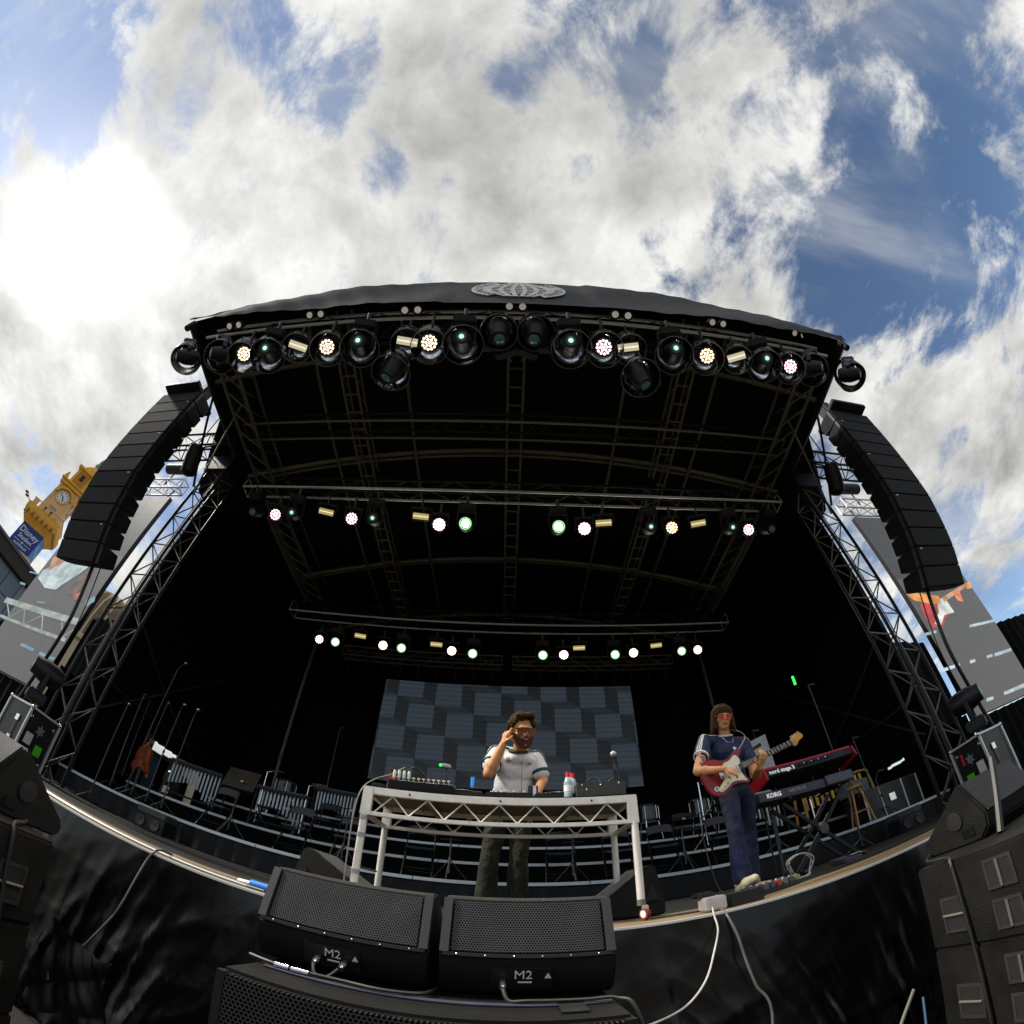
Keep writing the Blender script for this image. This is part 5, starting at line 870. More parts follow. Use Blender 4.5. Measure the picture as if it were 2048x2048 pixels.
p = at(398, 1545, 8.3); vibes((p.x, 8.3, 2.232), 'vibraphone with pale resonator tubes behind the wide dark music stand', rz=.1)
p = at(578, 1556, 8.35); vibes((p.x, 8.4, 2.232), 'vibraphone with short pale tubes between the folding chairs', 13, 1.1, -.05)
p = at(610, 1600, 7.95); vibes((p.x + .1, 9.35, 2.632), 'smaller glockenspiel with dark tubes at the back of the risers', 12, .9, 0)
p = at(1508, 1640, 7.9); vibes((p.x, 8.0, 2.232), 'mallet instrument with bright tubes behind the guitarist', 14, 1.3, .1)
WOOD = mat('amber_wood', (.55, .27, .05), .5, var=.3, scale=6, stretch=(1, 1, 6)); GOLD = mat('golden_bar', (.75, .45, .07), .45, var=.2)
p = at(1665, 1560, 7.9); mr_ = thing('marimba', 'golden wooden marimba behind the keyboards on the risers', 'marimba', loc=(p.x, 7.95, 2.232)); c0 = Vector((p.x, 7.95, 2.232))
for i in range(15): blk('bar', c0 + Vector((-.85 + .12 * i, 0, .80 + .01 * (i % 2))), (.095, .42 - .012 * i, .03), GOLD, mr_)
for i in range(12): strut('resonator_tube', c0 + Vector((-.8 + .14 * i, -.05, .76)), c0 + Vector((-.8 + .14 * i, -.05, .30 + .02 * i)), .035, GOLD if i % 3 else WOOD, mr_, 9)
for s in (-1, 1):
    for y in (-.2, .2): strut('leg', c0 + Vector((s * .95, y, 0)), c0 + Vector((s * .9, y * .6, .8)), .03, WOOD, mr_)
st_ = thing('wooden_stool', 'tall amber wooden stool on the lowest riser behind the keyboards', 'stool', loc=(5.6, 6.9, FL + .38)); c0 = Vector((at(1715, 1600, 6.95).x, 6.95, FL + .382)); MB().lathe([(.16, .70), (.17, .72), (.17, .745), (0, .75)], 18, Matrix.Translation(c0)).obj('seat', WOOD, st_)
for k in range(4): a = k * PI / 2 + .4; strut('leg', c0 + Vector((.24 * math.cos(a), .24 * math.sin(a), 0)), c0 + Vector((.10 * math.cos(a), .10 * math.sin(a), .70)), .018, WOOD, st_)
for k in range(4): a = k * PI / 2 + .4; b = a + PI / 2; strut('rung', c0 + Vector((.19 * math.cos(a), .19 * math.sin(a), .26)), c0 + Vector((.19 * math.cos(b), .19 * math.sin(b), .26)), .012, WOOD, st_)
def drum(c, r, h, m, lab, name='tom_drum', tilt=0.0):
    t = thing(name, lab, 'drum', 'drums', c); q = TR(c, rx=tilt); MB(q).lathe([(r, 0), (r, h)], 24).obj('shell', m, t); MB(q).lathe([(r, h), (0, h + .003)], 24).obj('skin', WHT, t)
    for z in (.02, h - .02): MB(q).torus((0, 0, z), r + .006, .012).obj('hoop', CHR, t)
    for k in range(6): a = k * PI / 3; MB(q).cyl(((r + .018) * math.cos(a), (r + .018) * math.sin(a), .03), ((r + .018) * math.cos(a), (r + .018) * math.sin(a), h - .03), .007, n=6).obj('lug', CHR, t)
    for k in range(3): a = k * 2 * PI / 3; strut('leg', Vector(c) + Vector((r * .9 * math.cos(a), r * .9 * math.sin(a), h * .3)), Vector((c[0] + r * 1.3 * math.cos(a), c[1] + r * 1.3 * math.sin(a), c[2] - .45)), .012, CHR, t)
for px, lab in ((1300, 'dark tom drum with chrome rims behind the table corner'), (1408, 'dark tom drum with chrome rims behind the guitarist elbow'), (1460, 'dark tom drum with chrome rims behind the jeans')):
    p = at(px, 1640, 9.2); drum((p.x, 9.3, 2.632 + .45), .22, .34, mat('drum_black', (.012, .012, .014), .25, coat=.4), lab)
drum((at(512, 1575, 8.0).x, 9.2, 2.632 + .45), .24, .36, mat('drum_black', ()), 'dark tom drum with chrome rims between the vibraphones')
for px, tr, hh, lab in ((520, 2, 1.15, 'chrome percussion stand left of the lone grey chair'), (612, 2, 1.05, 'chrome percussion stand with long bright tube behind the lone chair'), (1402, 2, 1.35, 'tall chrome percussion stand behind the tattooed arm'), (1470, 2, .95, 'chrome percussion stand just behind the jeans'), (1620, 1, .75, 'white tripod stand under the keyboards')):
    Y, z = TIER[tr]; x = at(px, 1600, Y).x; t = thing('percussion_stand', lab, 'percussion stand', 'chrome percussion stands', (x, Y, z)); tripod(t, (x, Y, z), .34, CHR, .3); strut('tube', (x, Y, z + .1), (x, Y, z + hh), .014, CHR, t); strut('arm', (x, Y, z + hh), (x + .22, Y, z + hh + .05), .009, CHR, t); MB().lathe([(.0, .012), (.05, .01), (.16, .0), (.16, -.004), (.02, .004)], 22, TR((x + .22, Y, z + hh + .06), rx=R(14))).obj('cymbal', mat('bronze', (.30, .22, .09), .35, metal=.8), t)
# ================================================================ keyboards
NRED = mat('lacquer_red', (.42, .008, .018), .35, var=.1)
def board(name, lab, A, B, dep, th, m, tilt, loc):
    A = Vector(A); B = Vector(B); u = (B - A).normalized(); v = Vector((-u.y, u.x, 0)).normalized(); v = (Matrix.Rotation(tilt, 3, u) @ v); w_ = u.cross(v); L = (B - A).length
    X = Matrix(((u.x, v.x, w_.x, A.x), (u.y, v.y, w_.y, A.y), (u.z, v.z, w_.z, A.z), (0, 0, 0, 1))); t = thing(name, lab, 'keyboard', 'keyboards', loc)
    MB(X).box((L / 2, dep / 2, th / 2), (L, dep, th)).obj('case', m, t, bevel=.008); return t, X, L
kA, kB = at(1532, 1556, 4.35), at(1707, 1506, 4.40)
kb, X, L = board('red_keyboard', 'long red stage keyboard tilted on the upper tier of the stand', kA, kB, .30, .10, BLKM, R(-16), (3.3, 4.4, FL))
MB(X).box((L / 2, .148, .105), (L + .006, .308, .03)).obj('top_shell', NRED, kb, bevel=.006); MB(X).box((L / 2, -.006, .045), (L - .03, .010, .08)).obj('back_panel', BLKM, kb); MB(X).box((-.012, .14, .03), (.03, .36, .16)).obj('end_cheek', NRED, kb, bevel=.006); MB(X).box((L + .012, .14, .03), (.03, .34, .14)).obj('end_cheek', NRED, kb, bevel=.006)
PRW = mat('lettering_white', (.8, .8, .85), .5, emit=(.8, .8, .9), es=.15)
text('back_lettering', 'nord stage 3', .070, PRW, kb, X @ Matrix.Translation((.235, -.014, .045)) @ Matrix.Rotation(R(90), 4, 'X'), .001, bold=.002)
for i in range(9): MB(X).cyl((.48 + .055 * i, -.012, .045), (.48 + .055 * i, -.045, .045), .010, n=8).obj('socket', CHR if i % 2 else BLK, kb)
for i in range(22): MB(X).box((.06 + (L - .12) * i / 22 + .025, .22, .122), ((L - .12) / 22 - .004, .14, .010)).obj('key', WHT, kb)
kA2, kB2 = at(1520, 1606, 4.25), at(1708, 1556, 4.30)
kb2, X2, L2 = board('black_keyboard', 'black keyboard on the lower tier of the stand', kA2, kB2, .32, .10, mat('synth_black', (.022, .022, .026), .4), R(-4), (3.3, 4.3, FL))
text('back_lettering', 'KORG', .066, PRW, kb2, X2 @ Matrix.Translation((.19, -.006, .05)) @ Matrix.Rotation(R(90), 4, 'X'), .001, bold=.003); text('back_lettering', 'NAUTILUS', .050, mat('lettering_grey', (.4, .4, .45), .5), kb2, X2 @ Matrix.Translation((.50, -.006, .055)) @ Matrix.Rotation(R(90), 4, 'X'), .001)
MB(X2).box((.11, .10, .115), (.20, .12, .03)).obj('control_block', mat('grey_plastic', (.22, .23, .24), .5), kb2, bevel=.006); MB(X2).box((L2 - .22, -.01, .06), (.42, .03, .11)).obj('end_block', mat('blue_grey_case', (.05, .055, .075), .45), kb2, bevel=.008)
ks = thing('keyboard_stand', 'black X-shaped double keyboard stand beside the guitarist', 'keyboard stand', loc=(3.3, 4.45, FL)); cx_ = (kA2.x + kB2.x) / 2 + .05
for y in (4.32, 4.58):
    MB().box((cx_, y, (FL + kA2.z) / 2), (.045, .03, 1.12), Matrix.Rotation(R(47), 3, 'Y')).obj('leg', STL, ks, bevel=.004); MB().box((cx_ + .02, y + .035, (FL + kA2.z) / 2), (.045, .03, 1.12), Matrix.Rotation(R(-47), 3, 'Y')).obj('leg', STL, ks, bevel=.004)
for dx in (-.36, .40): strut('foot_bar', (cx_ + dx, 4.2, FL + .03), (cx_ + dx, 4.75, FL + .03), .018, BLK, ks); strut('support_arm', (cx_ + dx * .9, 4.28, kA2.z - .01), (cx_ + dx * .9, 4.72, kA2.z - .01), .016, BLK, ks)
for dx in (-.25, .30): strut('riser_tube', (cx_ + dx, 4.62, kA2.z), (cx_ + dx, 4.66, kA.z + .12), .018, STL, ks); strut('upper_arm', (cx_ + dx, 4.40, kA.z + .0), (cx_ + dx, 4.68, kA.z + .08), .014, STL, ks)
MB().lathe([(.06, -.03), (.06, .03)], 16, TR((cx_, 4.30, (FL + kA2.z) / 2), rx=R(90))).obj('pivot', STG, ks)
sp_ = thing('sustain_pedal', 'flat black foot pedal on the floor by the keyboard stand', 'pedal', loc=at(1690, 1718, 4.2)); p = at(1690, 1716, 4.15); MB().box((p.x, 4.15, FL + .03), (.22, .30, .05), Matrix.Rotation(R(6), 3, 'X')).obj('body', mat('pedal_grey', (.06, .06, .08), .4), sp_, bevel=.01); MB().box((p.x + .06, 4.08, FL + .065), (.14, .08, .006)).obj('tread', CHR, sp_)
gp = thing('grey_screen', 'grey clear plastic screen standing behind the guitar neck', 'plastic screen', loc=at(1520, 1545, 4.75)); q = [at(1486, 1490, 4.75), at(1530, 1468, 4.75), at(1553, 1538, 4.75), at(1502, 1556, 4.75)]; e_ = MB(); e_.add([tuple(p) for p in q] + [tuple(p + Vector((0, .012, 0))) for p in q], [(0, 1, 2, 3), (7, 6, 5, 4), (0, 4, 5, 1), (1, 5, 6, 2), (2, 6, 7, 3), (3, 7, 4, 0)]); e_.obj('sheet', mat('frosted_plastic', (.34, .36, .35), .35), gp, smooth=False)
b0 = Vector(((q[2].x + q[3].x) / 2, 4.77, 0)); strut('post', (b0.x, 4.79, FL), (b0.x, 4.79, q[3].z + .25), .02, STG, gp); MB().lathe([(.16, 0), (.15, .02), (.03, .03)], 18, TR((b0.x, 4.79, FL))).obj('foot', STG, gp)
bm_ = thing('boom_microphone', 'black microphone on a short boom before the grey plastic screen', 'microphone', loc=at(1505, 1600, 4.6)); a, b = at(1492, 1507, 4.6), at(1520, 1489, 4.6); MB().cyl(a, b, .016, .022, n=10).obj('microphone', BLK, bm_); strut('boom', a + (b - a) * .3, at(1503, 1520, 4.62), .010, BLK, bm_); e2 = at(1503, 1520, 4.62); strut('post', e2, (e2.x, 4.62, FL), .010, BLK, bm_)
# pedals, cable coil
pb = thing('pedal_board', 'pedal board crowded with small effect pedals at the guitarist foot', 'pedal board', loc=at(1550, 1775, 3.3)); q0, q1 = at(1512, 1784, 3.25), at(1592, 1764, 3.40); d = (q1 - q0); ang = math.atan2(d.y, d.x); RZ = Matrix.Rotation(ang, 4, 'Z'); BX = Matrix.Translation(((q0.x + q1.x) / 2, (q0.y + q1.y) / 2, FL + .02)) @ RZ; MB(BX).box((0, .05, 0), (.48, .26, .03)).obj('board', BLK, pb, bevel=.006)
pc_ = [(.08, .08, .09), (.04, .05, .08), (.35, .02, .02), (.12, .12, .13), (.05, .05, .05), (.25, .22, .12)]
for i in range(6):
    for j in range(2): b_ = MB(BX).box((-.19 + .075 * i, -.02 + .13 * j, .035), (.062, .10, .045)).obj('pedal', mat(f'pedal_paint_{i}', pc_[i], .4), pb, bevel=.006); MB(BX).cyl((-.19 + .075 * i, -.05 + .13 * j, .055), (-.19 + .075 * i, -.05 + .13 * j, .068), .009, n=8).obj('switch', CHR, b_); MB(BX).cyl((-.205 + .075 * i, .01 + .13 * j, .055), (-.205 + .075 * i, .01 + .13 * j, .066), .007, n=8).obj('knob', WHT, b_)
c = at(1602, 1732, 4.0); pts = [c + Vector((.13 * math.cos(t) * (1 + .15 * math.sin(3 * t)), .03 * math.sin(t * 2.3), .13 * math.sin(t) * (1 + .1 * math.cos(2 * t)) + .0)) for t in np.linspace(0, 5.2 * PI, 40)]; cable('cable_coil', [Vector((p.x, p.y, max(p.z, FL + .01))) for p in pts], .007, CABLW, 'coil of white cable hanging under the keyboard stand', 3)
cable('floor_lead', [(1.55, 3.0, FL + .01), (1.75, 3.1, FL + .01), (2.0, 3.5, FL + .01), (2.35, 3.75, FL + .01), (2.6, 4.05, FL + .01)], .006, RUB, 'black lead snaking over the floor past the pedal board')
cable('floor_lead', [(.9, 3.0, FL + .01), (1.15, 2.95, FL + .01), (1.35, 2.85, FL + .01), (1.5, 2.95, FL + .01)], .006, RUB, 'black lead on the floor between the table leg and the power box')
# ================================================================ flight cases with lamps on top, dark case on the riser
def flight(s, nm):
    x0, x1, y0, y1, z0, z1 = 6.46, 7.12, 4.28, 4.88, FL, FL + .83; t = thing('flight_case', 'tall black flight case with silver edges and stickers, ' + nm, 'flight case', 'flight cases', (s * (x0 + x1) / 2, (y0 + y1) / 2, FL))
    MB().box((s * (x0 + x1) / 2, (y0 + y1) / 2, (z0 + z1) / 2), (x1 - x0 - .02, y1 - y0 - .02, z1 - z0 - .02)).obj('body', mat('case_laminate', (.010, .010, .011), .35), t)
    for x in (x0, x1):
        for y in (y0, y1): blk('edge_rail', (s * x, y, (z0 + z1) / 2), (.035, .035, z1 - z0), ALU, t)
        for z in (z0, z1): blk('edge_rail', (s * x, (y0 + y1) / 2, z), (.030, y1 - y0, .030), ALU, t)
    for y in (y0, y1):
        for z in (z0, z1): blk('edge_rail', (s * (x0 + x1) / 2, y, z), (x1 - x0, .030, .030), ALU, t)
    for x in (x0, x1):
        for y in (y0, y1): MB().ell((s * x, y, z1), .032).obj('ball_corner', CHR, t)
    for z in (.25, .58): blk('latch', (s * (x0 + x1) / 2 - s * .1, y0 - .012, z0 + z), (.09, .015, .09), CHR, t)
    blk('hinge_strip', (s * (x0 + x1) / 2 - s * .1, y0 - .010, z0 + .42), (.03, .010, .28), ALUD, t)
    xs = s * (x0 - .004)
    for dy, z, d_, m_ in ((.16, .40, (.14, .17), mat('white_sticker', (.62, .62, .60), .5)), (.40, .30, (.14, .16), mat('green_sticker', (.10, .50, .01), .5))): blk('sticker', (xs, y0 + dy, z0 + z), (.004, *d_), m_, t)
    if s > 0: blk('sticker', (xs - s * .003, y0 + .43, z0 + .62), (.004, .05, .18), mat('red_sticker', (.55, .02, .02), .5), t)
    for dy in (.06, .52):
        for dz in (.12, .70): MB().ell((s * (x0 - .006), y0 + dy, z0 + dz), (.006, .028, .028)).obj('butterfly_plate', CHR, t)
    st = [(.10 * math.cos(PI / 2 + i * PI / 6) * (1 if i % 2 == 0 else .5), .10 * math.sin(PI / 2 + i * PI / 6) * (1 if i % 2 == 0 else .5)) for i in range(12)]; MB().prism(st, 0, .003, Matrix.Translation((xs, y0 + .3, z0 + .58)) @ rotto((-s, 0, 0))).obj('star_logo', mat('grey_logo', (.16, .17, .20), .5), t)
    lm = mover(LENSD, 1.25); lm.matrix_basis = TR((s * 6.95, 4.55, z1 + .62), rz=s * .5, ry=PI); tag(lm, 'upright black moving light standing on the flight case, ' + nm, 'moving light', 'lights on flight cases')
flight(-1, 'clock tower side'); flight(1, 'keyboard side')
dc = thing('equipment_case', 'dark equipment case with silver edges on the risers behind the keyboards', 'equipment case', loc=(7.2, 7.2, FL + .38)); MB().box((7.05, 7.2, FL + .68), (1.5, .6, .58)).obj('body', mat('case_laminate', ()), dc)
for x in (6.3, 6.72, 7.35, 7.8): blk('edge_rail', (x, 6.89, FL + .68), (.03, .02, .6), ALU, dc)
for z in (.39, .97): blk('edge_rail', (7.05, 6.89, FL + z), (1.5, .018, .025), STG, dc)
MB().box((7.0, 6.885, FL + .7), (.16, .02, .14)).obj('latch', CHR, dc); MB().box((6.3, 7.1, FL + 1.1), (.5, .4, .26), Matrix.Rotation(.2, 3, 'Z')).obj('amp_top', mat('amp_grey', (.12, .12, .11), .5), dc, bevel=.01)
# ================================================================ backstage opening: boards and drum case
for (pa, pb2, m_, lab) in (((302, 1500), (322, 1580), mat('teal_board', (.02, .10, .14), .6), 'teal board leaning in the backstage opening'), ((324, 1510), (350, 1590), mat('brown_board', (.16, .09, .05), .6), 'brown board with yellow flecks in the backstage opening'), ((358, 1503), (392, 1566), mat('cream_board', (.62, .52, .32), .6), 'cream board in the backstage opening beside the vibraphone')):
    a = atx(pa[0], pa[1], -9.3); b = atx(pb2[0], pb2[1], -9.3); t = thing('backstage_board', lab, 'board', 'backstage boards', (-9.3, a.y, 1.5)); MB().box((-9.3, (a.y + b.y) / 2, (max(a.z, 2.0) + 1.5) / 2), (.06, abs(b.y - a.y), max(a.z, 2.0) - 1.5)).obj('sheet', m_, t, smooth=False); blk('top_trim', (-9.26, (a.y + b.y) / 2, max(a.z, 2.0)), (.05, abs(b.y - a.y), .05), STG, t)
    if 'brown' in lab:
        for i in range(14): blk('fleck', (-9.262, (a.y + b.y) / 2 + random.uniform(-.5, .5) * abs(b.y - a.y) * .9, 2.1 + .6 * random.random()), (.008, .05, .05), mat('yellow_fleck', (.75, .55, .02), .5), t)
jd = thing('round_case', 'round black drum case with white label in the backstage opening', 'drum case', loc=(-7.7, 10.2, 2.2)); p = at(352, 1572, 9.9); MB().lathe([(.30, 0), (.32, .05), (.32, .75), (.28, .8), (0, .81)], 20, TR((p.x - .1, 9.95, p.z - .5))).obj('case', BLK, jd); blk('white_label', (p.x - .05, 9.62, p.z - .2), (.2, .01, .18), WHT, jd); strut('stand', (p.x - .1, 9.95, FL), (p.x - .1, 9.95, p.z - .5), .2, BLK, jd)
# ================================================================ people
from mathutils.bvhtree import BVHTree
def cap(mb, a, b, r0, r1=None, n=14):
    r1 = r0 if r1 is None else r1; a = Vector(a); b = Vector(b); mb.ell(a, r0, nu=n, nv=9); mb.ell(b, r1, nu=n, nv=9)
    if (b - a).length > 1e-4: mb.cyl(a, b, r0, r1, n=n)
def chain(mb, pts, rs):
    for i in range(len(pts) - 1): cap(mb, pts[i], pts[i + 1], rs[i], rs[i + 1])
def flesh(mb, name, m, parent, voxel=.008, smooth=6, fac=.5, disp=0.0, dscale=.03):
    me = bpy.data.meshes.new(name); me.from_pydata(mb.v, [], mb.f); o = bpy.data.objects.new(name, me); C.objects.link(o)
    r = o.modifiers.new('r', 'REMESH'); r.mode = 'VOXEL'; r.voxel_size = voxel; r.use_smooth_shade = True
    if smooth: s = o.modifiers.new('s', 'SMOOTH'); s.factor = fac; s.iterations = smooth
    if disp:
        tx = bpy.data.textures.new(name, 'CLOUDS'); tx.noise_scale = dscale; d = o.modifiers.new('d', 'DISPLACE'); d.texture = tx; d.strength = disp; d.mid_level = .5; d.texture_coords = 'LOCAL'
    dg = bpy.context.evaluated_depsgraph_get(); me2 = bpy.data.meshes.new_from_object(o.evaluated_get(dg)); bpy.data.objects.remove(o); me2.name = name; me2.materials.clear(); me2.materials.append(m); me2.shade_smooth()
    return link(bpy.data.objects.new(name, me2), parent)
def bvh(o): return BVHTree.FromPolygons([v.co[:] for v in o.data.vertices], [p.vertices[:] for p in o.data.polygons])
def ribbon(name, bv, path, wd, across, m, parent, off=.003, n=8):
    pts = curve(path, n); V = []; F = []; across = Vector(across)
    for i, p in enumerate(pts):
        d = (pts[min(i + 1, len(pts) - 1)] - pts[max(i - 1, 0)]).normalized(); hit = bv.find_nearest(p); nn = hit[1]; a = d.cross(nn).normalized()
        for s in (-1, 1):
            h = bv.find_nearest(hit[0] + a * s * wd / 2); V.append(h[0] + h[1] * off)
    for i in range(len(pts) - 1): F.append((2 * i, 2 * i + 1, 2 * i + 3, 2 * i + 2))
    return MB().add(V, F).obj(name, m, parent, ang=80)
def hand(mb, wr, d, n, side, curl=(.5, .6, .5), sp=.018, k=1.0, thumb=.5):
    d = Vector(d).normalized(); n = Vector(n); n = (n - d * n.dot(d)).normalized(); s = d.cross(n) * side; wr = Vector(wr)
    for j in range(4): cap(mb, wr + d * .01 * k, wr + d * .082 * k + s * (.030 - .0195 * j) * k, .017 * k, .0125 * k, 10)
    for j, L in enumerate((.070, .080, .075, .058)):
        p = wr + d * .085 * k + s * (.030 - .0195 * j) * k; a = 0.0
        for q, (f_, c_) in enumerate(zip((.46, .30, .24), curl)):
            a += c_; e = p + (d * math.cos(a) + n * math.sin(a)) * L * f_ * k; cap(mb, p, e, (.0098 - .001 * q) * k, (.009 - .001 * q) * k, 8); p = e
    p = wr + d * .025 * k + s * .025 * k; e = p + (d * .55 + s * .75 + n * thumb * .4).normalized() * .040 * k; cap(mb, p, e, .0135 * k, .0115 * k, 8); e2 = e + (d * .85 + s * .15 + n * thumb).normalized() * .036 * k; cap(mb, e, e2, .011 * k, .009 * k, 8)
def headparts(mb, H, k=1.0):                            # H: head frame, origin at head centre, face toward local -Y, up +Z
    def E(c, r, rx=0): mb.ell(H @ Vector([x * k for x in c]), tuple(x * k for x in r), H.to_3x3() @ Matrix.Rotation(rx, 3, 'X'), 18, 12)
    E((0, .012, .030), (.076, .096, .088)); E((0, -.020, -.035), (.060, .070, .075)); E((0, -.050, -.082), (.034, .034, .030)); E((0, -.012, -.075), (.052, .055, .035), -.3)
    E((0, -.083, .018), (.050, .016, .014)); E((0, -.098, -.022), (.013, .020, .022), .4); E((0, -.090, .003), (.009, .014, .026), .25); E((0, -.086, -.058), (.022, .011, .010))
    for s in (-1, 1): E((s * .079, .010, -.012), (.010, .020, .032)); E((s * .040, -.066, -.020), (.022, .020, .022))
def facebits(t, H, k, lens, frame_m, lipm, rnd=False, brow=None):
    def pt(c): return H @ Vector([x * k for x in c])
    g = MB(H)
    gl = thing_part = link(bpy.data.objects.new('sunglasses', MB(H).tube([(-.066 * k, -.098 * k, .010 * k), (0, -.112 * k, .012 * k), (.066 * k, -.098 * k, .010 * k)], (.0016 if rnd else .0035) * k, 6).mesh('sunglasses', frame_m)), t)
    for s in (-1, 1):
        o = [(.027 * math.cos(a) * k * (1 if rnd else 1.06), (.0225 if rnd else .019) * math.sin(a) * k) for a in np.linspace(0, 2 * PI, 16, endpoint=False)]
        if not rnd: o = [(-.031 * k, -.010 * k), (-.022 * k, -.019 * k), (.022 * k, -.019 * k), (.031 * k, -.008 * k), (.032 * k, .012 * k), (.0 * k, .016 * k), (-.032 * k, .012 * k)]
        X = H @ Matrix.Translation((s * .033 * k, -.108 * k, -.004 * k)) @ Matrix.Rotation(s * .16, 4, 'Z') @ Matrix.Rotation(R(90), 4, 'X')
        MB(X).prism(o, -.002 * k, .002 * k).obj('lens', lens, gl); MB(X).tube([(u, v, .001) for u, v in o] + [(o[0][0], o[0][1], .001)], (.0013 if rnd else .0022) * k, 5).obj('lens_rim', frame_m, gl)
        MB(H).tube([(s * .064 * k, -.096 * k, .010 * k), (s * .080 * k, -.04 * k, .008 * k), (s * .083 * k, .02 * k, .004 * k)], .0032 * k, 6).obj('temple_arm', frame_m, gl)
    MB(H).ell((0, -.093 * k, -.056 * k), (.020 * k, .008 * k, .0045 * k)).ell((0, -.094 * k, -.064 * k), (.017 * k, .008 * k, .005 * k)).obj('lips', lipm, t)
SKIN = mat('skin_tan', (.60, .27, .105), .5, var=.12, scale=14, bump=.1, bscale=180); SKIN2 = mat('skin_light', (.66, .31, .13), .5, var=.12, scale=14, bump=.1, bscale=180)
LIP = mat('lip', (.42, .14, .10), .5); HAIRB = mat('brown_hair', (.060, .030, .012), .7, spec=.12, var=.5, scale=40, bump=.6, bscale=150); BEARD = mat('auburn_beard', (.12, .042, .016), .7, var=.4, scale=60, bump=.6, bscale=250); HAIRD = mat('dark_brown_hair', (.075, .034, .013), .65, spec=.15, var=.75, scale=26, bump=.9, bscale=70, stretch=(3, 3, .12))
TEE = mat('white_jersey', (.86, .83, .83), .8, var=.05, scale=6, bump=.25, bscale=16); GTRIM = mat('bottle_green_trim', (.006, .045, .035), .7); NAVY = mat('navy_jersey', (.006, .015, .065), .75, var=.2, scale=6, bump=.25, bscale=16); CORD = mat('olive_corduroy', (.016, .019, .008), .85, var=.5, scale=10, bump=.4, bscale=60); JEAN = mat('dark_denim', (.004, .008, .042), .8, var=.5, scale=4, bump=.15, bscale=20)
AMB = mat('amber_lens', (.16, .028, .007), .25, spec=.4); RLEN = mat('red_lens', (.50, .028, .018), .3, spec=.3); FRB = mat('dark_frame', (.03, .012, .006), .3)
def trefoil(t, bv, c, k, m):
    hit = bv.find_nearest(c); X = Matrix.Translation(hit[0] + hit[1] * .009) @ Matrix(((1, 0, hit[1].x), (0, hit[1].z * -1, hit[1].y), (0, -hit[1].y, hit[1].z))).to_4x4()
    for a, L in ((0, 1.0), (.75, .85), (-.75, .85)): MB(X).prism([(k * (u * math.cos(a) + v * math.sin(a)), k * (v * math.cos(a) - u * math.sin(a))) for u, v in ((0, -.3), (.28, .35 * L), (.18, .75 * L), (0, 1.05 * L), (-.18, .75 * L), (-.28, .35 * L))], 0, .001).obj('chest_emblem_leaf', m, t)
    MB(X).box((0, -.55 * k, .0005), (1.5 * k, .16 * k, .001)).obj('chest_emblem_bar', m, t)
# ---------------------------------------------------------------- man in the white T-shirt behind the table
dj = thing('person', 'person in white striped T-shirt and tinted glasses holding a hand to the ear', 'person', loc=(at(1030, 1600, 3.86).x, 3.86, FL))
YB = 3.86; hd = at(1044, 1464, 3.58); nk = at(1037, 1506, 3.72); ch = at(1030, 1540, 3.80); pv = at(1022, 1600, 3.88); sR_ = at(992, 1505, 3.82); sL_ = at(1073, 1516, 3.80)
eR = at(977, 1547, 3.56); wR = at(1006, 1489, 3.50); eL = at(1086, 1560, 3.76); wL = at(1072, 1590, 3.52)
kL = Vector((at(979, 1700, 3.88).x, 3.84, FL + .48)); aL = Vector((kL.x - .02, 3.92, FL + .08)); kR = Vector((at(1037, 1700, 3.88).x, 3.84, FL + .48)); aR = Vector((kR.x - .01, 3.92, FL + .08)); hL = Vector((pv.x - .095, pv.y, pv.z - .05)); hR = Vector((pv.x + .095, pv.y, pv.z - .05))
H = Matrix.Translation(hd) @ Matrix.Rotation(R(14), 4, 'Z') @ Matrix.Rotation(R(-4), 4, 'Y') @ Matrix.Rotation(R(12), 4, 'X'); HK = 1.27
b = MB(); headparts(b, H, HK); cap(b, nk + Vector((0, 0, -.03)), hd + Vector((0, .02, -.05)), .062, .060); chain(b, [ch, pv], [.095, .095]); cap(b, sR_, sL_, .05, .05)
chain(b, [sR_, eR, wR], [.055, .047, .030]); chain(b, [eR + (wR - eR) * .25, wR], [.050, .031]); chain(b, [sL_, eL, wL], [.055, .045, .030]); chain(b, [hL, kL, aL], [.07, .048, .04]); chain(b, [hR, kR, aR], [.07, .048, .04])
hand(b, wR, (at(1013, 1462, 3.48) - wR), Vector((.75, .55, -.1)), -1, (.55, .8, .6), k=1.05); hand(b, wL, (0, -.9, -.35), (0, 0, -1), 1, (.3, .4, .3), k=1.05)
for a_ in (aL, aR): chain(b, [a_, a_ + Vector((0, -.16, -.04))], [.045, .04])
body = flesh(b, 'body', SKIN, dj, .0075, 4)
s = MB()
for c, r in ((ch + Vector((0, 0, .02)), (.180, .120, .17)), ((ch + pv) / 2, (.165, .120, .20)), (pv + Vector((0, 0, .06)), (.165, .120, .13)), (nk + Vector((0, .02, -.06)), (.14, .10, .07))): s.ell(c, r, nu=22, nv=14)
cap(s, sR_ + Vector((.01, 0, .005)), sL_ + Vector((-.01, 0, .005)), .066, .066); cap(s, sR_, sR_ + (eR - sR_) * .58, .074, .080); cap(s, sL_, sL_ + (eL - sL_) * .66, .074, .078)
shirt = flesh(s, 'shirt', TEE, dj, .008, 6, .5, .012, .08); bv = bvh(shirt)
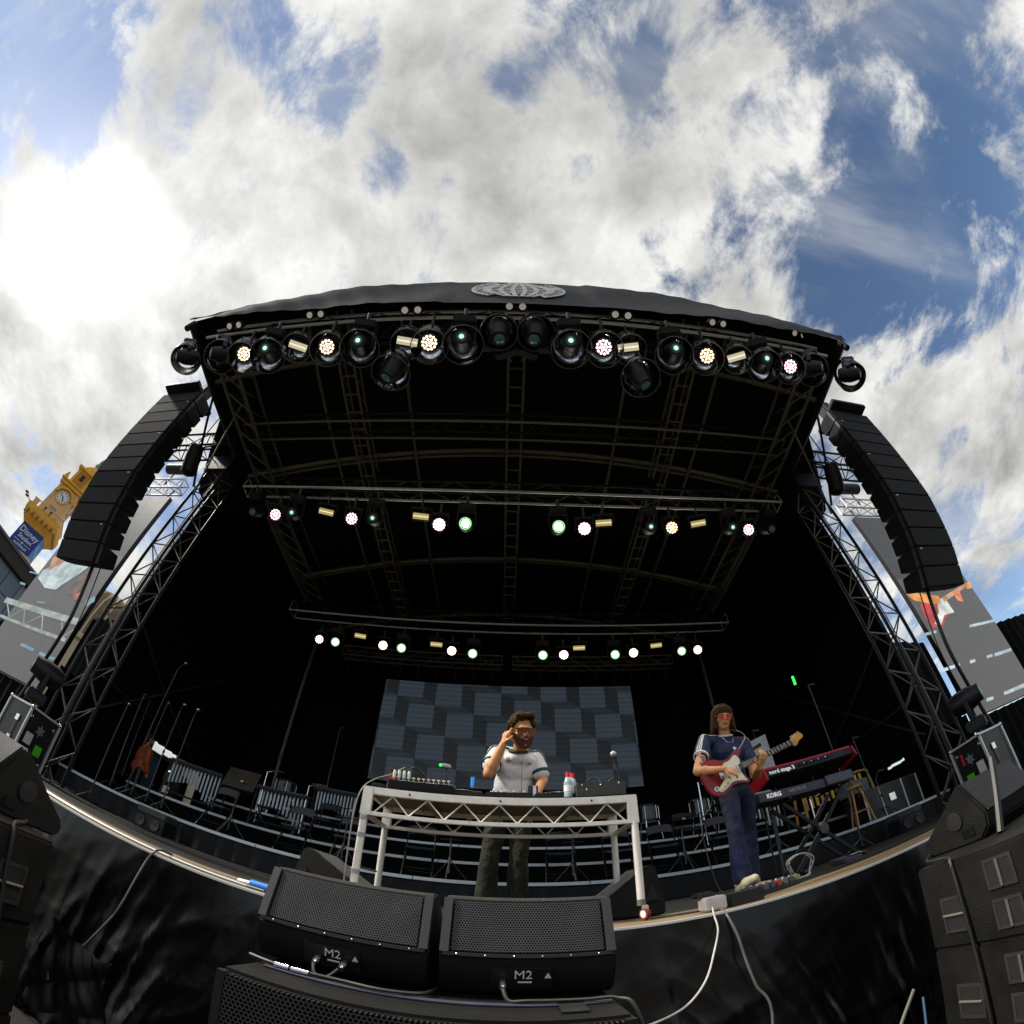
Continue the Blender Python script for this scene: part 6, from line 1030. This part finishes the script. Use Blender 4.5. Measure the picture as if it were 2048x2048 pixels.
for k_ in (-1, 0, 1):
    o = Vector((0, -.022 * k_, -.010 * k_)); ribbon('sleeve_stripe', bv, [nk + Vector((-.07, -.05, .02)) + o, (nk + sR_) / 2 + Vector((0, -.05, .06)) + o, sR_ + Vector((-.03, -.06, .05)) + o, sR_ + (eR - sR_) * .30 + Vector((-.07, -.06, .02)) + o, sR_ + (eR - sR_) * .56 + Vector((-.08, -.05, 0)) + o], .010, (0, 1, 0), GTRIM, shirt)
    ribbon('sleeve_stripe', bv, [nk + Vector((.08, -.05, .02)) + o, (nk + sL_) / 2 + Vector((0, -.05, .06)) + o, sL_ + Vector((.04, -.05, .05)) + o, sL_ + (eL - sL_) * .4 + Vector((.09, -.04, .02)) + o, sL_ + (eL - sL_) * .64 + Vector((.09, -.03, 0)) + o], .010, (0, 1, 0), GTRIM, shirt)
for a0, a1 in ((sR_, eR), (sL_, eL)):
    f_ = .62 if a0 is sR_ else .70; d = (a1 - a0).normalized(); MB(Matrix.Translation(a0 + (a1 - a0) * f_) @ rotto(d)).lathe([(.076, -.018), (.083, -.016), (.084, .008), (.076, .010)], 22).obj('cuff', GTRIM, shirt)
MB(Matrix.Translation(nk + Vector((0, -.018, .012))) @ Matrix.Rotation(R(24), 4, 'X')).torus((0, 0, 0), .076, .014, n=30, k=8).obj('collar', GTRIM, shirt)
trefoil(shirt, bv, at(1061, 1532, 3.66), .032, GTRIM); hit = bv.find_nearest(at(1015, 1522, 3.66)); X = Matrix.Translation(hit[0] + hit[1] * .004) @ rotto(hit[1], 'Z', 'Y')
for dz, wd in ((.014, .035), (0, .05), (-.014, .045)): MB(X).box((0, dz, 0), (wd, .007, .001)).obj('chest_print', GTRIM, shirt)
MB(X).torus((0, .022, 0), .012, .0015, n=16, k=4).obj('chest_print_ring', GTRIM, shirt)
s = MB(); chain(s, [hL, kL, aL + Vector((0, .0, -.02))], [.104, .076, .098]); chain(s, [hR, kR, aR + Vector((0, 0, -.02))], [.104, .076, .098]); s.ell(pv + Vector((0, 0, -.02)), (.175, .13, .13), nu=20, nv=12)
flesh(s, 'trousers', CORD, dj, .009, 5, .5, .026, .08)
for a_ in (aL, aR): q = MB(); chain(q, [a_ + Vector((0, .06, -.04)), a_ + Vector((0, -.2, -.045))], [.05, .045]); flesh(q, 'shoe', BLK, dj, .01, 4)
s = MB(); rr_ = random.Random(3)
for i in range(210):
    u, v = rr_.random() * 2 * PI, rr_.random(); th = math.acos(1 - 1.18 * v); p = Vector((.080 * math.sin(th) * math.cos(u), .014 + .100 * math.sin(th) * math.sin(u), .036 + .092 * math.cos(th)))
    if p.y < -.055 and p.z < .082: continue
    if p.y < .0 and p.z < .03: continue
    s.ell(H @ (p * HK), (.013 + .011 * rr_.random()) * HK, nu=8, nv=6)
for i in range(16): a = -.9 + 1.8 * i / 15; s.ell(H @ (Vector((.066 * math.sin(a), -.062 - .030 * math.cos(a), .098 + .012 * rr_.random())) * HK), .017 * HK, nu=8, nv=6)
flesh(s, 'hair', HAIRB, dj, .006, 2, .4, .010, .02)
s = MB()
for i in range(60):
    a = -1.45 + 2.9 * i / 59; up = abs(a) / 1.45
    for j in range(3):
        p = Vector((.068 * math.sin(a) * (1 - .06 * j), -.012 - .066 * math.cos(a) + .010 * j, -.062 - .022 * j + .058 * up ** 1.5)); s.ell(H @ (p * HK), .0165 * HK, nu=8, nv=6)
for i in range(12): a = -.5 + 1.0 * i / 11; s.ell(H @ (Vector((.048 * math.sin(a), -.088 - .005 * math.cos(a) + .02 * a * a, -.046 - .012 * abs(a))) * HK), .0085 * HK, nu=8, nv=6)
flesh(s, 'beard', BEARD, dj, .005, 3, .4, .004, .012)
facebits(dj, H, HK, AMB, FRB, LIP)
cable('headphone_lead', [hd + Vector((-.02, -.06, -.20)), at(1043, 1510, 3.66), at(1043, 1545, 3.64), at(1043, 1585, 3.60), at(1045, 1600, 3.5)], .0025, RUB, 'thin dark headphone lead down the front of the white T-shirt')
# ---------------------------------------------------------------- guitarist
gt = thing('person', 'person in navy T-shirt with long hair and red glasses playing a guitar', 'person', loc=(at(1480, 1700, 3.8).x, 3.8, FL))
hd = at(1445, 1437, 3.74); nk = at(1449, 1474, 3.80); ch = at(1452, 1510, 3.82); pv = at(1470, 1578, 3.84); sR_ = at(1409, 1483, 3.80); sL_ = at(1487, 1488, 3.84)
eR = at(1396, 1543, 3.58); wR = at(1447, 1538, 3.38); eL = at(1512, 1552, 3.74); wL = at(1520, 1535, 3.47)
kA_ = at(1470, 1662, 3.62); aA_ = at(1484, 1754, 3.66); kB_ = at(1500, 1660, 3.90); aB_ = Vector((at(1500, 1750, 3.98).x, 3.98, FL + .09)); hA = at(1458, 1592, 3.82); hB = at(1490, 1594, 3.86)
H = Matrix.Translation(hd) @ Matrix.Rotation(R(-14), 4, 'Z') @ Matrix.Rotation(R(6), 4, 'Y') @ Matrix.Rotation(R(9), 4, 'X'); HK = 1.10
b = MB(); headparts(b, H, HK); cap(b, nk + Vector((0, 0, -.03)), hd + Vector((0, .02, -.06)), .058, .056); chain(b, [ch, pv], [.09, .09]); cap(b, sR_, sL_, .05, .05); chain(b, [sR_, eR, wR], [.052, .045, .028]); chain(b, [eR, eR + (wR - eR) * .3], [.045, .047]); chain(b, [sL_, eL, wL], [.052, .044, .028]); chain(b, [hA, kA_, aA_], [.065, .042, .035]); chain(b, [hB, kB_, aB_], [.065, .042, .035])
hand(b, wR, (at(1472, 1544, 3.36) - wR), (.1, .8, -.6), -1, (.35, .5, .4), thumb=.7); hand(b, wL, Vector((.15, -.72, .68)), Vector((-.12, .62, .75)), 1, (.45, .6, .5), k=1.1)
gbody = flesh(b, 'body', SKIN2, gt, .0075, 4); bvb = bvh(gbody)
s = MB()
for c, r in ((ch + Vector((0, 0, .02)), (.168, .115, .16)), ((ch + pv) / 2, (.155, .112, .19)), (pv + Vector((0, 0, .05)), (.155, .115, .10)), (nk + Vector((0, .02, -.06)), (.13, .095, .065))): s.ell(c, r, nu=22, nv=14)
cap(s, sR_ + Vector((.01, 0, .003)), sL_ + Vector((-.01, 0, .003)), .062, .062); cap(s, sR_, sR_ + (eR - sR_) * .48, .068, .072); cap(s, sL_, sL_ + (eL - sL_) * .5, .066, .070)
gsh = flesh(s, 'shirt', NAVY, gt, .008, 6, .5, .018, .07); bv = bvh(gsh)
for k_ in (-1, 0, 1):
    o = Vector((.006 * k_, -.022 * k_, .0)); ribbon('sleeve_stripe', bv, [nk + Vector((-.07, -.03, .03)) + o, sR_ + Vector((-.01, -.05, .09)) + o, sR_ + Vector((-.05, -.06, .04)) + o, sR_ + (eR - sR_) * .5 + Vector((-.06, -.07, 0)) + o], .011, (0, 1, 0), WHT, gsh)
    ribbon('sleeve_stripe', bv, [nk + Vector((.07, -.03, .03)) + o, sL_ + Vector((0, -.03, .09)) + o, sL_ + (eL - sL_) * .3 + Vector((.08, -.03, .03)) + o], .011, (0, 1, 0), WHT, gsh)
d = (eR - sR_).normalized(); MB(Matrix.Translation(sR_ + (eR - sR_) * .54) @ rotto(d)).lathe([(.062, -.014), (.072, -.011), (.073, .008), (.064, .010)], 22).obj('cuff', WHT, gsh); MB(Matrix.Translation(nk + Vector((0, -.015, .008))) @ Matrix.Rotation(R(22), 4, 'X')).torus((0, 0, 0), .068, .010, n=28, k=8).obj('collar', WHT, gsh)
trefoil(gsh, bv, at(1473, 1497, 3.68), .030, WHT)
MB().tube([bv.find_nearest(Vector(p))[0] + bv.find_nearest(Vector(p))[1] * .004 for p in curve([nk + Vector((-.06, -.08, -.01)), nk + Vector((-.03, -.11, -.07)), nk + Vector((.01, -.12, -.09)), nk + Vector((.05, -.11, -.06)), nk + Vector((.07, -.08, 0))], 5)], .0022, 5).obj('necklace', CHR, gt)
TAT = mat('tattoo_ink', (.10, .085, .075), .6, var=.5, scale=60)
for f_, dx in ((.60, -.01), (.70, .012), (.80, .0)):
    c = sR_ + (eR - sR_) * f_ + Vector((dx, -.06, 0)); h = bvb.find_nearest(c); ribbon('tattoo', bvb, [c + Vector((-.022, 0, .01)), c, c + Vector((.022, 0, -.012))], .030, (0, 0, 1), TAT, gt, .0015, 4)
s = MB(); chain(s, [hA, kA_, aA_ + Vector((0, 0, -.02))], [.094, .064, .088]); chain(s, [hB, kB_, aB_ + Vector((0, 0, -.02))], [.094, .064, .088]); s.ell(pv + Vector((0, 0, -.02)), (.140, .105, .12), nu=20, nv=12)
flesh(s, 'jeans', JEAN, gt, .009, 5, .5, .018, .08)
SHOE = mat('cream_trainer', (.46, .44, .30), .55, var=.3); 
h0, h1 = at(1479, 1780, 3.66), at(1510, 1756, 3.50); q = MB(); chain(q, [h0, (h0 + h1) / 2 + Vector((0, 0, .012)), h1], [.040, .046, .036]); cap(q, h0 + Vector((0, 0, .05)), h0 + (h1 - h0) * .35 + Vector((0, 0, .05)), .040, .034); flesh(q, 'shoe', SHOE, gt, .007, 4)
u = (h1 - h0).normalized(); q = MB(); chain(q, [h0 + Vector((0, -.006, -.032)), h1 + Vector((.02, -.012, -.022))], [.018, .017]); flesh(q, 'shoe_sole', mat('pink_sole', (.45, .22, .25), .6), gt, .006, 3)
q = MB(); chain(q, [aB_ + Vector((0, .06, -.045)), aB_ + Vector((.04, -.2, -.05))], [.045, .04]); flesh(q, 'shoe', SHOE, gt, .009, 4)
s = MB(); rr_ = random.Random(5)
for i in range(230):
    a = rr_.uniform(-2.75, 2.75); k_ = rr_.uniform(.55, 1.0); top = Vector((.070 * math.sin(a) * .55 * k_, .016 - .062 * math.cos(a) * .55 * k_, .122 - .01 * (1 - k_))); mid_ = Vector((.087 * math.sin(a), .012 - .103 * math.cos(a), .060)); fr_ = abs(a) < .78; j1, j2 = rr_.uniform(-.012, .012), rr_.uniform(-.010, .010)
    if fr_: pts = [top, mid_ + Vector((0, 0, .022)), mid_ + Vector((j1, -.004, -.022 + rr_.uniform(-.016, .010)))]; rs = [.010, .008, .003]
    else:
        L = -.088 - .050 * rr_.random() if abs(a) > .95 else -.06 - .05 * rr_.random(); pts = [top, mid_ + Vector((0, 0, .01)), Vector((.094 * math.sin(a) + j1 * .5, .016 - .090 * math.cos(a), -.03)), Vector((.108 * math.sin(a) + j1, .018 - .086 * math.cos(a) + j2, L))]; rs = [.010, .0095, .009, .0035]
    chain(s, [H @ (p * HK) for p in pts], [r * HK for r in rs])
s.ell(H @ (Vector((0, .020, .040)) * HK), tuple(x * HK for x in (.080, .090, .082)), H.to_3x3(), 16, 10)
hob = flesh(s, 'hair', HAIRD, gt, .0038, 1, .3)
facebits(gt, H, HK, RLEN, mat('gold_frame', (.45, .28, .12), .35, metal=.5), LIP, True)
# ---------------------------------------------------------------- guitar
B = at(1406, 1566, 3.53); Hh = at(1603, 1475, 3.44); u = (Hh - B).normalized(); nrm = Vector((.10, -1, .12)); nrm = (nrm - u * nrm.dot(u)).normalized(); v = nrm.cross(u); GS = (Hh - B).length
GX = Matrix(((u.x, v.x, nrm.x, B.x), (u.y, v.y, nrm.y, B.y), (u.z, v.z, nrm.z, B.z), (0, 0, 0, 1))) @ Matrix.Scale(GS, 4)
gu = thing('electric_guitar', 'dark red electric guitar with cream pickguard held by the guitarist', 'guitar', loc=B)
def closed(pts, n=5):
    L_ = len(pts); out = []
    for i in range(L_):
        p0, p1, p2, p3 = [Vector(pts[(i + k) % L_]) for k in (-1, 0, 1, 2)]
        for k in range(n): t = k / n; out.append(tuple(.5 * ((2 * p1) + (p2 - p0) * t + (2 * p0 - 5 * p1 + 4 * p2 - p3) * t * t + (3 * p1 - 3 * p2 + p3 - p0) * t ** 3)))
    return out
bo = closed([(0, 0), (.012, .10), (.07, .155), (.15, .150), (.215, .112), (.275, .110), (.335, .140), (.395, .150), (.412, .130), (.375, .085), (.352, .045), (.345, 0), (.335, -.045), (.352, -.095), (.365, -.130), (.345, -.150), (.285, -.128), (.225, -.118), (.165, -.142), (.09, -.160), (.02, -.115)])
MB(GX).prism(bo, -.022, .022).obj('body', mat('candy_red', (.24, .005, .008), .32, var=.25, scale=3, coat=.25), gu, bevel=.006, ang=50)
pg = closed([(.352, .03), (.36, .075), (.335, .112), (.275, .085), (.215, .080), (.195, .03), (.160, -.045), (.09, -.105), (.105, -.135), (.165, -.118), (.225, -.094), (.285, -.105), (.338, -.128), (.330, -.085), (.325, -.03)], 4)
pgo = MB(GX).prism(pg, .0225, .0255).obj('pickguard', mat('cream_plastic', (.72, .68, .50), .35), gu, smooth=False)
for x, a in ((.315, 0), (.265, 0), (.205, .2)): MB(GX).box((x, -.002, .030), (.016, .072, .010), Matrix.Rotation(a, 3, 'Z')).obj('pickup', WHT, pgo, bevel=.003)
for x, y in ((.185, -.075), (.150, -.092), (.115, -.112)): MB(GX).lathe([(.012, .025), (.011, .038), (0, .039)], 12, Matrix.Translation((x, y, 0))).obj('knob', mat('cream_plastic', ()), pgo)
MB(GX).box((.155, -.002, .030), (.030, .075, .012)).obj('bridge', CHR, gu, bevel=.002); MB(GX).lathe([(.022, .0225), (.022, .024)], 16, TR((.075, -.095, 0), s=1)).obj('sticker', mat('pale_sticker', (.60, .58, .58), .5), gu); MB(GX).box((.075, -.093, .0245), (.010, .022, .001)).obj('sticker_print', BLK, gu)
nk_ = MB(GX).box((.600, .0, .020), (.545, .048, .022)).obj('neck', WOOD, gu, bevel=.004); MB(GX).box((.600, 0, .033), (.545, .046, .006)).obj('fretboard', mat('rosewood', (.030, .014, .009), .5), nk_)
for i in range(21): x = .872 - .52 * (1 - 2 ** (-i / 12)) / (1 - 2 ** (-21 / 12)); MB(GX).box((x, 0, .0375), (.0042, .046, .0030)).obj('fret', mat('fret_bright', (.80, .74, .62), .3, metal=.3), nk_)
for i, x in enumerate((.775, .715, .665, .62, .545, .48)): MB(GX).lathe([(.005, .0362), (0, .0372)], 8, Matrix.Translation((x, 0, 0))).obj('inlay', WHT, nk_)
hs_ = MB(GX).prism(closed([(.868, -.024), (.868, .024), (.90, .030), (.935, .046), (.965, .050), (.995, .040), (1.005, .012), (.988, -.008), (.955, -.012), (.91, -.040), (.89, -.045)], 4), .008, .026).obj('headstock', mat('amber_maple', (.60, .27, .035), .35, var=.2), gu)
for i in range(6): MB(GX).cyl((.895 + .018 * i, .030 + .003 * i, .017), (.895 + .018 * i, .053 + .002 * i, .017), .004, n=8).obj('tuning_peg', CHR, hs_)
for i in range(6): MB(GX).cyl((.15, -.020 + .008 * i, .040), (.885 + .012 * i, -.016 + .0068 * i, .040), .0009, n=4).obj('string', CHR, gu)
MB().tube(curve([GX @ Vector((.40, .14, -.01)), nk + Vector((.16, -.10, -.06)), nk + Vector((.09, -.09, .02)), nk + Vector((.03, .03, .06)), nk + Vector((-.1, .14, -.10)), pv + Vector((-.2, .1, .1)), GX @ Vector((.0, .0, -.02))], 6), .006, 6).obj('strap', mat('pale_strap', (.30, .26, .20), .6), gu)
cable('guitar_lead', [GX @ Vector((.03, -.11, .0)), GX @ Vector((-.01, -.2, -.03)), at(1405, 1640, 3.6), at(1412, 1700, 3.6), at(1440, 1780, 3.5), at(1480, 1796, 3.35), at(1515, 1788, 3.3)], .005, RUB, 'thin black lead hanging from the guitar to the floor')
# ---------------------------------------------------------------- person in the orange jacket at the back
og = thing('person', 'person in an orange jacket seen from behind at the side drape', 'person', loc=(-8.0, 8.5, FL)); c = Vector((-8.0, 8.5, FL + .22)); b = MB(); X = Matrix.Translation(c) @ Matrix.Rotation(R(150), 4, 'Z'); headparts(b, X @ Matrix.Translation((0, 0, 1.66)), 1.05); cap(b, X @ Vector((0, 0, 1.45)), X @ Vector((0, 0, 1.58)), .06); chain(b, [X @ Vector((0, 0, 1.38)), X @ Vector((0, 0, .95))], [.14, .13])
for s_ in (-1, 1): chain(b, [X @ Vector((s_ * .19, 0, 1.42)), X @ Vector((s_ * .27, -.03, 1.13)), X @ Vector((s_ * .25, -.14, .90))], [.05, .045, .035]); hand(b, X @ Vector((s_ * .25, -.14, .90)), X.to_3x3() @ Vector((0, -.3, -1)), X.to_3x3() @ Vector((-s_, 0, 0)), s_); chain(b, [X @ Vector((s_ * .10, 0, .92)), X @ Vector((s_ * .11, -.02, .48)), X @ Vector((s_ * .11, .02, .06))], [.085, .06, .05])
flesh(b, 'body', SKIN, og, .014, 3); ORA = mat('orange_nylon', (.58, .105, .012), .55, var=.25, scale=5, bump=.3, bscale=14); s = MB(); s.ell(X @ Vector((0, 0, 1.25)), (.23, .16, .27), nu=20, nv=12); s.ell(X @ Vector((0, 0, .98)), (.23, .17, .24), nu=20, nv=12); cap(s, X @ Vector((-.17, 0, 1.42)), X @ Vector((.17, 0, 1.42)), .075)
for s_ in (-1, 1): chain(s, [X @ Vector((s_ * .19, 0, 1.42)), X @ Vector((s_ * .27, -.03, 1.13)), X @ Vector((s_ * .25, -.13, .92))], [.08, .078, .065])
flesh(s, 'jacket', ORA, og, .014, 5, .5, .02, .12); s = MB()
for s_ in (-1, 1): chain(s, [X @ Vector((s_ * .10, 0, .90)), X @ Vector((s_ * .11, -.02, .48)), X @ Vector((s_ * .11, .02, .08))], [.11, .085, .08]); cap(s, X @ Vector((s_ * .11, .05, .05)), X @ Vector((s_ * .11, -.16, .04)), .05)
flesh(s, 'trousers', BLK, og, .014, 4); s = MB(X @ Matrix.Translation((0, 0, 1.66))); s.ell((0, .02, .045), (.09, .108, .095)); s.ell((0, .06, -.03), (.08, .06, .08)); flesh(s, 'hair', HAIRB, og, .010, 2, .4, .012, .02)
bl_ = thing('orange_box_platform', 'low black platform under the person in the orange jacket', 'platform', loc=(-8.0, 8.5, FL)); MB().box((-8.0, 8.5, FL + .11), (.62, .7, .21)).obj('deck', BLKM, bl_, bevel=.01)
